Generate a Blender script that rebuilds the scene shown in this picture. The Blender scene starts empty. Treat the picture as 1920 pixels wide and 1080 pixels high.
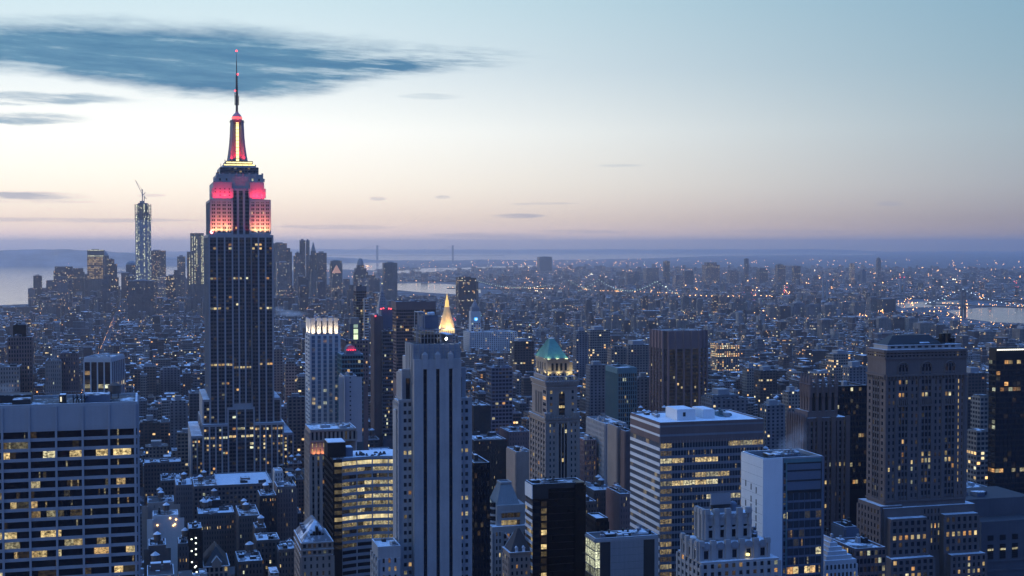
import bpy, math, random
import numpy as np
from mathutils import Vector
random.seed(7)
R = random.random
def RU(a, b): return a + (b - a) * random.random()
S = bpy.context.scene
COL = S.collection

# ------------------------------------------------------------------ camera
HAZE = 0.00005
F, HZ, EYE = 2520.0, 462.0, 250.0          # focal length and horizon row (1920-wide picture), eye height in metres
PITCH = math.atan((540 - HZ) / F)
CP, SP = math.cos(PITCH), math.sin(PITCH)
cam = bpy.data.cameras.new('camera'); cam.sensor_width = 36; cam.lens = 36 * F / 1920
cam.clip_start = 1; cam.clip_end = 300000
camo = bpy.data.objects.new('camera', cam); COL.objects.link(camo)
camo.location = (0, 0, EYE); camo.rotation_euler = (math.pi / 2 - PITCH, 0, 0)
S.camera = camo

# ------------------------------------------------------------------ render settings
S.view_settings.view_transform = 'Standard'; S.view_settings.look = 'None'
S.view_settings.exposure = 0.0; S.view_settings.gamma = 1.0
c = S.cycles
c.max_bounces = 4; c.diffuse_bounces = 2; c.glossy_bounces = 2; c.transmission_bounces = 2
c.volume_bounces = 1; c.transparent_max_bounces = 6
c.caustics_reflective = False; c.caustics_refractive = False
c.sample_clamp_indirect = 4.0
c.use_denoising = True
c.volume_max_steps = 256

# ------------------------------------------------------------------ node helpers
class NT:
    def __init__(s, tree): s.t = tree; s.n = tree.nodes; s.l = tree.links
    def new(s, kind, **kw):
        n = s.n.new(kind)
        for k, v in kw.items(): setattr(n, k, v)
        return n
    def put(s, sock, v):
        if v is None: return
        if isinstance(v, bpy.types.NodeSocket): s.l.new(v, sock)
        else: sock.default_value = v
    def math(s, op, a, b=None, c=None, clamp=False):
        n = s.new('ShaderNodeMath', operation=op); n.use_clamp = clamp
        s.put(n.inputs[0], a); s.put(n.inputs[1], b); s.put(n.inputs[2], c)
        return n.outputs[0]
    def vmath(s, op, a, b=None):
        n = s.new('ShaderNodeVectorMath', operation=op)
        s.put(n.inputs[0], a); s.put(n.inputs[1], b)
        return n.outputs['Value'] if op in ('DOT_PRODUCT', 'LENGTH') else n.outputs[0]
    def comb(s, x=0.0, y=0.0, z=0.0):
        n = s.new('ShaderNodeCombineXYZ')
        s.put(n.inputs[0], x); s.put(n.inputs[1], y); s.put(n.inputs[2], z)
        return n.outputs[0]
    def sep(s, v):
        n = s.new('ShaderNodeSeparateXYZ'); s.put(n.inputs[0], v); return n.outputs
    def smooth(s, v, a, b, t0=0.0, t1=1.0):
        n = s.new('ShaderNodeMapRange', interpolation_type='SMOOTHSTEP')
        for i, x in enumerate((v, a, b, t0, t1)): s.put(n.inputs[i], x)
        return n.outputs[0]
    def noise(s, vec, scale, detail=3.0, rough=0.5):
        n = s.new('ShaderNodeTexNoise'); s.put(n.inputs['Vector'], vec)
        s.put(n.inputs['Scale'], scale); s.put(n.inputs['Detail'], detail); s.put(n.inputs['Roughness'], rough)
        return n.outputs['Fac']
    def white(s, vec):
        n = s.new('ShaderNodeTexWhiteNoise', noise_dimensions='3D'); s.put(n.inputs['Vector'], vec)
        return n.outputs['Value'], n.outputs['Color']
    def ramp(s, fac, stops, interp='LINEAR'):
        n = s.new('ShaderNodeValToRGB'); r = n.color_ramp; r.interpolation = interp
        while len(r.elements) < len(stops): r.elements.new(0.5)
        for e, (p, col) in zip(r.elements, stops): e.position = p; e.color = (*col, 1)
        s.put(n.inputs[0], fac); return n.outputs[0]
    def mix(s, fac, a, b, blend='MIX'):
        n = s.new('ShaderNodeMix', data_type='RGBA', blend_type=blend)
        s.put(n.inputs[0], fac)
        for i, v in ((6, a), (7, b)):
            if isinstance(v, tuple) and len(v) == 3: v = (*v, 1)
            s.put(n.inputs[i], v)
        return n.outputs[2]
    def attr(s, name):
        n = s.new('ShaderNodeAttribute', attribute_name=name); return n.outputs['Fac']

# ------------------------------------------------------------------ world: dusk sky
GLOW_AZ = math.radians(-60.0)                              # the middle of the glow
SUN_AZ, SUN_EL = math.radians(-82.0), math.radians(8.0)     # the warm light from where the sun went down
w = bpy.data.worlds.new('World'); S.world = w; w.use_nodes = True
n = NT(w.node_tree); n.n.clear()
d = n.new('ShaderNodeTexCoord').outputs['Generated']
dx, dy, dz = n.sep(d)
el = n.math('MAXIMUM', dz, 0.0)
t = n.math('SQRT', el)
front = n.ramp(t, [(0, (.95, .72, .60)), (.045, (1.10, .82, .64)), (.093, (1.24, .90, .68)), (.143, (1.22, .97, .74)),
                   (.21, (1.22, 1.10, .92)), (.29, (1.17, 1.16, 1.08)), (.36, (.82, .91, .94)), (.425, (.64, .82, .88)),
                   (.60, (.33, .60, 1.02)), (1, (.15, .44, 1.35))])
side = n.ramp(t, [(0, (.25, .17, .13)), (.093, (.30, .225, .20)), (.143, (.30, .27, .29)), (.21, (.33, .365, .41)),
                  (.29, (.29, .40, .47)), (.36, (.24, .40, .50)), (.425, (.20, .38, .51)), (.60, (.21, .46, .92)), (1, (.15, .44, 1.35))])
hx = n.math('SQRT', n.math('ADD', n.math('MULTIPLY', dx, dx), n.math('MULTIPLY', dy, dy)))
ca = n.math('DIVIDE', n.math('ADD', n.math('MULTIPLY', dx, math.sin(SUN_AZ)), n.math('MULTIPLY', dy, math.cos(SUN_AZ))), n.math('MAXIMUM', hx, 1e-4))
ang = n.math('ARCCOSINE', n.math('MINIMUM', n.math('MAXIMUM', ca, -1.0), 1.0))
ca2 = n.math('DIVIDE', n.math('ADD', n.math('MULTIPLY', dx, math.sin(GLOW_AZ)), n.math('MULTIPLY', dy, math.cos(GLOW_AZ))), n.math('MAXIMUM', hx, 1e-4))
ang2 = n.math('ARCCOSINE', n.math('MINIMUM', n.math('MAXIMUM', ca2, -1.0), 1.0))
m1 = n.smooth(ang2, math.radians(45), math.radians(91))
sky = n.mix(m1, front, side)
m2 = n.smooth(ang2, math.radians(88), math.radians(130))
m2 = n.math('MULTIPLY', m2, n.smooth(t, .88, .58))
sky = n.mix(1.0, sky, n.mix(m2, (1.0, 1.0, 1.0), (.09, .16, .55)), 'MULTIPLY')
gl = n.smooth(t, .15, .06, 1.0, 1.3)
sky = n.mix(1.0, sky, n.comb(gl, gl, gl), 'MULTIPLY')
# clouds, laid out by compass bearing (A) and elevation (E), both in units of 1/2520 rad
A = n.math('MULTIPLY', n.math('ARCTAN2', dx, dy), F)
E = n.math('MULTIPLY', n.math('ARCSINE', dz), F)
nv = n.comb(n.math('MULTIPLY', A, .0045), n.math('MULTIPLY', E, .022), 3.0)
nz = n.noise(nv, 1.0, 6.0, .62)
nv2 = n.comb(n.math('MULTIPLY', A, .0042), n.math('MULTIPLY', n.math('ADD', E, n.math('MULTIPLY', A, .05)), .045), 9.0)
st = n.noise(nv2, 1.0, 7.0, .66)
E2 = n.math('ADD', E, n.math('ADD', n.math('MULTIPLY', n.math('SUBTRACT', nz, .5), 40.0), n.math('MULTIPLY', n.math('SUBTRACT', n.noise(n.comb(n.math('MULTIPLY', A, .02), n.math('MULTIPLY', E, .09), 5.0), 1.0, 4.0, .65), .5), 16.0)))
def curve(x, pts, lo, hi):
    """value at bearing x through (bearing, elevation) points"""
    fc = n.new('ShaderNodeFloatCurve'); cu = fc.mapping.curves[0]
    q = [((a - lo) / (hi - lo), b / 500.0) for a, b in pts]
    cu.points[0].location = q[0]; cu.points[-1].location = q[-1]
    for p in q[1:-1]: cu.points.new(*p)
    fc.mapping.update()
    n.put(fc.inputs['Value'], n.math('DIVIDE', n.math('SUBTRACT', x, lo), hi - lo))
    return n.math('MULTIPLY', fc.outputs[0], 500.0)
up = curve(A, [(-1400, 388), (-960, 394), (-810, 400), (-660, 404), (-540, 400), (-400, 392), (-260, 377), (-110, 366), (0, 358), (40, 350), (300, 330)], -1400, 300)
lo = curve(A, [(-1400, 320), (-960, 312), (-840, 302), (-710, 286), (-560, 274), (-440, 272), (-360, 280), (-300, 296), (-220, 312), (-110, 326), (0, 340), (40, 348), (300, 352)], -1400, 300)
den = n.math('MULTIPLY', n.smooth(n.math('SUBTRACT', up, E2), -14.0, 40.0), n.smooth(n.math('SUBTRACT', E2, lo), -14.0, 26.0))
thin = n.math('MULTIPLY', n.smooth(A, -520.0, 40.0, 0.0, .85), n.smooth(st, .40, .58))
den = n.math('MULTIPLY', den, n.math('SUBTRACT', n.math('SUBTRACT', 1.0, n.math('MULTIPLY', n.smooth(st, .46, .76), .55)), thin), clamp=True)
den = n.math('MULTIPLY', n.math('MULTIPLY', den, 1.2), n.smooth(A, 200.0, 110.0), clamp=True)
def streak(cx, cy, rx, ry, k):
    """a thin streak of cloud"""
    q = n.math('ADD', n.math('POWER', n.math('ABSOLUTE', n.math('DIVIDE', n.math('SUBTRACT', A, cx), rx)), 2.0),
               n.math('POWER', n.math('ABSOLUTE', n.math('DIVIDE', n.math('SUBTRACT', n.math('ADD', E, n.math('MULTIPLY', n.math('SUBTRACT', nz, .5), ry * 2.6)), cy), ry)), 2.0))
    return n.math('MULTIPLY', n.smooth(q, 1.1, .25), n.math('MULTIPLY', n.smooth(st, .30, .60), k))
for a in ((-900, 260, 240, 12, .75), (-900, 222, 150, 17, .8), (-880, 89, 120, 8, .75), (-900, 80, 170, 4, .45), (-800, 47, 260, 5, .4),
          (-330, 36, 130, 5, .35), (-60, 20, 160, 6, .35), (10, 57, 60, 5, .6), (60, 80, 70, 3, .35), (-250, 89, 18, 5, .6), (-130, 92, 18, 4, .5),
          (690, 77, 28, 5, .4), (520, 28, 150, 3, .25), (-150, 278, 70, 6, .25), (200, 150, 50, 3, .2), (-660, 92, 30, 3, .3), (150, 28, 130, 4, .3)):
    den = n.math('MAXIMUM', den, streak(*a))
front_only = n.smooth(dy, .2, .6)
den = n.math('MULTIPLY', den, front_only)
lowc = n.smooth(E, 60.0, 200.0)
ccol = n.mix(lowc, (.36, .37, .48), n.mix(n.smooth(st, .36, .62), (.05, .19, .35), (.11, .28, .43)))
sky = n.mix(n.math('MULTIPLY', den, .97), sky, ccol)
nish = n.new('ShaderNodeTexSky', sky_type='NISHITA', sun_disc=False)
nish.sun_elevation = SUN_EL; nish.sun_rotation = SUN_AZ
nish.altitude = 250
sky = n.mix(1.0, sky, n.mix(1.0, nish.outputs[0], (.004, .004, .004), 'MULTIPLY'), 'ADD')
bg = n.new('ShaderNodeBackground'); n.put(bg.inputs[0], sky); bg.inputs[1].default_value = 1.0
n.l.new(bg.outputs[0], n.new('ShaderNodeOutputWorld').inputs[0])
w.cycles.sampling_method = 'MANUAL'; w.cycles.sample_map_resolution = 512

sun = bpy.data.lights.new('sun', 'SUN'); sun.energy = 0.5; sun.angle = math.radians(25); sun.color = (1, .84, .74)
so = bpy.data.objects.new('sun', sun); COL.objects.link(so)
sd = Vector((math.sin(SUN_AZ) * math.cos(SUN_EL), math.cos(SUN_AZ) * math.cos(SUN_EL), math.sin(SUN_EL)))
so.rotation_euler = sd.to_track_quat('Z', 'Y').to_euler()

# ------------------------------------------------------------------ picture <-> place
def W(px, py, Y):
    a, b = (px - 960) / F, (540 - py) / F
    t = Y / (CP + b * SP)
    return (t * a, Y, EYE + t * (b * CP - SP))
def proj(x, y, z):
    dz = z - EYE; dep = y * CP - dz * SP
    return 960 + F * x / dep, 540 - F * (y * SP + dz * CP) / dep, dep
def ground(px, py, z=0.0):
    a, b = (px - 960) / F, (540 - py) / F
    t = (z - EYE) / (b * CP - SP)
    return (t * a, t * (CP + b * SP), z)
G = math.radians(15.3)                     # turn of the street grid
def grid2w(u, v, g=G): return (u * math.cos(g) - v * math.sin(g), u * math.sin(g) + v * math.cos(g))
def w2grid(x, y, g=G): return (x * math.cos(g) + y * math.sin(g), -x * math.sin(g) + y * math.cos(g))

# ------------------------------------------------------------------ mesh builder
class MB:
    def __init__(s): s.v = []; s.f = []; s.m = []; s.a = []; s.b = []
    def face(s, pts, m=0, a=0.0, b=0.0):
        i = len(s.v); s.v.extend(pts); s.f.append(tuple(range(i, i + len(pts)))); s.m.append(m); s.a.append(a); s.b.append(b)
    def box(s, x0, x1, y0, y1, z0, z1, m=0, a=0.0, b=0.0, top=True, mt=None):
        i = len(s.v)
        s.v.extend(((x0, y0, z0), (x1, y0, z0), (x1, y1, z0), (x0, y1, z0), (x0, y0, z1), (x1, y0, z1), (x1, y1, z1), (x0, y1, z1)))
        fs = [(0, 1, 5, 4), (1, 2, 6, 5), (2, 3, 7, 6), (3, 0, 4, 7)] + ([(4, 5, 6, 7)] if top else [])
        for k, q in enumerate(fs):
            s.f.append(tuple(i + j for j in q)); s.m.append(mt if (k == 4 and mt is not None) else m); s.a.append(a); s.b.append(b)
    def fullbox(s, x0, x1, y0, y1, z0, z1, m=0, a=0.0, b=0.0):
        s.box(x0, x1, y0, y1, z0, z1, m, a, b); i = len(s.v) - 8
        s.f.append((i + 3, i + 2, i + 1, i)); s.m.append(m); s.a.append(a); s.b.append(b)
    def loft(s, rings, m=0, cap=True, a=0.0, b=0.0, close=True):
        k = len(rings[0]); i = len(s.v)
        for r in rings: s.v.extend(r)
        for j in range(len(rings) - 1):
            for q in range(k if close else k - 1):
                s.f.append((i + j * k + q, i + j * k + (q + 1) % k, i + (j + 1) * k + (q + 1) % k, i + (j + 1) * k + q)); s.m.append(m); s.a.append(a); s.b.append(b)
        if cap:
            o = i + (len(rings) - 1) * k
            s.f.append(tuple(range(o, o + k))); s.m.append(m); s.a.append(a); s.b.append(b)
    def lathe(s, prof, cx=0, cy=0, k=12, m=0, ph=0.0):
        s.loft([[(cx + r * math.cos(ph + 2 * math.pi * q / k), cy + r * math.sin(ph + 2 * math.pi * q / k), z) for q in range(k)] for r, z in prof], m)
    def hip(s, x0, x1, y0, y1, z0, z1, tx=.5, ty=.5, m=0):
        """frustum roof; tx, ty: how far the top is drawn in, as shares of half the sides"""
        ax, ay = (x1 - x0) / 2 * tx, (y1 - y0) / 2 * ty
        s.loft([[(x0, y0, z0), (x1, y0, z0), (x1, y1, z0), (x0, y1, z0)], [(x0 + ax, y0 + ay, z1), (x1 - ax, y0 + ay, z1), (x1 - ax, y1 - ay, z1), (x0 + ax, y1 - ay, z1)]], m)
    def bar(s, p, q, r, m=0, k=4, r2=None):
        p, q = Vector(p), Vector(q); dd = (q - p).normalized()
        u = dd.orthogonal().normalized(); v = dd.cross(u)
        ring = lambda c, rr: [tuple(c + u * (rr * math.cos(2 * math.pi * j / k + .78)) + v * (rr * math.sin(2 * math.pi * j / k + .78))) for j in range(k)]
        s.loft([ring(p, r), ring(q, r if r2 is None else r2)], m)
    def build(s, name, mats, parent=None, loc=None, rot=None, smooth=False):
        me = bpy.data.meshes.new(name); me.from_pydata(s.v, [], s.f)
        if not isinstance(mats, (list, tuple)): mats = [mats]
        for x in mats: me.materials.append(x)
        nf = len(s.f)
        if len(mats) > 1: me.polygons.foreach_set('material_index', np.array(s.m, dtype=np.int32))
        for nm, arr in (('lit', s.a), ('tone', s.b)):
            at = me.attributes.new(nm, 'FLOAT', 'FACE'); at.data.foreach_set('value', np.array(arr, dtype=np.float32))
        if smooth: me.polygons.foreach_set('use_smooth', np.ones(nf, dtype=bool))
        me.update()
        return link(name, me, parent, loc, rot)
def link(name, me, parent=None, loc=None, rot=None):
    o = bpy.data.objects.new(name, me); COL.objects.link(o)
    if parent is not None: o.parent = parent
    if loc is not None: o.location = loc
    if rot is not None: o.rotation_euler = (0, 0, rot)
    return o
def tag(o, label=None, cat=None, group=None, kind=None):
    for k, v in (('label', label), ('category', cat), ('group', group), ('kind', kind)):
        if v: o[k] = v
    return o

# ------------------------------------------------------------------ materials
def mat(name):
    m = bpy.data.materials.new(name); m.use_nodes = True
    nt = NT(m.node_tree); bsdf = nt.n['Principled BSDF']
    return m, nt, bsdf
def masonry(name, rgb, var=.22, rough=.9, streak=True):
    m, t, b = mat(name)
    o = t.new('ShaderNodeTexCoord').outputs['Object']
    x, y, z = t.sep(o)
    a = t.noise(o, .09, 5.0, .6)
    s2 = t.noise(t.comb(t.math('MULTIPLY', x, .8), t.math('MULTIPLY', y, .8), t.math('MULTIPLY', z, .05)), 1.0, 3.0, .6)
    fine = t.noise(o, 1.7, 2.0, .5)
    f = t.math('ADD', t.math('MULTIPLY', a, .45), t.math('ADD', t.math('MULTIPLY', s2, .35), t.math('MULTIPLY', fine, .2)))
    col = t.ramp(f, [(.3, tuple(q * (1 - var) for q in rgb)), (.7, tuple(min(q * (1 + var), .9) for q in rgb))])
    t.put(b.inputs['Base Color'], col); b.inputs['Roughness'].default_value = rough
    b.inputs['Specular IOR Level'].default_value = .25
    return m
def glazing(name, rgb, rough=.12, spec=.5, wav=.02):
    m, t, b = mat(name)
    o = t.new('ShaderNodeTexCoord').outputs['Object']
    a = t.noise(o, .35, 3.0, .6)
    t.put(b.inputs['Base Color'], t.ramp(a, [(.3, tuple(q * .7 for q in rgb)), (.7, tuple(q * 1.3 for q in rgb))]))
    b.inputs['Roughness'].default_value = rough; b.inputs['Specular IOR Level'].default_value = spec
    return m
def lamp_mat(name, rgb, k):
    m, t, b = mat(name)
    b.inputs['Base Color'].default_value = (*rgb, 1); b.inputs['Emission Color'].default_value = (*rgb, 1); b.inputs['Emission Strength'].default_value = k
    m.cycles.emission_sampling = 'NONE'
    return m
def window_mat(name, base=(.012, .016, .026), rough=.1, power=1.0, cell=.55, rooms=False):
    """glass pane: face attribute lit = brightness of the room behind, tone = colour of its lamps"""
    m, t, b = mat(name)
    o = t.new('ShaderNodeTexCoord').outputs['Object']
    rnd = t.new('ShaderNodeObjectInfo').outputs['Random']
    o2 = t.vmath('ADD', o, t.comb(t.math('MULTIPLY', rnd, 91.0), t.math('MULTIPLY', rnd, 37.0), t.math('MULTIPLY', rnd, 53.0)))
    x, y, z = t.sep(o2)
    blob = t.noise(t.vmath('MULTIPLY', o2, (1, 1, 1.5)), cell, 4.0, .65)
    col_ = t.white(t.comb(t.math('FLOOR', t.math('MULTIPLY', x, .7)), t.math('FLOOR', t.math('MULTIPLY', y, .7)), 0.0))[0]
    pat = t.math('MULTIPLY', t.smooth(blob, .28, .66, .2, 1.3), t.math('ADD', t.math('MULTIPLY', col_, .5), .6))
    if rooms:      # rooms: dark patches of furniture and blinds inside the lit strips, slivers of light in the dark ones
        pat = t.math('MULTIPLY', pat, t.smooth(t.noise(t.vmath('MULTIPLY', o2, (.8, .8, 1.3)), .9, 5.0, .75), .36, .52, .12, 1.15))
        sl = t.white(t.comb(t.math('FLOOR', t.math('MULTIPLY', x, 1.6)), t.math('FLOOR', t.math('MULTIPLY', y, 1.6)), t.math('FLOOR', t.math('MULTIPLY', rnd, 50.0))))
        pat2 = t.math('MULTIPLY', t.math('GREATER_THAN', sl[0], .965), t.math('MULTIPLY', t.smooth(blob, .4, .62), .30))
    lit, tone = t.attr('lit'), t.attr('tone')
    ec = t.ramp(tone, [(0, (1, .50, .16)), (.5, (1, .74, .33)), (1, (.93, .97, .66))])
    t.put(b.inputs['Base Color'], (*base, 1)); b.inputs['Roughness'].default_value = rough; b.inputs['Specular IOR Level'].default_value = .45
    t.put(b.inputs['Emission Color'], ec); em = t.math('MULTIPLY', t.math('MULTIPLY', lit, pat), power)
    if rooms: em = t.math('ADD', em, pat2)
    t.put(b.inputs['Emission Strength'], em)
    m.cycles.emission_sampling = 'NONE'
    return m
def snow_roof(name, dark=(.05, .05, .055), cover=.5, scale=.07):
    m, t, b = mat(name)
    g = t.new('ShaderNodeNewGeometry').outputs['Position']
    tone = t.attr('tone')
    a = t.noise(g, scale, 5.0, .65); e = t.noise(g, scale * 6, 3.0, .6)
    f = t.math('ADD', t.math('ADD', t.math('MULTIPLY', a, .75), t.math('MULTIPLY', e, .25)), t.math('MULTIPLY', t.math('SUBTRACT', tone, .5), .35))
    s = t.smooth(f, .62 - cover * .3, .72 - cover * .3)
    sn = t.ramp(e, [(.3, (.62, .66, .70)), (.7, (.84, .86, .88))])
    t.put(b.inputs['Base Color'], t.mix(s, dark, sn)); b.inputs['Roughness'].default_value = .8
    return m
def city_wall(name):
    """wall of the smaller buildings with its rows of windows; face attribute tone picks colour and window rhythm"""
    m, t, b = mat(name)
    o = t.new('ShaderNodeTexCoord').outputs['Object']; x, y, z = t.sep(o)
    vt = t.new('ShaderNodeVectorTransform', vector_type='NORMAL', convert_from='WORLD', convert_to='OBJECT')
    t.put(vt.inputs[0], t.new('ShaderNodeNewGeometry').outputs['True Normal'])
    nx, ny, nzz = t.sep(vt.outputs[0])
    sx = t.math('GREATER_THAN', t.math('ABSOLUTE', nx), .5)
    u = t.math('ADD', t.math('MULTIPLY', y, sx), t.math('MULTIPLY', x, t.math('SUBTRACT', 1.0, sx)))
    tone = t.attr('tone'); lit = t.attr('lit')
    h1 = t.math('FRACT', t.math('MULTIPLY', tone, 7.31)); h2 = t.math('FRACT', t.math('MULTIPLY', tone, 13.7)); h3 = t.math('FRACT', t.math('MULTIPLY', tone, 29.3))
    bw = t.math('ADD', 2.2, t.math('MULTIPLY', h1, 2.4)); fh = t.math('ADD', 3.2, t.math('MULTIPLY', h2, .8))
    cu, cz = t.math('DIVIDE', u, bw), t.math('DIVIDE', z, fh)
    fu, fz = t.math('FRACT', cu), t.math('FRACT', cz)
    ww = t.math('ADD', .22, t.math('MULTIPLY', h3, .22))
    mu = t.math('LESS_THAN', t.math('ABSOLUTE', t.math('SUBTRACT', fu, .5)), ww)
    mz = t.math('LESS_THAN', t.math('ABSOLUTE', t.math('SUBTRACT', fz, .55)), .28)
    side = t.math('LESS_THAN', t.math('ABSOLUTE', nzz), .5)
    mask = t.math('MULTIPLY', t.math('MULTIPLY', mu, mz), side)
    fl = t.math('FLOOR', cz)
    r1, c1 = t.white(t.comb(t.math('FLOOR', cu), fl, t.math('ADD', t.math('MULTIPLY', tone, 97.0), t.math('MULTIPLY', sx, 5.0))))
    r2, _c = t.white(t.comb(fl, t.math('MULTIPLY', tone, 55.0), 2.0))
    p = t.math('MULTIPLY', lit, t.math('ADD', .5, t.math('MULTIPLY', t.math('GREATER_THAN', r2, .9), 3.0)))
    on = t.math('LESS_THAN', r1, p)
    tc = t.sep(c1)
    ec = t.ramp(tc[1], [(0, (1, .45, .13)), (.5, (1, .70, .30)), (1, (.95, .92, .62))])
    wall = t.ramp(tone, [(0, (.10, .085, .085)), (.12, (.20, .14, .125)), (.25, (.30, .26, .23)), (.38, (.12, .12, .14)), (.5, (.36, .32, .28)),
                         (.62, (.22, .17, .15)), (.72, (.25, .25, .27)), (.82, (.48, .46, .44)), (.9, (.15, .12, .12)), (1, (.55, .53, .5))], 'CONSTANT')
    dirt = t.noise(t.vmath('MULTIPLY', o, (1, 1, .25)), .12, 4.0, .6)
    wall = t.mix(1.0, wall, t.ramp(dirt, [(.3, (.36, .36, .36)), (.7, (.85, .85, .85))]), 'MULTIPLY')
    t.put(b.inputs['Base Color'], t.mix(mask, wall, (.02, .024, .034)))
    t.put(b.inputs['Roughness'], t.math('SUBTRACT', .9, t.math('MULTIPLY', mask, .7)))
    b.inputs['Specular IOR Level'].default_value = .35
    t.put(b.inputs['Emission Color'], ec)
    t.put(b.inputs['Emission Strength'], t.math('MULTIPLY', t.math('MULTIPLY', mask, on), t.math('ADD', .25, t.math('MULTIPLY', tc[2], 1.6))))
    m.cycles.emission_sampling = 'NONE'
    return m
M = {}
M['lime'] = masonry('limestone', (.36, .34, .33))
M['esb'] = masonry('grey limestone', (.33, .32, .32), .15)
M['esbsp'] = masonry('dark aluminium spandrel', (.075, .075, .085), .2, .5)
M['pale'] = masonry('pale stone', (.50, .49, .48), .12)
M['grace'] = masonry('travertine', (.37, .36, .36), .1)
M['brick'] = masonry('grey brick', (.33, .315, .31), .14)
M['tan'] = masonry('tan brick', (.30, .245, .21), .2)
M['umber'] = masonry('umber brick', (.15, .122, .116), .22)
M['darkbrick'] = masonry('sooty brick', (.095, .085, .085), .25)
M['slate'] = masonry('slate panels', (.19, .20, .225), .12, .5)
M['brown'] = masonry('brown brick', (.16, .115, .11), .2)
M['redbrown'] = masonry('red brown panels', (.22, .145, .14), .12)
M['dark'] = masonry('dark cladding', (.035, .036, .04), .2, .5)
M['black'] = masonry('black cladding', (.014, .014, .017), .2, .35)
M['metal'] = masonry('grey metal', (.26, .27, .29), .12, .5)
M['spandrel'] = masonry('dark spandrel metal', (.11, .112, .125), .2, .55)
M['white'] = masonry('white panels', (.70, .70, .70), .06, .7)
M['bluegrey'] = masonry('blue grey panels', (.12, .145, .19), .12, .45)
M['tealm'] = masonry('teal metal', (.10, .19, .21), .15, .5)
M['copper'] = masonry('green copper', (.115, .275, .24), .3, .7)
M['lead'] = masonry('grey standing seam', (.22, .245, .26), .18, .5)
M['gold'] = masonry('gilded tiles', (.78, .56, .26), .15, .5)
M['wood'] = masonry('tank wood', (.13, .10, .085), .25)
M['glass'] = glazing('dark glass', (.012, .015, .022))
M['glassb'] = glazing('blue glass', (.055, .085, .125), .09, .75)
M['glasst'] = glazing('teal glass', (.04, .10, .12), .09, .7)
M['blackglass'] = glazing('black glass', (.006, .006, .009), .25, .3)
M['win'] = window_mat('window pane')
M['winbig'] = window_mat('office window pane', (.008, .009, .014), .12, 1.15, .8, True)
M['winoffice'] = window_mat('ribbon window pane', (.035, .042, .055), .12, 1.1, .8, True)
M['winblue'] = window_mat('blue window pane', (.10, .14, .20), .1, 1.0, .8)
M['wintiny'] = window_mat('small window pane', power=1.15, cell=.2)
M['roof'] = snow_roof('snowy roof', cover=.36, scale=.11)
M['roofsnow'] = snow_roof('deep snow roof', (.16, .16, .17), 1.0)
M['roofdark'] = snow_roof('dark roof', cover=.15)
M['snow'] = snow_roof('snow', (.5, .52, .55), 1.1)
M['wall'] = city_wall('city wall')
M['lampw'] = lamp_mat('white lamp', (1, .93, .78), 9)
M['lampy'] = lamp_mat('yellow lamp', (1, .80, .28), 2.2)
M['lampr'] = lamp_mat('red lamp', (1, .05, .06), 5)
M['lampg'] = lamp_mat('green white lamp', (.75, 1, .85), 7)

# ------------------------------------------------------------------ the building kit
SITES = []            # landmarks: footprint in the street grid, visible columns, and the row down to which the photo shows them
class Bld:
    def __init__(s, name, label, pl, pc, pr, yt, D, d=None, rot=G, side='L', yb=1080, cat='building', ref=None, group=None, maxd=90):
        s.rot = rot; s.cg, s.sg = math.cos(rot), math.sin(rot)
        x, y, z = W(pc, yt, D)
        s.zt, s.D = z, D
        dep = proj(x, y, z)[2]
        lin = lambda px, ax, ay: (lambda k: (k * dep - x) / (ax - k * ay * CP))((px - 960) / F)
        if side == 'L':
            s.w = lin(pr, s.cg, s.sg)
            s.d = d if d is not None else min(max(lin(pl, -s.sg, s.cg), 8), maxd)
            s.x, s.y = x, y
        else:
            s.w = -lin(pl, s.cg, s.sg)
            s.d = d if d is not None else min(max(lin(pr, -s.sg, s.cg), 8), maxd)
            s.x, s.y = x - s.w * s.cg, y - s.w * s.sg
        s.dep = proj(s.x, s.y, z)[2]
        s.root = bpy.data.objects.new(name, None); COL.objects.link(s.root)
        s.root.empty_display_size = 5
        s.root.location = (s.x, s.y, 0); s.root.rotation_euler = (0, 0, rot)
        tag(s.root, label, cat, group)
        s.wins = []
        xs = [min(pl, pc), max(pr, pc)]
        cs = [w2grid(s.x + a * s.cg - b2 * s.sg, s.y + a * s.sg + b2 * s.cg) for a, b2 in ((0, 0), (s.w, 0), (s.w, s.d), (0, s.d))]
        s.site = dict(u0=min(q[0] for q in cs), u1=max(q[0] for q in cs), v0=min(q[1] for q in cs), v1=max(q[1] for q in cs), px0=xs[0], px1=xs[1], yt=yt, yb=yb, D=D, ref=ref)
        SITES.append(s.site)
    def z(s, py): return W(960, py, s.D)[2]
    def ux(s, px):
        k = (px - 960) / F
        return (k * s.dep - s.x) / (s.cg - k * s.sg * CP)
    def vx(s, px, x0=0.0):
        """depth along the left face that starts at local x0"""
        k = (px - 960) / F; X, Y = s.x + x0 * s.cg, s.dep + x0 * s.sg * CP
        return (k * Y - X) / (-s.sg - k * s.cg * CP)
    def part(s, name, mb, mats, smooth=False): return mb.build(name, mats, s.root, smooth=smooth)
def fpt(face, R_, u, o, z):
    x0, x1, y0, y1 = R_
    if face == 'F': return (x0 + u, y0 - o, z)
    if face == 'L': return (x0 - o, y0 + u, z)
    if face == 'R': return (x1 + o, y0 + u, z)
    return (x1 - u, y1 + o, z)
def flen(face, R_): return R_[1] - R_[0] if face in 'FB' else R_[3] - R_[2]
def fbox(mb, face, R_, u0, u1, o0, o1, z0, z1, m=0):
    e = RU(.002, .02)
    a, b = fpt(face, R_, u0 - e, o0, z0 - e), fpt(face, R_, u1 + e, o1 + e * .3, z1 + e)
    mb.fullbox(min(a[0], b[0]), max(a[0], b[0]), min(a[1], b[1]), max(a[1], b[1]), a[2], b[2], m)
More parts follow.
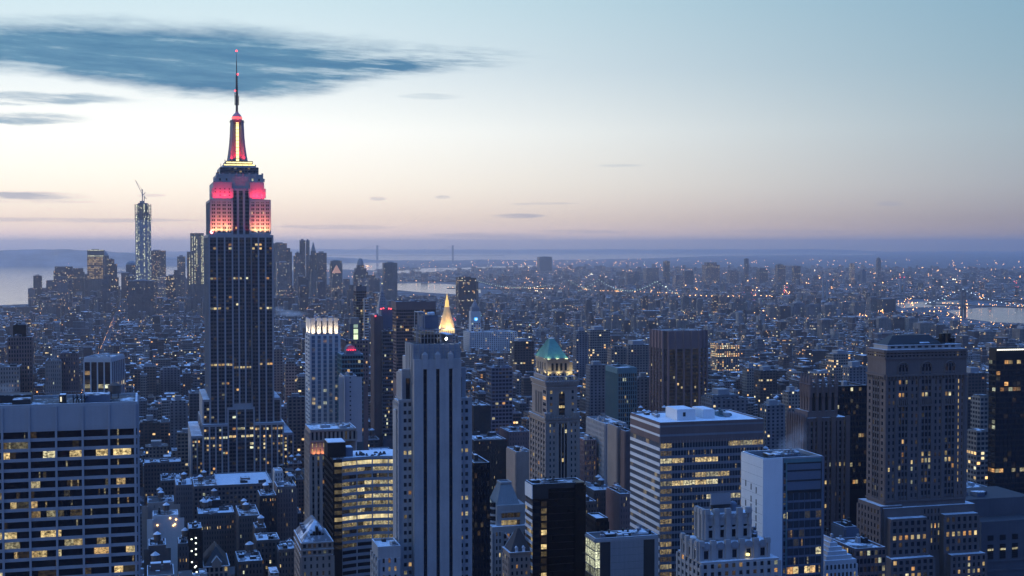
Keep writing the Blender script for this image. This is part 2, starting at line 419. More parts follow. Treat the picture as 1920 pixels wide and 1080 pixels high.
def lit_p(p, lo=.5, hi=1.2, rows=None, rowp=.8):
    """lighting plan: rows = {floor: share lit}"""
    rows = rows or {}
    def f(i, j):
        q = rows.get(i, p)
        return (lo * .45 + (hi - lo * .45) * R() ** 1.5, min(1, max(0, random.gauss(.5, .33)))) if R() < q else (0.0 if R() < .9 else RU(.01, .05), RU(.2, .8))
    return f
def facade(b, mb, face, R_, z0, z1, nf, nb, pw=.6, sh=1.2, pd=.4, sd=.25, lit=None, mp=0, ms=0, win=True, mg=0.0, pane=1, skip=None, keep=True, wh=None, off=.06):
    L = flen(face, R_) - 2 * mg; bw = L / nb; fh = (z1 - z0) / nf
    if sh > 0:
        for i in range(nf): fbox(mb, face, R_, mg, mg + L, -.05, sd, z0 + i * fh, z0 + i * fh + sh, ms)
        if wh:   # wall above the window too
            for i in range(nf): fbox(mb, face, R_, mg, mg + L, -.05, sd, z0 + i * fh + sh + wh, z0 + (i + 1) * fh, ms)
    if pw > 0:
        for j in range(nb + 1): fbox(mb, face, R_, mg + j * bw - pw / 2, mg + j * bw + pw / 2, -.05, pd, z0, z1, mp)
    if win:
        lit = lit or lit_p(.08)
        for i in range(nf):
            zz0, zz1 = z0 + i * fh + sh, (z0 + i * fh + sh + wh) if wh else z0 + (i + 1) * fh
            for j in range(nb):
                if skip and skip(i, j): continue
                a, t = lit(i, j)
                ub, ue = mg + j * bw + pw / 2, mg + (j + 1) * bw - pw / 2
                b.wins.append((face, fpt(face, R_, (ub + ue) / 2, off, (zz0 + zz1) / 2), ue - ub, zz1 - zz0, a, t, keep))
FROT = {'F': 0.0, 'L': -math.pi / 2, 'R': math.pi / 2, 'B': math.pi}
PANES = {}
def pane_mesh(w_, h_, a, t, m):
    a = round(a * 8) / 8 if a > .1 else round(a * 40) / 40
    k = (round(w_, 1), round(h_, 1), a, round(t * 4) / 4, m.name)
    if k not in PANES:
        mb = MB(); x, z = k[0] / 2, k[1] / 2
        mb.face([(-x, 0, -z), (x, 0, -z), (x, 0, z), (-x, 0, z)], 0, k[2], k[3])
        me = bpy.data.meshes.new('window'); me.from_pydata(mb.v, [], mb.f); me.materials.append(m)
        for nm, arr in (('lit', mb.a), ('tone', mb.b)):
            at = me.attributes.new(nm, 'FLOAT', 'FACE'); at.data.foreach_set('value', arr)
        PANES[k] = me
    return PANES[k]
def windows(b, m=None, n=100):
    """the n windows that show largest as parts, the rest as one"""
    m = m or M['win']
    def key(q):
        x, y, z = q[1]
        px, py, dep = proj(b.x + x * b.cg - y * b.sg, b.y + x * b.sg + y * b.cg, z)
        vis = -30 < px < 1950 and py < min(b.site['yb'], 1085) and q[6]
        return (not vis, -q[2] * q[3] * (1 if q[0] in 'FB' else .35), -q[4])
    ws = sorted(b.wins, key=key)
    for q in ws[:n]:
        o = link('window', pane_mesh(q[2], q[3], q[4], q[5], m), b.root, q[1], FROT[q[0]])
    if ws[n:]:
        mb = MB()
        for f, (x, y, z), w_, h_, a, t, kp in ws[n:]:
            hw, hh = w_ / 2, h_ / 2
            if f in 'FB': p = [(x - hw, y, z - hh), (x + hw, y, z - hh), (x + hw, y, z + hh), (x - hw, y, z + hh)]
            else: p = [(x, y - hw, z - hh), (x, y + hw, z - hh), (x, y + hw, z + hh), (x, y - hw, z + hh)]
            mb.face(p, 0, a, t)
        o = mb.build('windows', m, b.root); o['kind'] = 'stuff'
def roof(b, R_, z, par=1.0, m='roof', mw='metal', pt=.5, tone=.6, name='roof'):
    """roof deck inside a parapet; the parapet belongs to the roof's mesh"""
    x0, x1, y0, y1 = R_; mb = MB()
    mb.face([(x0, y0, z + .12), (x1, y0, z + .12), (x1, y1, z + .12), (x0, y1, z + .12)], 0, 0, tone)
    for a in ((x0 - .06, x1 + .06, y0 - .07, y0 + pt), (x0 - .05, x1 + .05, y1 - pt, y1 + .07), (x0 - .08, x0 + pt, y0 + pt - .1, y1 - pt + .1), (x1 - pt, x1 + .08, y0 + pt - .1, y1 - pt + .1)):
        mb.box(*a, z - .3, z + par + RU(0, .03), 1, mt=2)
    return b.part(name, mb, [M[m], M[mw], M['snow']])
def clutter(b, R_, z, n=6, m=('metal', 'dark'), hmax=4, name='roof_unit', tone=.7):
    """plant boxes, ducts and vents on a roof, each one a part"""
    x0, x1, y0, y1 = R_
    for i in range(n):
        w_, d_, h_ = RU(1.5, min(8, (x1 - x0) * .3)), RU(1.5, min(8, (y1 - y0) * .4)), RU(1, hmax)
        x, y = RU(x0 + 1, max(x0 + 1.1, x1 - w_ - 1)), RU(y0 + 1, max(y0 + 1.1, y1 - d_ - 1))
        mb = MB(); zz = z + .1 + i * .004
        mb.box(x, x + w_, y, y + d_, zz, zz + h_, 0)
        mb.box(x + .2, x + w_ - .2, y + .2, y + d_ - .2, zz + h_ + .003, zz + h_ + .2, 1, 0, tone)
        if i % 3 == 0 and n > 4: mb.bar((x, y, zz + .5), (x + RU(-1, 1) * (x1 - x0) * .2, y + RU(-1, 1) * (y1 - y0) * .2, zz + .5), .25)
        if R() < .5: mb.lathe([(.5, zz + h_), (.5, zz + h_ + 1.2), (.7, zz + h_ + 1.3), (.7, zz + h_ + 1.6)], x + w_ / 2, y + d_ / 2, 8, 0)
        b.part(name, mb, [M[random.choice(m)], M['roof']])
def lamp(name, b, loc, aim, col, power, size=.6, spot=None, blend=.6, parent=None):
    """a real floodlight on a building"""
    l = bpy.data.lights.new(name, 'SPOT'); l.energy = power; l.color = col; l.shadow_soft_size = size
    l.spot_size = math.radians(spot or 70); l.spot_blend = blend
    o = bpy.data.objects.new(name, l); COL.objects.link(o); o.parent = b.root
    o.location = loc; o.rotation_euler = (Vector(aim) - Vector(loc)).to_track_quat('-Z', 'Y').to_euler()
    return o
# ------------------------------------------------------------------ the setting: ground, water, hills
def structure(name, mb, m): o = mb.build(name, m); o['kind'] = 'structure'; return o
m, t, b_ = mat('winter ground')
gp = t.new('ShaderNodeNewGeometry').outputs['Position']
a_ = t.noise(gp, .012, 6.0, .7); f_ = t.noise(gp, .11, 3.0, .6)
t.put(b_.inputs['Base Color'], t.mix(t.smooth(t.math('ADD', t.math('MULTIPLY', a_, .6), t.math('MULTIPLY', f_, .4)), .50, .58), (.035, .036, .042), (.26, .28, .32)))
b_.inputs['Roughness'].default_value = .9; M['ground'] = m
m, t, b_ = mat('harbour water')
gp = t.new('ShaderNodeNewGeometry').outputs['Position']
b_.inputs['Base Color'].default_value = (.03, .045, .06, 1); b_.inputs['Roughness'].default_value = .22; b_.inputs['IOR'].default_value = 1.33
nn_ = t.noise(t.vmath('MULTIPLY', gp, (1, .35, 1)), .02, 6.0, .7)
bp = t.new('ShaderNodeBump'); bp.inputs['Strength'].default_value = .05; bp.inputs['Distance'].default_value = 6.0
t.put(bp.inputs['Height'], nn_); t.put(b_.inputs['Normal'], bp.outputs[0]); t.put(b_.inputs['Roughness'], t.math('ADD', .05, t.math('MULTIPLY', nn_, .12))); M['water'] = m
m, t, b_ = mat('far hills')
gp = t.new('ShaderNodeNewGeometry').outputs['Position']; a_ = t.noise(gp, .002, 6.0, .6)
t.put(b_.inputs['Base Color'], t.ramp(a_, [(.35, (.10, .105, .11)), (.65, (.30, .31, .32))])); b_.inputs['Roughness'].default_value = 1; M['hill'] = m
mb = MB(); mb.face([(-40000, -400, 0), (40000, -400, 0), (40000, 50500, 0), (-40000, 50500, 0)]); structure('ground', mb, M['ground'])
WATER = {
 'hudson_river': [(-80, 574), (0, 572), (52, 570), (120, 556), (240, 541), (330, 529), (395, 521), (470, 513), (560, 506), (640, 505), (700, 507), (742, 507), (742, 494), (640, 487), (520, 488), (340, 492), (235, 495), (120, 497), (0, 498), (-80, 499)],
 'harbour_channel': [(700, 508), (745, 507), (800, 503), (870, 502), (1000, 497), (1000, 500.5), (880, 507), (800, 513), (740, 516), (700, 513)],
 'lower_bay': [(640, 486.6), (760, 488), (860, 488), (900, 486.5), (1000, 487.5), (1110, 486.5), (1240, 484), (1330, 480), (1500, 478), (1640, 478), (1640, 475.2), (1400, 475.2), (500, 475.2), (430, 476.5), (520, 486)],
 'east_river_bend': [(735, 532), (790, 530), (860, 534), (900, 541), (902, 549), (860, 552), (790, 548), (735, 543)],
 'river_reach': [(958, 547), (1050, 541), (1120, 546), (1110, 551), (1000, 553), (958, 552)],
 'river_basin': [(1676, 569), (1740, 565), (1800, 564), (1815, 569), (1760, 575), (1690, 577.5)],
 'east_river': [(1775, 583), (1830, 578), (1960, 572), (2100, 569), (2100, 612), (1930, 607), (1860, 604), (1810, 597)],
}
for k, (nm, poly) in enumerate(WATER.items()):
    mb = MB(); mb.face([ground(px, py, .35 + .02 * k) for px, py in poly][::-1]); structure(nm, mb, M['water'])
def inside(px, py, poly):
    r = False; j = len(poly) - 1
    for i in range(len(poly)):
        (xi, yi), (xj, yj) = poly[i], poly[j]
        if (yi > py) != (yj > py) and px < (xj - xi) * (py - yi) / (yj - yi) + xi: r = not r
        j = i
    return r
def wet(px, py): return any(inside(px, py, p) for p in WATER.values())
def hill(name, prof, D, thick, foot):
    """a ridge whose crest follows the profile [(column, row)] at distance D"""
    mb = MB(); rings = [[], [], [], []]
    n_ = len(prof) * 6
    xs = np.linspace(prof[0][0], prof[-1][0], n_); ys = np.interp(xs, [p[0] for p in prof], [p[1] for p in prof])
    for k, (px, py) in enumerate(zip(xs, ys)):
        x, y, z = W(px, py + random.uniform(-.5, .5), D); z = max(z, 2); s_ = 1 + RU(-.1, .1)
        rings[0].append((x * (D - thick) / D, D - thick, -2)); rings[1].append((x * (D - thick * .5) / D, D - thick * .5, z * .62 * s_)); rings[2].append((x, D, z)); rings[3].append((x * (D + thick) / D, D + thick, -2))
    mb.loft(rings, 0, cap=False, close=False); structure(name, mb, M['hill'])
hill('island_hills', [(-150, 473), (0, 469.5), (60, 467.5), (120, 467.5), (180, 470), (235, 474), (290, 479), (345, 486), (380, 492)], 18500, 1400, 0)
hill('narrows_hills', [(380, 491), (450, 482), (520, 478), (600, 481), (680, 485), (712, 489)], 21500, 1200, 0)
hill('far_highlands', [(-200, 474), (250, 473), (500, 467), (700, 467.5), (850, 468), (1100, 467.5), (1400, 467.5), (1520, 467.2), (1600, 469), (1660, 471.5), (2100, 472)], 49000, 1500, 0)
# ================================================================== landmarks
def litrow(*rows): return {r: p for r, p in rows}

# ---- 1. wide travertine office slab, lower left corner
def grace():
    b = Bld('office_slab', 'broad pale office slab of long horizontal window strips between white piers, nearest at the lower edge', -72, 257, 260, 757, 545, d=34, side='R', ref='the broad pale slab with strip windows')
    mb = MB(); w_, d_, h = b.w, b.d, b.zt
    bw = 10.15; n = int(round(w_ / bw)); x0 = w_ - n * bw - .9
    Rr = (x0, w_, 0, d_)
    mb.box(x0, w_, 0, d_, 0, h, 1, mt=0)
    ztop = b.z(801.5)
    fbox(mb, 'F', Rr, 0, w_ - x0, -.05, .42, b.z(799), h - .1, 0)
    fh = 18.45 * b.D / F
    nf = 24; zb = b.z(816) - nf * fh + 2.9
    lits = {}
    rnd = random.Random(5)
    rows = {22: (.16, .12), 21: (.5, .9), 19: (.1, .5), 18: (.1, .5), 17: (.12, .4), 16: (.2, .6), 15: (.25, .25), 14: (.12, .2), 13: (.75, .85), 12: (.45, .35), 11: (.35, .55), 9: (.2, .9), 7: (.4, .6)}
    L = n * bw
    for i in range(nf):
        z = zb + i * fh
        fbox(mb, 'F', Rr, 0, w_ - x0, -.05, .34, z, z + 1.28, 0)
        fbox(mb, 'R', Rr, 0, d_, -.05, .3, z, z + 1.28, 0)
        for j in range(n):
            p, k = rows.get(i, (.03, .3))
            # each strip is a run of rooms: a few sub-panes
            q = 5; cuts = sorted(rnd.sample(range(1, 8), 2)); cuts = [0] + [c_ / 8 for c_ in cuts] + [1]
            u0, u1 = j * bw + .45, (j + 1) * bw - .45
            for s_ in range(3):
                a = (k * RU(.7, 1.2) if rnd.random() < p * .55 else (0 if rnd.random() < .92 else RU(.02, .06)))
                ua, ub = u0 + (u1 - u0) * cuts[s_], u0 + (u1 - u0) * cuts[s_ + 1]
                b.wins.append(('F', fpt('F', Rr, (ua + ub) / 2, .05, z + (1.28 + fh) / 2), ub - ua - .06, fh - 1.28, a, RU(.35, .75), True))
            # lit door jambs and columns inside the dark strips
    fbox(mb, 'F', Rr, 0, w_ - x0, -.05, .34, zb + nf * fh, zb + nf * fh + 1.28, 0)
    for j in range(n + 1):
        fbox(mb, 'F', Rr, j * bw - .42, j * bw + .42, -.05, .85, 0, h + .05, 0)
    for y in np.linspace(0, d_, 5): fbox(mb, 'R', Rr, max(0, y - .4), y + .4, -.05, .7, 0, h + .05, 0)
    fbox(mb, 'R', Rr, 0, d_, -.05, .4, b.z(803), h - .1, 0)
    b.part('facade', mb, [M['grace'], M['blackglass']])
    roof(b, Rr, h, .9, 'roof', 'grace', .7, .5)
    # penthouses and plant seen along the roof
    def unit(nm, a0, a1, y0, y1, hh, mm, cap='roofdark'):
        mb = MB(); mb.box(b.ux(a0), b.ux(a1), y0, y1, h + .1, h + hh, 0); mb.box(b.ux(a0) + .2, b.ux(a1) - .2, y0 + .2, y1 - .2, h + hh + .004, h + hh + .25, 1, 0, .7)
        return b.part(nm, mb, [M[mm], M[cap]])
    unit('bulkhead', 155, 205, 9, 20, 2.9, 'bluegrey', 'roof'); unit('roof_hut', 109, 122, 7, 12, 3.6, 'dark', 'snow')
    unit('roof_unit', -40, 52, 16, 26, 3.0, 'dark'); unit('roof_unit', 20, 55, 6, 14, 2.2, 'dark')
    mb = MB(); mb.box(b.ux(111), b.ux(114), 6.85, 7.02, h + 1.0, h + 2.9); b.part('lit_window', mb, lamp_mat('hut window', (1, .85, .5), 1.0))
    mb = MB(); x = b.ux(213); mb.lathe([(2.6, h + 2.2), (2.7, h + 5.6), (2.9, h + 5.6), (.1, h + 7)], x, 22, 14)
    for a in range(4): mb.bar((x + 2 * math.cos(a * 1.57 + .8), 22 + 2 * math.sin(a * 1.57 + .8), h), (x + 2 * math.cos(a * 1.57 + .8), 22 + 2 * math.sin(a * 1.57 + .8), h + 2.3), .2)
    b.part('water_tank', mb, M['wood'])
    mb = MB()
    for k in range(5):
        x = b.ux(136) + k * 1.1; mb.bar((x, 8, h), (x + RU(-1, 1), 8 + RU(-1, 1), h + RU(2.5, 5)), .22); mb.bar((x, 8, h + 1.5), (x + 1.1, 8.5, h + 2.5), .2)
    b.part('window_washing_crane', mb, M['dark'])
    mb = MB()
    for k in range(9): mb.bar((b.ux(60 + 22 * k), d_ - 1, h + 1), (b.ux(60 + 22 * k), d_ - 1, h + 2.3), .07)
    mb.bar((b.ux(60), d_ - 1, h + 2.3), (b.ux(236), d_ - 1, h + 2.3), .07); b.part('railing', mb, M['metal'])
    windows(b, M['winbig'], 100)
grace()

# ---- 2. the tall art deco skyscraper with the red floodlit crown
def skyscraper():
    b = Bld('art_deco_skyscraper', 'tallest grey stone skyscraper with red floodlit upper setbacks and a long antenna mast', 388, 392, 511, 440, 1270, d=96, yb=890, ref='the red-lit skyscraper', cat='skyscraper')
    mb = MB(); ux, z = b.ux, b.z
    U = lambda p: ux(p)
    # stacked masses: (px0, px1, row of top, y0, y1)
    masses = [(357, 549, 819, 8, 120), (378, 528, 795, -5, 104), (379, 525, 750, 3, 100), (392, 511, 440, 0, 96),
              (396, 507, 373, 4.5, 90), (401, 497, 340, 7.5, 84), (408, 494, 325, 9.5, 80), (415, 487, 311, 12, 72), (421, 483, 306, 14, 64)]
    for k, (a, e, r, y0, y1) in enumerate(masses):
        if k == 1:      # two wings with the recessed entrance bay between them
            for aa, ee in ((378, 425), (474, 528)): mb.box(U(aa), U(ee), y0, y1, 0, z(r), 0, mt=2)
            mb.box(U(424.8), U(474.2), -1.2, y1 - 2, 0, z(765), 0, mt=2)
        elif k in (4, 5):
            for aa, ee in ((a, 436), (470.5, e)): mb.box(U(aa), U(ee), y0, y1, z(masses[3][2]) - 1, z(r), 0, mt=2)
            if k == 4: mb.box(U(435.8), U(470.7), 8.9, 80, z(masses[3][2]) - 1, z(329), 0, mt=2)
        else: mb.box(U(a), U(e), y0, y1, 0 if k < 4 else z(masses[3][2]) - 1, z(r), 0, mt=2)
    def deco(a, e, y0, y1, r0, r1, nb, nf, lit, minor=2, face='F', pd=.8, pw=1.45, keep=True, ms=1):
        R_ = (U(a), U(e), y0, y1)
        facade(b, mb, face, R_, z(r0), z(r1), nf, nb, pw, 0, pd, 0, win=False, mp=0)
        facade(b, mb, face, R_, z(r0), z(r1) - .8, nf, nb * minor, .45, 1.55, .22, .14, lit, mp=ms, ms=ms, keep=keep)
        fbox(mb, face, R_, 0, flen(face, R_), -.05, pd * .9, z(r1) - 2.2, z(r1) + .15, 0)
    fl = lambda r0, r1, nf: (lambda row: int((row - r0) / (r1 - r0) * nf))
    # tower shaft: lit floors at rows of the photograph
    q = fl(795, 440, 50)
    rows = {q(688): .8, q(466): .35, q(456): .12, q(520): .28, q(578): .4, q(745): .1}
    deco(392, 435.5, 0, 96, 795, 441, 3, 50, lit_p(.008, .4, 1.0, rows))
    deco(435.5, 471, 0, 96, 758, 441, 3, 45, lit_p(.005, .5, 1.1, {int((758 - 688) / 317 * 45): .9, int((758 - 520) / 317 * 45): .25, int((758 - 742) / 317 * 45): .3}))
    deco(471, 511, 0, 96, 795, 441, 3, 50, lit_p(.008, .4, 1.0, rows))
    deco(392, 392 + 1, 0, 96, 795, 441, 5, 50, lit_p(.02), face='L', keep=False)
    base = {5: .12, 6: .2, 7: .25, 9: .5, 11: .5}
    deco(378, 425, -5, 104, 890, 795, 4, 13, lit_p(.04, .55, 1.1, base))
    deco(474, 528, -5, 104, 890, 795, 5, 13, lit_p(.04, .55, 1.1, base))
    deco(425, 474, -1.2, 104, 890, 765, 3, 17, lit_p(.04, .55, 1.1, {11: .5, 9: .55, 7: .3, 6: .15}))
    deco(378, 379, -5, 104, 890, 795, 5, 13, lit_p(.1), face='L', keep=False)
    deco(357, 378, 8, 120, 890, 819, 2, 10, lit_p(.25, .4, 1.0)); deco(528, 549, 8, 120, 890, 819, 2, 10, lit_p(.25, .4, 1.0))
    deco(379, 391.5, 3, 100, 795, 750, 1, 6, lit_p(.05)); deco(511.5, 525, 3, 100, 795, 750, 1, 6, lit_p(.05))
    # upper wings
    deco(396, 436, 4.5, 90, 439, 373.5, 4, 9, lit_p(.05, .4, .9), pw=1.9, pd=.6, ms=0)
    deco(470.5, 507, 4.5, 90, 439, 373.5, 4, 9, lit_p(.05, .4, .9), pw=1.9, pd=.6, ms=0)
    deco(436, 470.5, 8.9, 90, 439, 352, 3, 12, lit_p(.03, .4, .9), pw=2.2, pd=.8)
    deco(396, 397, 4.5, 90, 439, 373.5, 5, 9, lit_p(.03), face='L', keep=False)
    for aa, ee in ((401, 436), (470.5, 497)):
        R_ = (U(aa), U(ee), 7.5, 84)
        facade(b, mb, 'F', R_, z(370), z(352), 3, 4, 3.0, 1.9, .3, .25, lit_p(.15), 0, 0)
        fbox(mb, 'F', R_, 0, flen('F', R_), -.05, .3, z(352), z(340) - .1, 0)
    R_ = (U(408), U(494), 9.5, 80); facade(b, mb, 'F', R_, z(339), z(333), 1, 7, 4.5, .8, .5, .3, lit_p(.1), 0, 0)
    for k in range(8): fbox(mb, 'F', R_, k * flen('F', R_) / 7 - .8, k * flen('F', R_) / 7 + .8, -.05, .9, z(340), z(324) + RU(0, .8), 0)
    R_ = (U(415), U(487), 12, 72); facade(b, mb, 'F', R_, z(324), z(312), 2, 14, .5, 1.5, .3, .2, lit_p(.12), 1, 1)
    b.part('stone_body', mb, [M['esb'], M['esbsp'], M['snow']])
    # observation deck with its two bands of yellow light
    mb = MB(); mb.box(U(426), U(477), 16, 60, z(307), z(299), 0); mb.box(U(424), U(479), 15, 61, z(308), z(306.3), 0); b.part('observation_deck', mb, [M['spandrel']])
    for r0, r1, a, e in ((303.0, 300.9, 427, 476), (307.7, 305.6, 422, 481)):
        for k in range(5):
            mb = MB(); du = (U(e) - U(a)) / 5; mb.box(U(a) + k * du + .15, U(a) + (k + 1) * du - .15, 14.0 if r0 > 305 else 15.2, 14.4 if r0 > 305 else 15.6, z(r0), z(r1)); b.part('light_band', mb, M['lampy'])
    # mooring mast: octagonal drum, four flaring wings, lit window strip
    cx, cy = (U(450.6)), 38.0; m_ = b.D / F
    mb = MB(); zb, zt_ = z(301), z(222)
    mb.lathe([(10.4 * m_ * 1.25, zb), (10.0 * m_ * 1.15, z(260)), (9.6 * m_ * 1.05, zt_)], cx, cy, 8, 0, math.pi / 8)
    for ang in range(4):
        ca_, sa_ = math.cos(ang * math.pi / 2 + math.pi / 4), math.sin(ang * math.pi / 2 + math.pi / 4)
        prof = [(19.5, 301), (17.0, 288), (14.2, 268), (12.6, 250), (11.8, 232), (11.2, 220)]
        ring = []
        for r_, row in prof:
            ro, wd = r_ * m_ * 1.30, 1.4
            ring.append([(cx + ca_ * 2 - sa_ * wd, cy + sa_ * 2 + ca_ * wd, z(row)), (cx + ca_ * 2 + sa_ * wd, cy + sa_ * 2 - ca_ * wd, z(row)),
                         (cx + ca_ * ro + sa_ * wd, cy + sa_ * ro - ca_ * wd, z(row)), (cx + ca_ * ro - sa_ * wd, cy + sa_ * ro + ca_ * wd, z(row))])
        mb.loft(ring, 0)
    for row, r_ in ((221.5, 14.2), (219, 13.4), (226, 12.9)): mb.lathe([(r_ * m_, z(row)), (r_ * m_, z(row) + .7)], cx, cy, 16, 1)
    mast = b.part('mooring_mast', mb, [M['slate'], M['spandrel']])
    for side_, (ox, oy) in enumerate(((0, -1), (-1, 0))):
        for k in range(11):
            mb = MB(); za = z(298.5 - k * 7.0); zc = z(298.5 - k * 7.0 - 5.8); q_ = 10.3 * m_ * 1.17 - .35 * k * .1
            if side_ == 0: mb.box(cx - 1.25, cx + 1.25, cy - q_ - .25, cy - q_, za, zc)
            else: mb.box(cx - q_ - .25, cx - q_, cy - 1.25, cy + 1.25, za, zc)
            mb.build('lit_window', M['lampy'], mast)
    mb = MB(); mb.lathe([(9.5 * m_, z(219)), (9.8 * m_, z(216.5)), (9.0 * m_, z(210)), (6.5 * m_, z(206)), (3.4 * m_, z(203)), (2.6 * m_, z(200))], cx, cy, 16, 0)
    b.part('dome', mb, [M['metal']])
    mb = MB(); mb.lathe([(9.9 * m_, z(215.2)), (9.9 * m_, z(211.2))], cx, cy, 16, 0); b.part('red_light_ring', mb, lamp_mat('red beacon band', (1, .12, .10), 1.6))
    mb = MB()
    mb.lathe([(2.3 * m_, z(202)), (2.2 * m_, z(186)), (1.9 * m_, z(176)), (1.9 * m_, z(152)), (1.5 * m_, z(148)), (1.4 * m_, z(130)), (1.0 * m_, z(126)), (.8 * m_, z(104)), (.35 * m_, z(100)), (.25 * m_, z(83))], cx, cy, 8, 0)
    for row in range(186, 130, -4): mb.lathe([(2.9 * m_, z(row)), (2.9 * m_, z(row) + .5)], cx, cy, 8, 0)
    for k in range(6):
        a_ = k * math.pi / 3
        mb.bar((cx + 3.6 * m_ * math.cos(a_), cy + 3.6 * m_ * math.sin(a_), z(188)), (cx + 3.6 * m_ * math.cos(a_), cy + 3.6 * m_ * math.sin(a_), z(164 if k % 2 else 170)), .3)
        for row in (187, 178, 170): mb.bar((cx, cy, z(row)), (cx + 3.6 * m_ * math.cos(a_), cy + 3.6 * m_ * math.sin(a_), z(row)), .18)
    ant = b.part('antenna', mb, [M['dark']])
    for row, ox in ((82.4, 0), (128, 2), (160, -3)):
        mb = MB(); mb.lathe([(.1, z(row) - .9), (.9, z(row) - .4), (.9, z(row) + .4), (.1, z(row) + .9)], cx + ox * .5, cy, 8); mb.build('beacon', M['lampr'], ant)
    # small masts and dishes on the upper roofs
    for k in range(16):
        s_ = random.choice((-1, 1)); row = random.choice((373, 325, 311, 305, 340)); ex = {373: 53, 325: 41, 311: 34, 305: 27, 340: 45}[row]
        x, y = cx + s_ * (ex - RU(0, 4)) * m_, RU(12, 50); mb = MB(); hh = RU(2, 7)
        mb.bar((x, y, z(row)), (x, y, z(row) + hh), .16); mb.bar((x - .6, y, z(row) + hh * .7), (x + .6, y, z(row) + hh * .7), .12)
        if R() < .3: mb.lathe([(.9, z(row) + 1), (1.1, z(row) + 2), (.4, z(row) + 2.6)], x, y, 8)
        b.part('roof_aerial', mb, [M['dark']])
    # floodlights
    red, pink, warm = (1, .018, .05), (1, .12, .10), (1, .50, .20)
    for a, e in ((397, 434), (472, 506)):
        for f_ in (.08, .25, .42, .58, .75, .92):
            x = U(a) + (U(e) - U(a)) * f_
            lamp('floodlight', b, (x, .9, z(440) + .6), (x, 4.6, z(420)), warm, 10000, .4, 75, 1)
            lamp('floodlight', b, (x, .6, z(440) + .6), (x, 4.6, z(402)), pink, 26000, .4, 48, 1)
    for a, e in ((402, 434), (473, 496)):
        for f_ in (.08, .3, .52, .74, .95):
            x = U(a) + (U(e) - U(a)) * f_
            lamp('floodlight', b, (x, 4.9, z(373) + .6), (x, 7.6, z(356)), red, 3200, .4, 150, 1)
            lamp('floodlight', b, (x, 4.7, z(373) + .6), (x, 7.6, z(343)), red, 6500, .4, 80, 1)
    for px, aim in ((437, 445), (469.5, 461)):
        lamp('floodlight', b, (U(px), 6.5, z(439)), (U(aim), 8.9, z(420)), red, 6000, .4, 45, 1)
    lamp('floodlight', b, (U(398.5), 1, z(440) + .6), (U(396) - 3, 30, z(400)), pink, 40000, .4, 60, 1)
    for px, aim in ((438, 445), (463, 456)):
        lamp('floodlight', b, (U(px), 26, z(299)), (U(aim), 36, z(275)), red, 60000, .4, 55, 1)
        lamp('floodlight', b, (U(px), 24, z(299)), (U(aim), 36, z(245)), red, 80000, .4, 35, 1)
    lamp('floodlight', b, (cx, cy - 14, z(220)), (cx, cy, z(212)), red, 9000, .4, 70, 1)
    windows(b, M['wintiny'], 100)
skyscraper()

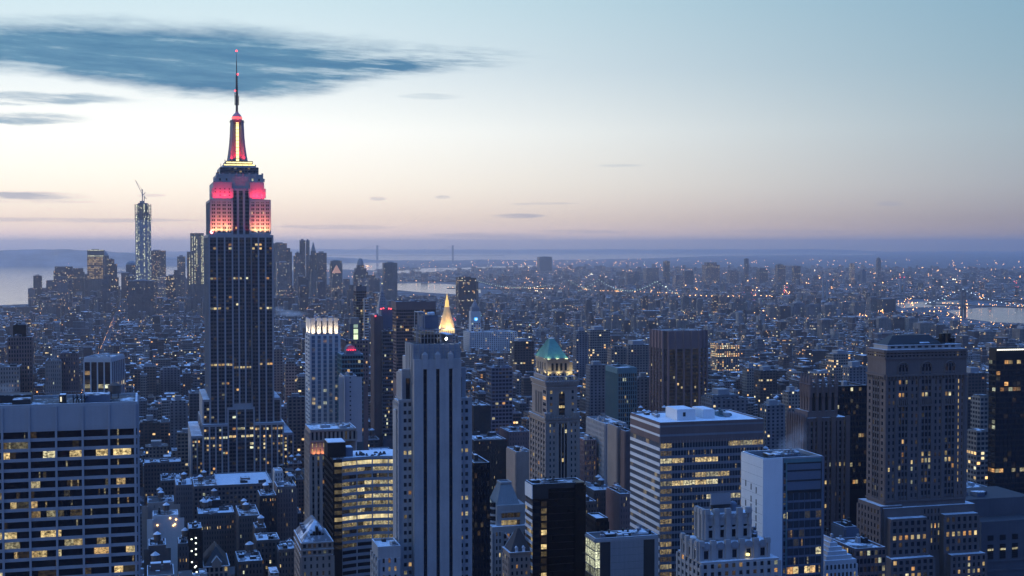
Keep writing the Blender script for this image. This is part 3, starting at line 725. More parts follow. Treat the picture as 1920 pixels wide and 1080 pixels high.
# ---- 3. limestone tower with three black stripes
def stripe_tower():
    b = Bld('limestone_tower', 'pale limestone setback tower with three black vertical stripes and a boxy plant on its roof', 763, 776, 862, 646, 560, d=None, maxd=40, ref='the black-striped limestone tower', cat='skyscraper')
    mb = MB(); U, z = b.ux, b.z
    L = (U(774.6), U(863), -1.2, 24)
    D_ = b.d; mb.box(U(776), U(861.7), 0, D_, 0, z(646.5), 0, mt=2)
    mb.box(*L, 0, z(674), 0, mt=2)
    st = [(792, 798.8), (816, 822.4), (840, 846.5)]
    # shaft skin in strips left and right of the black stripes
    es = [774.6] + [q for s_ in st for q in s_] + [863]
    for k in range(0, 8, 2): fbox(mb, 'F', L, U(es[k]) - L[0], U(es[k + 1]) - L[0], -.05, .75, 0, z(674) + .1, 0)
    for a, e in st:
        fbox(mb, 'F', L, U(a) - L[0] - .02, U(e) - L[0] + .02, -.05, .72, z(690), z(676), 0)
        mb.box(U(a) - .45, U(e) + .45, -2.2, -.6, z(692), z(665), 0)      # deco finial over each stripe
        mb.hip(U(a) - .45, U(e) + .45, -2.2, -.6, z(665), z(660), .8, .6, 0)
        facade(b, mb, 'F', (U(a), U(e), -1.2, 24), 0, z(690), 55, 1, .2, .9, .12, .1, lambda i, j: (0.0, .5), 1, 1, keep=False)
    # crown: buttressed parapet
    C = (U(776), U(861.7), 0, D_)
    for k in range(10): fbox(mb, 'F', C, k * flen('F', C) / 9 - .25, k * flen('F', C) / 9 + .25, -.05, .5, z(676), z(645), 3)
    for r_ in (655, 661): fbox(mb, 'F', C, 0, flen('F', C), -.05, .22, z(r_), z(r_) + .22, 3)
    for k in range(5): fbox(mb, 'L', C, max(0, k * D_ / 4 - .8), k * D_ / 4 + .8, -.05, .7, z(720), z(645.5), 0)
    # stepped shoulders
    for (a, e, y0, y1, r_) in ((757.5, 775.5, 4.5, b.vx(746.5, U(757.5)), 697), (749.6, 776, 2.5, b.vx(738, U(749.6)), 753), (746, 777, 5, b.vx(736.5, U(746)), 772), (862, 878, 4.5, 26, 696), (861, 887.5, 2.5, 26, 753)):
        mb.box(U(a), U(e), y0, y1, 0, z(r_), 0, mt=2); mb.box(U(a) - .2, U(e) + .2, y0 - .2, y0 + .5, z(r_) - .2, z(r_) + .8, 0, mt=2)
    W1 = lit_p(.05, .4, .9)
    fh = 15.2 * b.D / F
    for (x0, x1, y0) in ((758, 764.6, 2.5), (766.8, 773.4, 2.5), (864.3, 870.8, 2.5), (874, 880.4, 2.5)):
        R_ = (U(x0), U(x1), y0, y0 + 20); n_ = int((z(755) - 8) / fh)
        facade(b, mb, 'F', R_, z(762.5) + .45 * fh - n_ * fh, z(762.5) + .45 * fh, n_, 1, .25, fh * .52, .12, .1, lit_p(.06, .4, 1.0, {n_ - 7: .8, n_ - 15: .7, n_ - 22: .6}), 0, 0)
    for (a, y0) in ((768.3, 4.5), (866.5, 4.5)): facade(b, mb, 'F', (U(a - 3.3), U(a + 3.3), y0, y0 + 20), z(751), z(711), 3, 1, .2, .9, .15, .1, lit_p(.1, .1, .2), 1, 1)
    Lf = (U(749.6), U(776), 2.5, b.vx(738, U(749.6)))
    facade(b, mb, 'L', Lf, 20, z(757), 50, 4, 1.5, 1.7, .35, .25, lit_p(.03), 0, 0)
    facade(b, mb, 'L', (U(757.5), U(775.5), 4.5, b.vx(746.5, U(757.5))), z(752), z(702), 13, 2, 3.2, 1.3, .5, .3, lit_p(.03), 0, 0)
    b.part('stone_body', mb, [M['lime'], M['black'], M['snow'], M['metal']])
    # cooling plant on the roof: platform, tank box, frames, ducts
    h = z(646.5)
    mb = MB(); mb.face([(C[0] + .5, .5, h + .15), (C[1] - .5, .5, h + .15), (C[1] - .5, D_ - .5, h + .15), (C[0] + .5, D_ - .5, h + .15)]); b.part('roof', mb, [M['roofdark']])
    mb = MB(); mb.box(U(795), U(830), 6, 22, h + .2, h + 3.6, 0)
    for r_ in (0, 1.7, 3.4): mb.box(U(793), U(833), 5, 23, h + 2.2 + r_, h + 2.42 + r_, 1)
    for k in range(7): x = U(794 + 6.2 * k); mb.bar((x, 5.1, h), (x, 5.1, h + 6.5), .16, 1)
    b.part('plant_platform', mb, [M['dark'], M['metal']])
    mb = MB(); mb.box(U(800), U(829), 8, 20, h + 6.2, h + 11.5, 0); mb.box(U(800.5), U(828.5), 8.4, 19.6, h + 11.504, h + 11.7, 1, 0, .3); b.part('cooling_tower', mb, [M['bluegrey'], M['roof']])
    mb = MB()
    for px in (790.5, 796.5, 801.5): mb.bar((U(px), 6.5, h + 5), (U(px), 6.5, h + 13.2), .26); mb.bar((U(px), 15, h + 5), (U(px), 15, h + 13.2), .26); mb.bar((U(px), 6.5, h + 13.2), (U(px), 15, h + 13.2), .26)
    mb.bar((U(790.5), 6.5, h + 13.2), (U(796.5), 6.5, h + 13.2), .3); mb.bar((U(796.5), 6.5, h + 13.2), (U(802), 6.5, h + 12.4), .3)
    for px in (785, 788): mb.bar((U(px), 5, h), (U(px), 5, h + 8.2), .2)
    mb.bar((U(783), 5, h + 8), (U(798), 5, h + 6.2), .2); mb.bar((U(783), 5, h + 7), (U(798), 5, h + 5.2), .2)
    b.part('steel_frame', mb, [M['metal']])
    for px, hh in ((816, 12.5), (822, 12.6)):
        mb = MB(); mb.lathe([(.9, h + 11.4), (1.0, h + hh), (.6, h + hh + .5)], U(px), 12, 10); b.part('fan', mb, [M['white']])
    mb = MB(); mb.box(U(845), U(859), 10, 24, h + .2, h + 3.2, 0); mb.box(U(845) + .2, U(859) - .2, 10.2, 23.8, h + 3.204, h + 3.5, 1, 0, .8); b.part('bulkhead', mb, [M['tan'], M['roofsnow']])
    mb = MB(); mb.lathe([(.08, h + 1.7), (.42, h + 2.1), (.42, h + 2.4), (.08, h + 2.8)], U(836.5), -.3, 10); o = b.part('roof_lamp', mb, lamp_mat('bright roof lamp', (1, .97, .85), 40))
    mb = MB(); mb.bar((U(836.5), .2, h - .5), (U(836.5), -.3, h + 1.8), .1); mb.build('post', M['dark'], o)
    windows(b, M['win'], 100)
    # low annex in front of its left foot
    a = Bld('setback_annex', 'low pale annex with a snowy flat roof at the foot of the black-striped tower', 700, 709, 751, 1030, 548, d=16, ref='the pale annex')
    mb = MB(); R_ = (0, a.w, 0, a.d); mb.box(*R_, 0, a.zt, 0, mt=0)
    fh = 3.4
    facade(a, mb, 'F', R_, a.zt - 4 - 10 * fh, a.zt - 4, 10, 3, 1.5, 1.5, .45, .3, lit_p(.1, .2, .6), 0, 0, mg=1.0)
    facade(a, mb, 'L', R_, a.zt - 4 - 10 * fh, a.zt - 4, 10, 3, 2.2, 1.5, .45, .3, lit_p(.03), 0, 0)
    a.part('stone_body', mb, [M['lime']]); roof(a, R_, a.zt, 1.0, 'roofsnow', 'lime'); clutter(a, R_, a.zt, 2, hmax=1.6); windows(a)
stripe_tower()

# ---- 4. tower with the green copper roof
def green_roof_tower():
    b = Bld('green_roof_tower', 'ornate tan stone tower with a floodlit green copper pyramid roof', 997.6, 1024.6, 1082, 715, 832, d=None, yb=900, ref='the green-roofed tower', cat='tower')
    mb = MB(); U, z = b.ux, b.z; w_, d_ = b.w, b.d
    R_ = (0, w_, 0, d_)
    # lower shaft a little wider
    LR = (U(1022.5), U(1086), -1.3, d_ + 1.3)
    mb.box(*LR, 0, z(783), 0, mt=2); mb.box(*R_, 0, z(715), 0, mt=2)
    for rr, o, hh in ((783, 1.0, 1.6), (790, .6, .9)): mb.box(LR[0] - o, LR[1] + o, LR[2] - o, LR[3] + o, z(rr) - hh, z(rr), 0, mt=2)
    for rr, o, hh in ((715, 1.3, 1.0), (719, .8, 1.3), (727, .4, 1.0)): mb.box(-o, w_ + o, -o, d_ + o, z(rr) - hh, z(rr), 0, mt=2)
    for k in range(14): mb.box(-1 + k * (w_ + 2) / 14, -1 + k * (w_ + 2) / 14 + .6, -1.1, -.3, z(724), z(718), 0)   # brackets
    # attic storey and belvedere
    AR = (U(1027), U(1081), 1.0, d_ - 1); mb.box(*AR, z(716), z(707), 0, mt=2)
    facade(b, mb, 'F', AR, z(715), z(708), 1, 7, 1.4, .5, .3, .2, lit_p(.3, .4, .9), 0, 0)
    TR = (U(1029.5), U(1070.5), 3.0, d_ - 3.5); mb.box(*TR, z(708), z(674), 0)
    mb.box(TR[0] + flen('F', TR) - .2, U(1079), 6, d_ - 6, z(708), z(681), 0, mt=2)
    for o, rr, hh in ((.9, 673, .7), (.5, 676, 1.2)): mb.box(TR[0] - o, TR[1] + o, TR[2] - o, TR[3] + o, z(rr) - hh, z(rr), 0)
    for f_ in 'FL':
        LL = flen(f_, TR)
        for k in range(4):      # arched openings
            u = LL * (.22 + .2 * k); b_ = []
            for q in range(9): a_ = math.pi * q / 8; b_.append((u - .75 * math.cos(a_), z(684.5) + .75 * math.sin(a_)))
            pts = [(u - .75, z(696))] + b_ + [(u + .75, z(696))]
            mb.face([fpt(f_, TR, p[0], .05, p[1]) for p in pts][::-1], 1)
            fbox(mb, f_, TR, u - 1.1, u - .8, -.05, .22, z(697), z(684), 0); fbox(mb, f_, TR, u + .8, u + 1.1, -.05, .22, z(697), z(684), 0)
        fbox(mb, f_, TR, 0, LL, -.05, .25, z(699), z(697), 0)
        facade(b, mb, f_, TR, z(707), z(702), 1, 5, 1.6, .3, .2, .15, lit_p(.3, .5, 1), 0, 0)
    for k in range(9):          # statues and urns along the terrace
        x = U(1022) + k * (U(1083) - U(1022)) / 8; mb.lathe([(.5, z(715)), (.55, z(713)), (.25, z(712)), (.45, z(711)), (.1, z(709.5))], x, -.6, 8, 0)
    # upper shaft: tall arches
    fh = 10.9 * b.D / F
    for f_ in 'FL':
        LL = flen(f_, R_)
        cs = ([.5] if f_ == 'F' else [.35, .52, .69])
        hw = 1.95 if f_ == 'F' else .8
        for cc in cs:
            u = LL * cc; pts = [(u - hw, z(779))] + [(u - hw * math.cos(math.pi * q / 10), z(741) + hw * math.sin(math.pi * q / 10)) for q in range(11)] + [(u + hw, z(779))]
            mb.face([fpt(f_, R_, p[0], .05, p[1]) for p in pts][::-1], 1)
            for s_ in (-1, 1): fbox(mb, f_, R_, u + s_ * (hw + .25) - .25, u + s_ * (hw + .25) + .25, -.05, .35, z(779), z(741), 0)
            ar = [(hw + .5, 0)]
            for q in range(8):
                a0, a1 = math.pi * q / 8, math.pi * (q + 1) / 8
                mb.bar(fpt(f_, R_, u - (hw + .25) * math.cos(a0), .2, z(741) + (hw + .25) * math.sin(a0)), fpt(f_, R_, u - (hw + .25) * math.cos(a1), .2, z(741) + (hw + .25) * math.sin(a1)), .3, 0)
            if f_ == 'F':
                for i in range(5):
                    fbox(mb, f_, R_, u - hw, u + hw, .05, .16, z(777) + i * fh * .82, z(777) + i * fh * .82 + .7, 1)
                    for j in range(3): b.wins.append(('F', fpt('F', R_, u - hw + (j + .5) * hw * 2 / 3, .1, z(777) + i * fh * .82 + 1.5), hw * 2 / 3 - .25, 1.5, .95 if i == 1 and j < 3 else (.6 if i == 4 and j == 1 else .02), .5, True))
    for a, e in ((1031, 1036), (1071.5, 1076)):
        facade(b, mb, 'F', (U(a), U(e), 0, d_), z(779), z(733), 4, 1, .2, fh * .55, .1, .08, lit_p(.3, .3, .6), 0, 0)
    facade(b, mb, 'L', (0, w_, 0, d_ * .25), z(779), z(733), 4, 1, 1.6, fh * .5, .1, .08, lit_p(.05), 0, 0, keep=False)
    # lower shaft: pairs left and right, dark triple strip between
    nf = 26; z0 = z(795) - nf * fh
    lr = lit_p(.1, .35, .9, {nf - 2: .35})
    for a, e, nb in ((1027, 1041, 2), (1067, 1081, 2)): facade(b, mb, 'F', (U(a), U(e), -1.3, d_), z0, z(795), nf, nb, 1.6, fh * .5, .15, .12, lr, 0, 0)
    R3 = (U(1045.5), U(1062.5), -1.3, d_); facade(b, mb, 'F', R3, z0, z(795), nf, 3, .6, fh * .38, .5, .1, lr, 0, 1)
    for px in (1025, 1043.5, 1064.5, 1083.5): fbox(mb, 'F', LR, U(px) - LR[0] - .7, U(px) - LR[0] + .7, -.05, .5, 0, z(786), 0)
    facade(b, mb, 'L', LR, z0, z(795), nf, 6, 2.2, fh * .45, .5, .15, lit_p(.06, .3, .8), 0, 0)
    for k in range(12): mb.box(LR[0] - .6 + k * (LR[1] - LR[0] + 1) / 12, LR[0] + k * (LR[1] - LR[0] + 1) / 12, LR[2] - 1.5, LR[2] - .6, z(786), z(778), 0)
    for px in (1026, 1080): mb.box(U(px) - 2, U(px) + 2, -1.9, 1, z(784), z(774), 0, mt=2); mb.lathe([(.6, z(774)), (.7, z(772)), (.1, z(770))], U(px), -.6, 8)
    b.part('stone_body', mb, [M['tan'], M['glass'], M['snow']])
    # pyramid roof with ridges
    mb = MB(); P = (TR[0] - .6, TR[1] - (U(1070.5) - U(1065.5)) + .4, TR[2] - .6, TR[3] + .6)
    mb.hip(*P, z(673), z(638.5), .80, .86, 0)
    px0, px1 = P[0], P[1]; mx, my = (P[0] + P[1]) / 2, (P[2] + P[3]) / 2
    rx, ry = (P[1] - P[0]) / 2, (P[3] - P[2]) / 2
    for k in range(13):         # standing seams
        f_ = -1 + 2 * k / 12
        mb.bar((mx + rx * f_, P[2] - .02, z(672.8)), (mx + rx * .2 * f_, my - ry * .14, z(638.5)), .09, 0, 4)
        mb.bar((P[0] - .02, my + ry * f_, z(672.8)), (mx - rx * .2, my + ry * .14 * f_, z(638.5)), .09, 0, 4)
    ro = b.part('copper_roof', mb, [M['copper']])
    mb = MB(); mb.box(mx - rx * .21, mx + rx * .21, my - ry * .15, my + ry * .15, z(638.5) - .05, z(637.3)); mb.build('ridge_cap', M['snow'], ro)
    yg, wh = (1, .88, .38), (.75, 1, .62)
    LL = flen('F', TR)
    for f_ in (.05, .5, .97): lamp('floodlight', b, (TR[0] + LL * f_, 1.2, z(707) + .3), (TR[0] + LL * f_, 3.2, z(690)), yg, 1700, .3, 120, 1)
    for f_ in (.2, .85): lamp('floodlight', b, (TR[0] - 1.6, TR[2] + (TR[3] - TR[2]) * f_, z(707) + .3), (TR[0], TR[2] + (TR[3] - TR[2]) * f_, z(690)), yg, 1500, .3, 120, 1)
    lamp('floodlight', b, (U(1076), 3.6, z(707) + .3), (U(1075), 6.2, z(694)), yg, 1500, .3, 120, 1)
    for x in (P[0] + .5, mx, P[1] - .5): lamp('floodlight', b, (x, P[2] - 2.2, z(675)), (mx + (x - mx) * .6, my - ry * .5, z(655)), wh, 1500, .3, 90, 1)
    for y in (P[2] + 1, P[3] - 2): lamp('floodlight', b, (P[0] - 2.2, y, z(675)), (mx - rx * .5, my, z(655)), wh, 1200, .3, 90, 1)
    windows(b, M['win'], 100)
green_roof_tower()

# ---- 5. office block with white-striped side and glass front
def striped_office():
    b = Bld('office_block', 'office block with white-striped side, dark top bands and a snow-covered flat roof', 1183, 1238, 1431, 795, 640, d=None, maxd=80, yb=1060, ref='the white-striped office block')
    mb = MB(); R_ = (0, b.w, 0, b.d); z = b.z; w_, d_, h = b.w, b.d, b.zt
    mb.box(*R_, 0, h, 1, mt=1)
    fh = 14.35 * b.D / F; nf = 34; zt_ = z(832); zb = zt_ - nf * fh
    rows = {nf - 3: (.45, .8), nf - 5: (.15, .6), nf - 6: (.35, .8), nf - 7: (.25, .5), nf - 8: (.3, .85), nf - 9: (.2, .6), nf - 10: (.4, .8), nf - 12: (.45, .7), nf - 13: (.1, .4), nf - 4: (.12, .4), nf - 2: (.1, .35), nf - 14: (.2, .5), nf - 17: (.3, .6)}
    nb = 9; bw = w_ / nb
    for i in range(nf):
        zz = zb + i * fh
        fbox(mb, 'F', R_, 0, w_, -.05, .12, zz, zz + 1.35, 2)
        p, k = rows.get(i, (.1, .35))
        run = 0.0
        for j in range(nb):
            if R() < .55: run = RU(.6, 1.15) * k if R() < p else RU(0, .01)
            b.wins.append(('F', fpt('F', R_, (j + .5) * bw, .05, zz + (1.35 + fh) / 2), bw - .12, fh - 1.35, run if j > 0 else max(run, RU(.02, .3)), RU(.4, .7), True))
        fbox(mb, 'L', R_, 0, d_, -.05, .35, zz, zz + 1.55, 0)
        nl = 11; bl = d_ / nl
        for j in range(nl):
            b.wins.append(('L', fpt('L', R_, (j + .5) * bl, .05, zz + (1.55 + fh) / 2), bl - .1, fh - 1.55, RU(.1, .35) if R() < .1 else RU(0, .01), RU(.4, .6), j > 7))
    for j in range(nb * 4 + 1): fbox(mb, 'F', R_, j * bw / 4 - .05, j * bw / 4 + .05, -.05, .22, 20, zt_ + 1.3, 3)
    for j in range(41): fbox(mb, 'L', R_, j * d_ / 40 - .09, j * d_ / 40 + .09, -.05, .12, 20, h - 2, 3)
    # mechanical bands at the top: brown-black louvres with pale lines
    zs = [z(832), z(826), z(816), z(811), z(801.5), z(798.5)]
    fbox(mb, 'F', R_, 0, w_, -.05, .3, z(797.8), h + .2, 4); fbox(mb, 'F', R_, 0, w_, -.05, .16, z(815), z(801.5), 4); fbox(mb, 'F', R_, 0, w_, -.05, .16, z(832), z(819), 4)
    fbox(mb, 'F', R_, 0, w_, -.05, .2, z(819), z(815), 2); fbox(mb, 'F', R_, 0, w_, -.05, .2, z(801.5), z(797.8), 2)
    fbox(mb, 'L', R_, 0, d_, -.05, .3, z(797.8), h + .2, 4); fbox(mb, 'L', R_, 0, d_, -.05, .25, z(815), z(803), 4); fbox(mb, 'L', R_, 0, d_, -.05, .25, z(831), z(819), 4)
    fbox(mb, 'L', R_, 0, d_, -.05, .35, z(803), z(797.8), 0); fbox(mb, 'L', R_, 0, d_, -.05, .35, z(819), z(815), 0)
    b.part('curtain_wall', mb, [M['white'], M['glass'], M['slate'], M['metal'], M['brown']])
    roof(b, R_, h, .7, 'roofsnow', 'brown', .5, .75)
    mb = MB(); mb.box(b.ux(1283), b.ux(1318), 9, 24, h + .1, h + 5.2, 0); mb.box(b.ux(1283) + .3, b.ux(1318) - .3, 9.3, 23.7, h + 5.204, h + 5.5, 1, 0, .8); mb.box(b.ux(1294), b.ux(1299), 8.9, 9.1, h + 2, h + 4, 2); b.part('bulkhead', mb, [M['white'], M['roofsnow'], M['dark']])
    mb = MB(); mb.box(b.ux(1337), b.ux(1359), 12, 26, h + .1, h + 4.4, 0); mb.box(b.ux(1337) + .3, b.ux(1359) - .3, 12.3, 25.7, h + 4.404, h + 4.7, 1, 0, .8); b.part('bulkhead', mb, [M['white'], M['roofsnow']])
    clutter(b, (b.ux(1362), b.ux(1425), 12, d_ - 4), h, 9, ('dark', 'tealm', 'metal'), 2.2)
    clutter(b, (b.ux(1245), b.ux(1280), d_ * .5, d_ - 3), h, 3, ('dark', 'metal'), 1.2)
    mb = MB()
    for k in range(5): mb.bar((b.ux(1262 + 30 * k), 20 + k * 3, h), (b.ux(1262 + 30 * k), 20 + k * 3, h + 3.4), .09)
    b.part('roof_aerial', mb, [M['dark']])
    windows(b, M['winoffice'], 100)
striped_office()

# ---- 6. white tower with blank side and blue glass front
def white_tower():
    b = Bld('white_glass_tower', 'white-panelled tower with a blank side, slot windows and a blue glass front under drifting steam', 1391, 1431, 1543, 861, 560, d=None, maxd=60, ref='the white blank-sided tower')
    mb = MB(); U, z = b.ux, b.z; w_, d_, h = b.w, b.d, b.zt; R_ = (0, w_, 0, d_)
    mb.box(*R_, 0, h - 1.2, 1)
    fbox(mb, 'L', R_, 0, d_, -.05, .3, 0, h, 0)
    fbox(mb, 'F', R_, -.3, U(1466.5), -.05, .55, 0, h + .1, 0)
    fbox(mb, 'F', R_, U(1540.5), w_ + .3, -.05, .55, 0, h, 3)
    # slot windows of the stair on the white side
    for k, px in enumerate((1400, 1410, 1419.5)):
        for i, row in enumerate((910, 933, 948, 963, 978)):
            if i == 1 and k == 0: continue
            u = b.vx(px); zz = z(row + k * 3.0) - 3; mb.box(-.36, -.28, u - .45, u + .45, zz, zz + 2.6, 1)
    for k in range(1, 40): fbox(mb, 'L', R_, 0, d_, .28, .312, h - k * 3.9, h - k * 3.9 + .06, 3)
    # glass front: three tall mechanical storeys above, floors below
    G_ = (U(1466.5), U(1540.5), 0, d_)
    fbox(mb, 'F', G_, 0, flen('F', G_), -.05, .12, z(870), h - .4, 2)
    for r0, r1 in ((884, 873), (903, 887), (922, 906)):
        fbox(mb, 'F', G_, 2.2, flen('F', G_) - .4, -.05, .18, z(r0), z(r1), 3); fbox(mb, 'F', G_, 2.2, flen('F', G_) - .4, -.05, .3, z(r0) - .5, z(r0), 1)
    fh = 3.9; nf = 26; zb = z(928) - nf * fh
    facade(b, mb, 'F', G_, zb, z(928), nf, 7, .14, .9, .22, .1, lit_p(.05, .3, 1.0, {nf - 1: .25, nf - 9: .5, nf - 3: .15}), 3, 3)
    fbox(mb, 'F', G_, 0, .5, -.05, .5, 0, h, 3); fbox(mb, 'F', G_, 1.7, 2.2, -.05, .35, 0, z(870), 2)
    facade(b, mb, 'F', (G_[0] + .5, G_[0] + 1.7, 0, d_), zb, z(875), nf + 13, 1, .05, .9, .1, .08, lit_p(.2, .1, .3), 3, 3)
    b.part('panel_body', mb, [M['white'], M['dark'], M['tealm'], M['bluegrey']])
    # open roof well with plant
    mb = MB(); e = .8
    for a in ((0, w_, 0, e), (0, w_, d_ - e, d_), (0.01, e, e, d_ - e), (w_ - e, w_ - .01, e, d_ - e)): mb.box(*a, h - 1.5, h + .3 + RU(0, .02), 0, mt=1)
    b.part('parapet', mb, [M['metal'], M['snow']])
    mb = MB(); mb.face([(e, e, h - 1.1), (w_ - e, e, h - 1.1), (w_ - e, d_ - e, h - 1.1), (e, d_ - e, h - 1.1)], 0, 0, .3); b.part('roof', mb, [M['roofdark']])
    clutter(b, (2, w_ - 2, 3, d_ - 3), h - 1.1, 9, ('dark', 'metal', 'bluegrey'), 1.6)
    windows(b, M['winoffice'], 100)
white_tower()

# ---- 7. black glass block
def black_block():
    b = Bld('black_glass_block', 'black glass office block with white-striped side and two lit windows', 985.6, 999, 1095.4, 911, 690, d=None, maxd=45, ref='the black glass block')
    mb = MB(); U, z = b.ux, b.z; w_, d_, h = b.w, b.d, b.zt; R_ = (0, w_, 0, d_)
    mb.box(*R_, 0, h, 0, mt=0)
    fh = 13.6 * b.D / F; nf = 26; zb = z(941) - nf * fh
    for i in range(nf): fbox(mb, 'L', R_, .4, d_, -.05, .35, zb + i * fh, zb + i * fh + 1.5, 2)
    for i in range(nf):
        for j in range(4): b.wins.append(('L', fpt('L', R_, (j + .5) * d_ / 4, .05, zb + i * fh + 2.7), d_ / 4 - .1, fh - 1.6, RU(.2, .6) if R() < .3 else .02, .6, True))
    fbox(mb, 'L', R_, 0, d_, -.05, .4, z(936), h + .1, 1)
    fbox(mb, 'F', R_, 0, U(1028), -.05, .3, z(936), z(918), 3); fbox(mb, 'F', R_, 0, w_, -.05, .32, z(918), h + .05, 3)
    fbox(mb, 'F', R_, U(1028) + .02, w_, -.05, .2, 0, z(918), 0); fbox(mb, 'F', R_, w_ - 5.5, w_ + .2, -.05, 2.2, 0, h - .3, 0)
    for k in range(14): fbox(mb, 'F', R_, U(1028), w_ - 5.5, .18, .24, z(925 + 13.6 * k), z(925 + 13.6 * k) + .35, 4)
    facade(b, mb, 'F', (0, U(1013.5), 0, 9), zb, z(941), nf, 1, .2, 1.4, .1, .12, lambda i, j: (0, .5), 0, 4)
    lits = {nf - 2: .15, nf - 3: .12, nf - 5: 1.0, nf - 7: 1.3, nf - 11: .7, nf - 8: .1, nf - 4: .1}
    facade(b, mb, 'F', (U(1013.5), U(1026), 0, 9), zb, z(941), nf, 1, .6, 1.1, .1, .12, lambda i, j: (lits.get(i, .02), .55), 0, 4)
    b.part('curtain_wall', mb, [M['blackglass'], M['white'], M['white'], M['dark'], M['black']])
    roof(b, R_, h, .8, 'roof', 'dark', .6, .55); clutter(b, R_, h, 6, ('dark', 'metal'), 1.6)
    mb = MB(); mb.box(w_ - 4.8, w_ - .2, -1.8, 5, h + .1, h + .9); b.part('stair_head', mb, M['black'])
    windows(b, M['win'], 100)
black_block()

# ---- 8. postmodern block with a truncated pyramid roof
def pyramid_block():
    b = Bld('pyramid_roof_block', 'grey stone office block with a truncated grey pyramid roof and curved corner bays', 914.6, 932, 985, 948, 720, d=None, maxd=44, ref='the grey truncated-pyramid block')
    mb = MB(); U, z = b.ux, b.z; w_, d_, h = b.w, b.d, b.zt; R_ = (0, w_, 0, d_)
    mb.box(*R_, 0, h, 0, mt=0)
    LR = (U(921), w_ + 3, -2.5, d_ + 6); mb.box(LR[0], LR[1] + 8, LR[2], LR[3], 0, z(986), 0, mt=2)
    fh = 13 * b.D / F
    for rr, k in ((972, .05), (985.5, .7), (998, .45)):
        a_, e_ = U(940), U(975)
        fbox(mb, 'F', R_, a_ - .6, e_ + .6, -.05, .5, z(rr) - .9, z(rr), 0); fbox(mb, 'F', R_, a_ - .6, e_ + .6, -.05, .5, z(rr) + 2.7, z(rr) + 3.4, 0)
        if rr < 986:
            for j in range(6): b.wins.append(('F', fpt('F', R_, a_ + (j + .5) * (e_ - a_) / 6, .06, z(rr) + 1.35), (e_ - a_) / 6 - .15, 2.6, k * RU(.3, 1) if R() < .7 else .03, .55, True))
    # curved bay on the left side
    for i in range(3):
        zz = z(983) + i * fh
        for (rr_, hh, mm) in ((3.9, 1.2, 0), (3.5, 2.4, 1)):
            z0_ = zz if mm == 0 else zz + 1.2
            mb.loft([[(-rr_ * math.sin(math.pi * q / 10), d_ * .5 + d_ * .34 * math.cos(math.pi * q / 10), zq) for q in range(11)] for zq in (z0_, z0_ + hh)], mm)
    nf = 22; zb = z(1000) - nf * fh
    for a, e in ((926, 938), (978, 990)):
        facade(b, mb, 'F', (U(a), U(e), -2.5, d_), zb, z(996), nf, 2, .9, 1.6, .35, .25, lit_p(.12, .3, .8), 0, 0)
    facade(b, mb, 'L', LR, zb, z(996), nf, 5, 2.4, 1.6, .4, .25, lit_p(.08, .3, .6), 0, 0)
    for k in range(3):         # white diagonal braces
        zz = z(1022) - k * 30
        for s_ in (-1, 1):
            mb.bar((U(948) - 1, -2.8, zz + (0 if s_ < 0 else 7)), (U(960), -2.8, zz + (7 if s_ < 0 else 0)), .3, 3); mb.bar((LR[0] - .35, d_ * .45, zz + (0 if s_ < 0 else 7)), (LR[0] - .35, d_ * .62, zz + (7 if s_ < 0 else 0)), .3, 3)
    facade(b, mb, 'F', (U(942), U(976), -2.5, d_), zb, z(1000), nf, 6, .3, 1.2, .2, .15, lit_p(.25, .3, .7), 4, 0)
    b.part('stone_body', mb, [M['lime'], M['glass'], M['snow'], M['white'], M['metal']])
    mb = MB(); mb.hip(U(933) , U(975.6), 1.5, d_ - 2, h + .02, z(911), .56, .56, 0)
    mx, my = (U(933) + U(975.6)) / 2, (d_ - .5) / 2; rx, ry = (U(975.6) - U(933)) / 2, (d_ - 3.5) / 2
    for k in range(11):
        f_ = -1 + k / 5; mb.bar((mx + rx * f_, my - ry, h), (mx + rx * .44 * f_, my - ry * .44, z(911)), .1); mb.bar((mx - rx, my + ry * f_, h), (mx - rx * .44, my + ry * .44 * f_, z(911)), .1)
    ro = b.part('pyramid_roof', mb, [M['lead']])
    mb = MB(); q = .5
    for a in ((mx - rx * q, mx + rx * q, my - ry * q, my - ry * q + .5), (mx - rx * q, mx + rx * q, my + ry * q - .5, my + ry * q), (mx - rx * q - .01, mx - rx * q + .5, my - ry * q + .5, my + ry * q - .5), (mx + rx * q - .5, mx + rx * q + .01, my - ry * q + .5, my + ry * q - .5)): mb.box(*a, z(911.5), z(908.5) + RU(0, .02))
    mb.build('roof_crown', M['metal'], ro)
    windows(b, M['win'], 100)
    # small house-like block with steep dark roof in front
    a = Bld('steep_roof_block', 'small dark stone block with a steep black pyramid roof edged with snow', 943, 956, 1000, 1036, 690, d=None, maxd=30, ref='the small steep-roofed block')
    mb = MB(); R_ = (0, a.w, 0, a.d); mb.box(*R_, 0, a.zt, 0, mt=0); fh = 3.5
    facade(a, mb, 'F', R_, a.zt - 3 - 14 * fh, a.zt - 3, 14, 5, 1.5, 1.6, .3, .22, lit_p(.12, .2, .7), 0, 0); facade(a, mb, 'L', R_, a.zt - 3 - 14 * fh, a.zt - 3, 14, 4, 1.8, 1.6, .3, .22, lit_p(.05), 0, 0)
    mb.box(-.5, a.w + .5, -.5, a.d + .5, a.zt - .8, a.zt + .01, 0, mt=1); a.part('stone_body', mb, [M['tan'], M['snow']])
    mb = MB(); mb.hip(.6, a.w - .6, .6, a.d - .6, a.zt + .02, a.zt + 11, .9, .8, 0); ro = a.part('roof', mb, M['roofdark'])
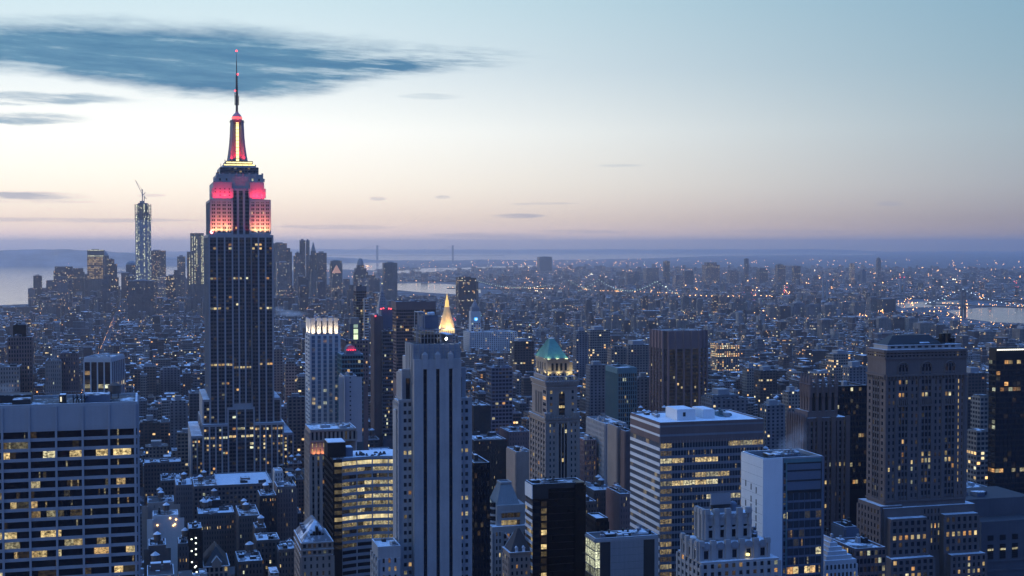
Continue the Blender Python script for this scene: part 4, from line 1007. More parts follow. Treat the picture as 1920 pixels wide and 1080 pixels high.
    for f_ in (.3, .6):
        mb = MB(); x = a.w * f_; mb.box(x - .7, x + .7, .3, 2.5, a.zt + .03, a.zt + 2); mb.hip(x - .9, x + .9, .1, 2.6, a.zt + 2, a.zt + 3, 1, .2, 0); mb.build('dormer', M['snow'], ro)
    windows(a, n=60)
pyramid_block()

# ---- 9. low grey box with lit glass corner
def corner_block():
    b = Bld('grey_panel_block', 'low grey panelled block with a brightly lit glass corner and plant on the roof', 1098.5, 1116, 1234, 1013, 600, d=None, maxd=40, ref='the lit-corner grey block')
    mb = MB(); U, z = b.ux, b.z; w_, d_, h = b.w, b.d, b.zt; R_ = (0, w_, 0, d_)
    mb.box(*R_, 0, h, 3, mt=0)
    u1 = U(1125); fbox(mb, 'F', R_, U(1144), U(1206), -.05, .5, 0, h - .6, 0); fbox(mb, 'F', R_, u1, U(1144), -.05, .25, 0, h - .6, 2); fbox(mb, 'F', R_, U(1206), U(1227), -.05, .25, 0, h - .6, 2)
    fbox(mb, 'F', R_, U(1227), w_, -.05, .5, 0, h, 0); fbox(mb, 'F', R_, 0, w_, -.05, .55, h - 1, h + .05, 0); fbox(mb, 'L', R_, 0, d_, -.05, .5, h - 1, h + .05, 0)
    for k in range(27): fbox(mb, 'F', R_, U(1144) + k * (U(1206) - U(1144)) / 26 - .03, U(1144) + k * (U(1206) - U(1144)) / 26 + .03, .48, .54, 0, h - 1, 1)
    for k in range(30): fbox(mb, 'F', R_, U(1144), U(1206), .48, .53, h - 1 - k * 3.2, h - 1 - k * 3.2 + .05, 1)
    fh = 16.5 * b.D / F
    for i in range(8):
        zz = h - 1.2 - (i + 1) * fh; k = (.75, .95, 1.05, .3, .05, .03, .1, .1)[i]
        fbox(mb, 'F', R_, 0, u1, -.05, .3, zz, zz + .35, 1); fbox(mb, 'L', R_, 0, d_, -.05, .3, zz, zz + .35, 1)
        for j in range(2): b.wins.append(('F', fpt('F', R_, (j + .5) * u1 / 2, .08, zz + .35 + (fh - .4) / 2), u1 / 2 - .12, fh - .45, k * RU(.8, 1.25), .95, True))
        for j in range(5): b.wins.append(('L', fpt('L', R_, (j + .5) * d_ / 5, .08, zz + .35 + (fh - .4) / 2), d_ / 5 - .12, fh - .45, k * RU(.5, .9), .95, True))
    for j in range(6): fbox(mb, 'L', R_, j * d_ / 5 - .06, j * d_ / 5 + .06, -.05, .25, 0, h - 1, 1)
    fbox(mb, 'F', R_, u1 - .1, u1 + .1, -.05, .35, 0, h - 1, 1)
    b.part('panel_body', mb, [M['metal'], M['spandrel'], M['dark'], M['glass']])
    roof(b, R_, h, .8, 'roofdark', 'metal', .6, .6); clutter(b, R_, h, 16, ('dark', 'metal', 'bluegrey'), 1.7)
    windows(b, M['winbig'], 100)
corner_block()

# ---- 10. art deco crown block, bottom centre right
def crown_block():
    b = Bld('deco_crown_block', 'grey art deco block with scalloped crown tiers and a square plant house on top', 1306.4, 1321, 1407.7, 958, 520, d=None, maxd=30, ref='the scalloped art deco block')
    mb = MB(); U, z = b.ux, b.z; d_ = b.d
    T1 = (U(1321), U(1407.7), 0, d_); T2 = (U(1301.8), U(1433), -4.5, d_ + 4); T3 = (U(1301), U(1445), -7.5, d_ + 8)
    mb.box(*T1, 0, z(966), 0, mt=2); mb.box(*T2, 0, z(1016), 0, mt=2); mb.box(*T3, 0, z(1046), 0, mt=2)
    def tier(T, r_top, r_bot, nb, face, win_rows, pw=2.0):
        L = flen(face, T); bw = L / nb
        for j in range(nb + 1):
            fbox(mb, face, T, max(0, j * bw - pw / 2), min(L, j * bw + pw / 2), -.05, .9, z(r_bot), z(r_top) - 1.5, 0)
            # rounded cap
            u = min(max(j * bw, pw / 2), L - pw / 2)
            for o_, hh in ((1.05, 1.6), (.8, 2.1)): fbox(mb, face, T, u - pw * .55, u + pw * .55, -.6, o_, z(r_top) - 1.5, z(r_top) - 1.5 + hh, 0)
        for j in range(nb):
            # scallop between piers: an arc of parapet that dips in the middle
            pts = []
            for q in range(9):
                f_ = q / 8; pts.append((j * bw + pw * .4 + (bw - pw * .8) * f_, z(r_top) - 1.0 - 1.5 * math.sin(math.pi * f_)))
            fr = [fpt(face, T, p[0], .3, p[1]) for p in pts]; bk = [fpt(face, T, p[0], -.5, p[1]) for p in pts]; zb_ = z(r_top + 16)
            for q in range(8):
                mb.face([(fr[q][0], fr[q][1], zb_), (fr[q + 1][0], fr[q + 1][1], zb_), fr[q + 1], fr[q]], 0); mb.face([fr[q], fr[q + 1], bk[q + 1], bk[q]], 2)
            # dark tall opening and its window
            uc = (j + .5) * bw
            b.wins.append((face, fpt(face, T, uc, .1, (z(win_rows[0]) + z(win_rows[1])) / 2), bw * .30, z(win_rows[0]) - z(win_rows[1]), 0, .5, True))
            fbox(mb, face, T, uc - bw * .33, uc - bw * .17, -.05, .45, z(r_bot), z(win_rows[0]) + .5, 0); fbox(mb, face, T, uc + bw * .17, uc + bw * .33, -.05, .45, z(r_bot), z(win_rows[0]) + .5, 0)
    tier(T1, 958, 1012, 4, 'F', (987, 1009)); tier(T1, 958, 1012, 2, 'L', (975, 1005))
    tier(T2, 1012, 1046, 5, 'F', (1023, 1043)); tier(T2, 1012, 1046, 3, 'L', (1020, 1043))
    tier(T1, 979, 1012, 4, 'F', (987, 1009), 1.3)
    # medallion panels under the parapet of the second tier
    L = flen('F', T2)
    for j in range(5):
        u = (j + .5) * L / 5
        mb.loft([[fpt('F', T2, u + 1.75 * math.cos(a_), o_, z(1019) + 1.35 * math.sin(a_)) for a_ in [math.pi / 8 + q * math.pi / 4 for q in range(8)]] for o_ in (.2, .75)], 3)
    fh = 14.5 * b.D / F; nf = 9
    facade(b, mb, 'F', T3, z(1050) - nf * fh, z(1050), nf, 11, 1.5, 1.35, .5, .3, lit_p(.10, .3, .9, {nf - 1: .2}), 0, 0)
    facade(b, mb, 'L', T3, z(1050) - nf * fh, z(1050), nf, 6, 1.5, 1.35, .5, .3, lit_p(.03), 0, 0)
    b.part('stone_body', mb, [M['brick'], M['glass'], M['snow'], M['metal']])
    mb = MB(); P = (U(1343), U(1375), 5, d_ - 5); mb.box(*P, z(966), z(958), 0); mb.box(P[0] - .6, P[1] + .6, P[2] - .6, P[3] + .6, z(951), z(930), 0, mt=1); mb.box(P[0] - .2, P[1] + .2, P[2] - .2, P[3] + .2, z(959), z(951), 2)
    for k in range(9): mb.box(P[0] - .5 + k * (P[1] - P[0] + 1) / 8.3, P[0] - .25 + k * (P[1] - P[0] + 1) / 8.3, P[2] - .45, P[2] - .1, z(959), z(951), 0)
    mb.box((P[0] + P[1]) / 2 - .1, (P[0] + P[1]) / 2 + .1, P[2] - .75, P[2] - .55, z(958), z(930), 2)
    b.part('plant_house', mb, [M['metal'], M['roof'], M['dark']])
    mb = MB(); mb.lathe([(1.6, z(966)), (1.7, z(953)), (1.3, z(950)), (.3, z(948))], U(1386), 6, 12); mb.lathe([(1.0, z(966)), (1.0, z(955))], U(1393), 8, 10); b.part('cooling_tower', mb, [M['bluegrey']])
    mb = MB(); mb.lathe([(.06, z(1041)), (.75, z(1040)), (.75, z(1036.5)), (.06, z(1035.5))], U(1391), -5.6, 10); b.part('terrace_lamp', mb, M['lampy'])
    clutter(b, (U(1410), U(1430), -2, d_), z(1016), 4, ('dark', 'metal'), 2.5)
    windows(b, M['win'], 100)
crown_block()

# ---- 11. gothic tower with pinnacles
def gothic_tower():
    b = Bld('gothic_tower', 'dark brown gothic tower crowned by a row of stone pinnacles', 1504, 1519, 1566.7, 727, 800, d=None, maxd=40, ref='the pinnacled gothic tower', cat='tower')
    mb = MB(); U, z = b.ux, b.z; d_ = b.d; T = (0, b.w, 0, d_)
    mb.box(*T, 0, z(727), 0, mt=0)
    T2 = (U(1504.5), U(1584.5), -2.5, d_ + 8); mb.box(*T2, 0, z(783), 0, mt=2); mb.box(T2[0] + 3, T2[1] - 6, -1, d_ + 5, 0, z(771), 0, mt=2)
    for f_, n in (('F', 4), ('L', 3)):
        L = flen(f_, T)
        facade(b, mb, f_, T, z(781), z(737), 1, n, 2.0, .5, .9, .4, lambda i, j: (.01, .5), 0, 0)
        fbox(mb, f_, T, 0, L, -.05, 1.0, z(737), z(727) + .2, 0)
        for j in range(n + 1):
            u = j * L / n; p = fpt(f_, T, u, .4, z(727))
            mb.lathe([(1.5, z(745)), (1.5, z(722)), (1.8, z(721)), (1.3, z(719)), (1.15, z(713)), (.6, z(707)), (.08, z(699))], p[0], p[1], 6, 0)
    fh = 3.55; nf = 38
    facade(b, mb, 'F', T2, z(790) - nf * fh, z(790), nf, 9, 1.6, 1.3, .9, .3, lit_p(.03, .5, 1.1, {nf - 8: .75, nf - 11: .35, nf - 31 + 4: .7, nf - 30: .15}), 0, 1)
    for j in (0, 3, 6, 9): fbox(mb, 'F', T2, max(0, j * flen('F', T2) / 9 - 1.4), j * flen('F', T2) / 9 + 1.4, -.05, 1.5, 0, z(781), 0)
    facade(b, mb, 'L', T2, z(790) - nf * fh, z(790), nf, 7, 1.8, 1.3, .9, .3, lit_p(.02), 0, 0)
    for j in range(8): p = fpt('L', T2, j * flen('L', T2) / 7, .3, 0); mb.lathe([(.9, z(800)), (.8, z(779)), (.1, z(773))], p[0], p[1], 6)
    b.part('stone_body', mb, [M['brown'], M['spandrel'], M['snow']])
    windows(b, M['wintiny'], 100)
gothic_tower()

def slab(name, label, pl, pc, pr, yt, D, d=None, side='L', yb=1080, ref=None, wallm='dark', glassm='glass', nb=8, fh=3.8, pw=.4, sh=1.4, pd=.3, sd=.2, lit=None, spm=None, rot=G, top=0.0, n=100, roofm='roof', winm='wintiny', mech=0, cat='building', rows=None, p=.06, fl='L', maxd=60, group=None, lo=.4, hi=1.1, facade_name='facade', nl=None, cl=3):
    """plain tower: piers, spandrels and panes on the seen faces, roof with parapet"""
    b = Bld(name, label, pl, pc, pr, yt, D, d, rot, side, yb, cat, ref, group, maxd)
    mb = MB(); R_ = (0, b.w, 0, b.d)
    mb.box(*R_, 0, b.zt, 1, mt=0)
    zb_vis = max(2, b.z(min(yb + 25, 1110))); nf = max(2, int((b.zt - top - zb_vis) / fh)); z1 = b.zt - top; z0 = z1 - nf * fh
    if top > 0:
        for f_ in 'F' + side: fbox(mb, f_, R_, 0, flen(f_, R_), -.05, max(pd, sd) + .02, z1, b.zt + .02, 0)
    if z0 > 0:
        for f_ in 'F' + side: fbox(mb, f_, R_, 0, flen(f_, R_), -.05, .1, 0, z0, 0)
    rr = {nf - k: v for k, v in (rows or {}).items()}
    facade(b, mb, 'F', R_, z0, z1, nf, nb, pw, sh, pd, sd, lit or lit_p(p, lo, hi, rr), 0, 2)
    nl = nl or max(2, int(round(nb * b.d / max(b.w, 1))))
    facade(b, mb, side, R_, z0, z1, nf, min(nl, 16), pw, sh, pd, sd, lit or lit_p(p * .6, lo, hi, rr), 0, 2, keep=False)
    b.part(facade_name, mb, [M[wallm], M[glassm], M[spm or wallm]])
    roof(b, R_, b.zt, 1.0, roofm, wallm)
    if cl: clutter(b, R_, b.zt, cl, ('metal', 'dark', wallm), 3.0)
    windows(b, M[winm], n)
    return b
# ---- 12. broad brown brick tower with hipped roof at the right
def hip_tower():
    b = Bld('brick_skyscraper', 'massive brown brick skyscraper with a dark hipped roof and arched upper windows', 1627, 1661, 1812.7, 656.5, 720, d=None, maxd=60, ref='the massive brown hipped-roof skyscraper', cat='skyscraper')
    mb = MB(); U, z = b.ux, b.z; w_, d_, h = b.w, b.d, b.zt; T = (0, w_, 0, d_)
    mb.box(*T, 0, h, 0, mt=2)
    B = (U(1665) - 1, U(1822), -4, d_ + 6)
    B[0]
    mb.box(U(1661), U(1728), -7, 10, 0, z(969), 0, mt=2); mb.box(U(1761), U(1823), -7, 10, 0, z(967), 0, mt=2); mb.box(U(1655), U(1826), -2.5, d_ + 4, 0, z(952), 0, mt=2)
    mb.box(U(1655), U(1733), -11, 6, 0, z(1040), 0, mt=2); mb.box(U(1766), U(1830), -11, 6, 0, z(1040), 0, mt=2)
    mb.box(-3.5, 10, -1.5, d_ + 3, 0, z(948), 0, mt=2)
    fh = 12.5 * b.D / F
    # cornice bands
    for rr, o, hh in ((657, 1.0, 1.3), (664, .6, .8), (672, .5, .7), (703, 1.1, 1.1), (940, .7, .9)):
        for f_ in 'FL': fbox(mb, f_, T, 0, flen(f_, T), -.05, o, z(rr) - hh, z(rr), 0)
    for f_ in 'FL':
        L = flen(f_, T); n_ = int(L / 2.0)
        for k in range(n_): fbox(mb, f_, T, k * L / n_, k * L / n_ + .7, -.05, .9, z(712), z(704), 0)      # corbel table
        facade(b, mb, f_, T, z(672), z(663), 1, int(L / 2.2), 1.1, .6, .3, .2, lit_p(.03, .5, 1.2), 0, 0, keep=(f_ == 'F'))
    # three arched bays on the front
    bays = [(1684.5, 1703), (1727.5, 1747), (1771.5, 1791)]
    nf = 24; z0 = z(940) - 0; zt_ = z(768)
    for k, (a, e) in enumerate(bays):
        R_ = (U(a), U(e), 0, d_)
        facade(b, mb, 'F', R_, z(936), z(764), 14, 3, .55, 1.2, .5, .15, lit_p(.008, .35, .9, {2: .1, 5: .65, 6: .2, 8: .35, 4: .5}), 0, 1)
        # balcony-like louvres, then upper arch
        fbox(mb, 'F', R_, -.5, flen('F', R_) + .5, -.05, .9, z(764), z(761), 0)
        for j in range(6): fbox(mb, 'F', R_, j * flen('F', R_) / 5 - .3, j * flen('F', R_) / 5 + .3, -.05, .8, z(761), z(751), 0)
        facade(b, mb, 'F', R_, z(750), z(690), 5, 3, .55, 1.3, .45, .15, lit_p(.03, .4, 1.0, {0: .45}), 0, 1)
        u, hw = flen('F', R_) / 2, flen('F', R_) / 2
        for j in range(10):
            a0, a1 = math.pi * j / 10, math.pi * (j + 1) / 10
            mb.bar(fpt('F', R_, u - hw * math.cos(a0), .35, z(690) + hw * .95 * math.sin(a0)), fpt('F', R_, u - hw * math.cos(a1), .35, z(690) + hw * .95 * math.sin(a1)), .5, 0)
        mb.face([fpt('F', R_, u - hw * .85 * math.cos(math.pi * j / 10), .1, z(690) + hw * .8 * math.sin(math.pi * j / 10)) for j in range(11)], 1)
        for j in range(3): mb.face([fpt('F', R_, u + (j - 1) * hw * .5 + s_ * .55, .14, zz) for s_, zz in ((-1, z(690)), (1, z(690)), (1, z(690) + hw * .5), (-1, z(690) + hw * .5))], 3)
    # single columns of windows between the bays
    for a, e, lt in ((1664, 1680, None), (1707, 1723, None), (1751, 1767, None), (1794, 1808, 1)):
        R_ = (U(a), U(e), 0, d_)
        facade(b, mb, 'F', R_, z(940), z(715), 18, 2, 1.5, 1.5, .22, .18, (lambda i, j: (RU(.45, .7), .4) if j == 0 and i > 1 else (.02, .5)) if lt else lit_p(.01, .35, 1.0, {12: .15, 5: .3, 4: .25}), 0, 0)
    facade(b, mb, 'L', (0, w_, d_ * .3, d_ * .68), z(940), z(705), 19, 3, .6, 1.2, .5, .2, lit_p(.06, .3, .8), 0, 1)
    for a, e in ((.05, .25), (.75, .95)): facade(b, mb, 'L', (0, w_, d_ * a, d_ * e), z(940), z(705), 19, 1, 1.9, 1.6, .2, .18, lit_p(.03), 0, 0)
    for px in (1661, 1682, 1705, 1725, 1749, 1769, 1793, 1811): fbox(mb, 'F', T, max(0, U(px) - 1.0), U(px) + 1.0, -.05, .55, z(940), z(712), 0)
    # base wings
    for a, e, y0, r0, rows in ((1661, 1728, -7, 969, {8: .0}), (1761, 1823, -7, 967, {})):
        facade(b, mb, 'F', (U(a), U(e), y0, d_), z(1040), z(r0 + 5), 5, 6, 1.6, 1.5, .4, .25, lit_p(.06, .7, 1.2, {2: .9, 3: .05}), 0, 0)
    facade(b, mb, 'F', (U(1728), U(1761), -2.5, d_), z(1040), z(957), 6, 5, 1.2, 1.5, .4, .25, lit_p(.06, .7, 1.2, {3: .95}), 0, 0)
    for a, e in ((1655, 1733), (1766, 1830)): facade(b, mb, 'F', (U(a), U(e), -11, 6), z(1092), z(1044), 4, 7, 1.5, 1.4, .4, .25, lit_p(.12, .6, 1.1, {1: .5, 3: .1}), 0, 0)
    facade(b, mb, 'L', (-3.5, 10, -1.5, d_ + 3), z(1090), z(956), 10, 7, 1.8, 1.6, .3, .2, lit_p(.05, .3, .8), 0, 0)
    b.part('brick_body', mb, [M['umber'], M['spandrel'], M['snow'], M['glass']])
    # roof: pale penthouse walls, dark hip, plant at the right
    mb = MB(); P = (2.5, w_ - 2, 2.5, d_ - 2); mb.box(*P, h, z(649.5), 0); mb.box(P[0] - .5, P[1] + .5, P[2] - .5, P[3] + .5, z(649.5) - .02, z(648.5), 0, mt=1)
    for k in range(10): mb.box(P[0] + 2 + k * (P[1] - P[0] - 4) / 10, P[0] + 4.3 + k * (P[1] - P[0] - 4) / 10, P[2] - .08, P[2] + .1, z(654), z(650.5), 2)
    b.part('penthouse', mb, [M['lime'], M['snow'], M['dark']])
    mb = MB(); mb.hip(U(1671), U(1775), 4, d_ - 3, z(648.5) + .02, z(631), .34, .72, 0); ro = b.part('hipped_roof', mb, [M['dark']])
    mb = MB(); mb.loft([[(U(1733), 4.4, z(647)), (U(1752), 4.4, z(647)), (U(1746), 8.3, z(637)), (U(1738), 8.3, z(637))], [(U(1733), 4.3, z(647) + .3), (U(1752), 4.3, z(647) + .3), (U(1746), 8.2, z(637) + .3), (U(1738), 8.2, z(637) + .3)]], 0); mb.build('snow_patch', M['snow'], ro)
    mb = MB()
    for k in range(40): x = U(1700) + k * (U(1806) - U(1700)) / 40; mb.bar((x, 3, z(649)), (x, 3, z(646)), .12)
    mb.bar((U(1700), 3, z(646)), (U(1806), 3, z(646)), .14); b.part('railing', mb, [M['black']])
    for k in range(9):
        mb = MB(); x, y = U(RU(1776, 1803)), RU(5, d_ - 6); hh = RU(2, 5.5)
        mb.box(x, x + RU(1, 3), y, y + RU(1, 4), z(648.4), z(648.4) + hh); mb.bar((x, y, z(648) + hh), (x + .5, y, z(648) + hh + 1.5), .12); b.part('roof_unit', mb, [M['black']])
    windows(b, M['wintiny'], 100)
hip_tower()

# ---- 13. wavy lit office building with black flank
def wavy_office():
    b = Bld('curved_office', 'curved office building with rows of brightly lit yellow windows and a black flank', 609, 624.7, 745, 862, 720, d=None, maxd=60, ref='the brightly lit curved office')
    mb = MB(); U, z = b.ux, b.z; d_, h = b.d, b.zt
    ub = U(641); we = U(760)
    mb.box(0, ub, 0, d_, 0, h, 1, mt=1)
    # concave front: depth of the facade as a function of u
    def curve(u): f_ = (u - ub) / (we - ub); return 4.5 * math.sin(math.pi * min(1, f_)) * .9 + 1.2
    N = 24; us = [ub + (we - ub) * k / N for k in range(N + 1)]
    fh = 13.05 * b.D / F; nf = 22; zt_ = z(865); zb = zt_ - nf * fh
    outl = [(u, curve(u)) for u in us]
    mb.loft([[(u, y + .3, zq) for u, y in outl] + [(we, d_, zq), (ub, d_, zq)] for zq in (0, h - 1)], 3)
    b.wall_rows = []
    lev = {0: 1.0, 1: .38, 2: .04, 3: .62, 4: .62, 5: .55, 6: .3, 7: .38, 8: 1.0, 9: .45, 10: .12, 11: .12, 12: .1, 13: .5, 14: .2, 15: .45, 16: .12, 17: .3}
    for i in range(nf):
        zz = zt_ - (i + 1) * fh
        for q in range(N):
            (u0, y0), (u1, y1) = outl[q], outl[q + 1]
            mb.loft([[(u0, y0 - .15, zq), (u1, y1 - .15, zq), (u1, y1 + .4, zq), (u0, y0 + .4, zq)] for zq in (zz - .9, zz + .75)], 0)
    for q in range(0, N + 1, 6): u, y = outl[q]; mb.box(u - .35, u + .35, y - .05, y + .6, 0, zt_, 2)
    (mb.loft([[(u, y - .25, zq) for u, y in outl] + [(u, y + .8, zq) for u, y in outl[::-1]] for zq in (zt_ - .4, h + .2)], 0))
    # black flank strip with the lit rows running round the corner
    fbox(mb, 'F', (0, ub, 0, d_), 0, ub, -.05, .2, z(868), h + .1, 1)
    facade(b, mb, 'L', (0, ub, 0, d_), zb, zt_, nf, 9, .35, 1.5, .4, .25, lambda i, j: (0, .5), 1, 1, keep=False)
    b.part('facade', mb, [M['metal'], M['black'], M['lime'], M['black']])
    # the panes: one part per run of windows between piers on each floor
    cnt = 0
    for i in range(nf):
        zz = zt_ - (i + 1) * fh
        k = lev.get(i, RU(.05, .35))
        for g in range(4):
            for hlf in (0, 1):
                a = k if k > .9 else k * (RU(.55, 1.4) if R() < .75 else .1)
                if g == 0 and k < .9: a *= .45
                mm = MB()
                for q in range(g * 6 + hlf * 3, g * 6 + hlf * 3 + 3):
                    (u0, y0), (u1, y1) = outl[q], outl[q + 1]
                    mm.face([(u0 + .02, y0, zz + .75), (u1 - .02, y1, zz + .75), (u1 - .02, y1, zz + fh - .85), (u0 + .02, y0, zz + fh - .85)], 0, a, RU(.55, .72) if k > .9 else RU(.5, .8))
                mm.build('window', M['winbright'] if k > .9 else M['winbig'], b.root); cnt += 1
            if cnt > 96: break
        a = k * .5 if k > .9 else k * .2
        mm = MB(); mm.face([(.6, -.25, zz + .75), (ub - .05, -.25, zz + .75), (ub - .05, -.25, zz + fh - .85), (.6, -.25, zz + fh - .85)], 0, a, .55); mm.build('corner_window', M['winbright'], b.root)
        if cnt > 96: break
    mb = MB(); mb.loft([[(u, y + .8, h - .9) for u, y in outl] + [(we, d_, h - .9), (ub, d_, h - .9)]], 0, b=.9); b.part('roof', mb, M['roofsnow'])
    mb = MB(); mb.face([(.1, .1, h + .15), (ub, .1, h + .15), (ub, d_, h + .15), (.1, d_, h + .15)], 0, 0, .6); b.part('roof', mb, M['roof'])
    mb = MB(); mb.box(U(617.5), U(652), 7, 22, h + .16, z(834), 0); mb.box(U(617.5) + .3, U(652) - .3, 7.3, 21.7, z(834) + .004, z(834) + .4, 1, 0, .9); b.part('penthouse', mb, [M['black'], M['roofsnow']])
    mb = MB(); mb.box(U(656), U(669), 14, 22, h - .8, h + 4, 0); mb.box(U(656) + .2, U(669) - .2, 14.2, 21.8, h + 4.004, h + 4.3, 1, 0, .9); b.part('bulkhead', mb, [M['bluegrey'], M['roofsnow']])
    for k in range(18):
        mb = MB(); x, y = U(RU(672, 735)), RU(8, 24); mb.hip(x, x + RU(1, 2.5), y, y + RU(1, 2.5), h - .9, h + RU(-.3, .7), .5, .5); b.part('roof_unit', mb, [M['roof']])
    windows(b)
M['winbright'] = window_mat('bright office window', (.02, .02, .02), .2, 1.0, .12)
wavy_office()

# ---- 14. slim tower with a floodlit slotted crown
def crown_tower():
    b = Bld('crown_lit_tower', 'slim grey stone tower with a warmly floodlit crown of vertical fins', 572, 582, 636, 628, 1130, d=None, maxd=34, yb=800, ref='the lit-crown slim tower', cat='skyscraper')
    mb = MB(); U, z = b.ux, b.z; w_, d_ = b.w, b.d; T = (0, w_, 0, d_)
    mb.box(*T, 0, z(628), 0, mt=0)
    fh = 7.75 * b.D / F; nf = 22
    facade(b, mb, 'F', T, z(630) - nf * fh, z(630), nf, 5, 2.0, 1.1, .5, .25, lit_p(.05, .25, .7), 0, 2)
    facade(b, mb, 'L', T, z(630) - nf * fh, z(630), nf, 2, 4.0, 2.0, .4, .3, lit_p(.02), 0, 0)
    b.part('stone_body', mb, [M['pale'], M['spandrel'], M['metal']])
    cr = bpy.data.objects.new('crown', None); COL.objects.link(cr); cr.parent = b.root
    xs = [(0, 10.4), (11.6, 17.6), (21.2 - 1.0, 26.6), (29.6, 35.2), (38, 54)]
    k_ = w_ / 54
    for a, e in ((0, 17), (21, 29), (32, 40), (42.5, 48.5), (51, 54)): pass
    nfin = 5
    for j in range(nfin):
        a = w_ * (j + .12) / nfin; e = w_ * (j + .84) / nfin
        mb = MB(); mb.box(a, e, .4, 1.5, z(628), z(598), 0); mb.box(a - .1, e + .1, .2, 1.7, z(598) - .02, z(596.5), 0)
        for q in range(3): mb.box(a + (e - a) * (q + .5) / 3 - .15, a + (e - a) * (q + .5) / 3 + .15, .2, .42, z(628), z(600), 0)
        for q in range(4): mb.box(a, e, .3, .42, z(624 - q * 6.5), z(624 - q * 6.5) + .3, 0)
        mb.build('fin', M['pale'], cr)
    for j in range(2):
        mb = MB(); a, e = d_ * (j + .04) / 2, d_ * (j + .97) / 2; mb.box(.02, 1.2, a, e, z(628), z(599)); mb.build('fin', M['pale'], cr)
    mb = MB(); mb.box(2.2, w_ - 1, 3, d_ - 1, z(628), z(602), 0); b.part('plant_house', mb, M['metal'])
    for j in range(nfin):
        x = w_ * (j + .48) / nfin; lamp('floodlight', b, (x, -1.5, z(628) + .3), (x, .5, z(617)), (1, .78, .48), 3300, .3, 110, 1)
        lamp('floodlight', b, (x, -2.4, z(628) + .3), (x, .5, z(606)), (1, .78, .48), 7000, .3, 60, 1)
    for j in range(2): lamp('floodlight', b, (-2, d_ * (.25 + .5 * j), z(628) + .3), (0, d_ * (.25 + .5 * j), z(615)), (1, .8, .5), 8500, .3, 110, 1)
    windows(b, M['winblue'], 100)
crown_tower()

# ---- 15. tan tower with an orange-lit loggia in front of it
def loggia_tower():
    b = Bld('loggia_tower', 'tan stone tower with an orange-lit loggia below its snowy roof', 572, 582, 668, 808, 820, d=None, maxd=40, yb=870, ref='the orange-lit loggia tower', cat='tower')
    mb = MB(); U, z = b.ux, b.z; T = (0, b.w, 0, b.d)
    mb.box(*T, z(829) , b.zt, 0, mt=2); mb.box(0, U(611), 0, b.d, 0, z(829), 0); mb.box(0, b.w, 3.0, b.d, 0, z(829), 0)
    facade(b, mb, 'F', T, z(827.5), z(811), 1, 11, 1.3, .6, .5, .3, lit_p(.02, .1, .2), 0, 0)
    fbox(mb, 'F', T, 0, b.w, -.05, .8, z(829.5), z(827), 0); fbox(mb, 'F', T, 0, b.w, -.05, .7, z(809.5), b.zt + .2, 0)
    LG = (0, U(640), 0, b.d)
    facade(b, mb, 'F', (0, U(611), 0, b.d), z(852), z(832), 2, 4, 1.8, .9, .3, .2, lit_p(.9, .3, .8), 0, 0)
    fh = 3.7; nf = 24
    facade(b, mb, 'F', (0, U(611), 0, b.d), z(856) - nf * fh, z(856), nf, 3, 1.9, 1.3, .9, .15, lit_p(.05, .2, .8, {nf - 1: .5, nf - 12: .4}), 0, 1)
    facade(b, mb, 'L', T, z(856) - nf * fh, z(815), nf + 4, 6, 1.7, 1.3, .5, .3, lit_p(.05, .2, .5), 0, 0)
    b.part('stone_body', mb, [M['tan'], M['spandrel'], M['snow']]); roof(b, T, b.zt, .8, 'roof', 'tan', .5, .75); clutter(b, T, b.zt, 4, ('metal', 'tan'), 2.2)
    for f_ in (.2, .5, .8): lamp('floodlight', b, (U(611) * f_, -1.6, z(853)), (U(611) * f_, 0, z(840)), (1, .36, .12), 900, .3, 130, 1)
    windows(b, M['wintiny'], 100)
loggia_tower()

# ---- 16. hip-roofed low block with snow, bottom left of centre
def snow_hip():
    b = Bld('snowy_hip_block', 'stone block with a snow-covered hipped roof and skylights beside the curved office', 553, 566, 623, 1017, 640, d=None, maxd=32, ref='the snowy hip-roofed block')
    mb = MB(); U, z = b.ux, b.z; T = (0, b.w, 0, b.d); h = b.zt
    mb.box(*T, 0, h, 0, mt=0); fh = 3.6
    for rr, o in ((1018, .6), (1031, .7), (1043, .4)): mb.box(-o, b.w + o, -o, b.d + o, z(rr) - .7, z(rr), 0, mt=2)
    facade(b, mb, 'F', T, z(1030), z(1020), 1, 6, 1.0, .5, .3, .2, lit_p(.1), 0, 0); facade(b, mb, 'F', T, z(1042), z(1032), 1, 6, 1.0, .5, .3, .2, lit_p(.3, .1, .4), 0, 0)
    facade(b, mb, 'F', T, z(1045) - 8 * fh, z(1045), 8, 5, 2.0, 1.6, .3, .22, lit_p(.08, .1, .4), 0, 0); facade(b, mb, 'L', T, z(1045) - 8 * fh, z(1022), 10, 6, 1.8, 1.5, .3, .22, lit_p(.05), 0, 0)
    b.part('stone_body', mb, [M['tan'], M['glass'], M['snow']])
    mb = MB(); mb.hip(.2, b.w - .2, .2, b.d - .2, h + .02, z(984), .93, .55, 0); ro = b.part('hipped_roof', mb, M['roofsnow'])
    mb = MB(); x = b.w * .52
    for k in range(5): mb.box(x - 3.4 + k * 1.4, x - 2.2 + k * 1.4, 2.6, 5 + (k == 2) * 1.5, h + 1.6, h + (3.2, 4.2, 6.4, 4.2, 3.2)[k])
    mb.build('dormer', M['black'], ro)
    for k in range(3):
        mb = MB(); y = b.d * (.3 + .2 * k); mb.box(1.6, 3.0, y, y + 2.6, h + 2.4, h + 4.6); mb.build('skylight', M['bluegrey'], ro)
    windows(b, n=80)
snow_hip()

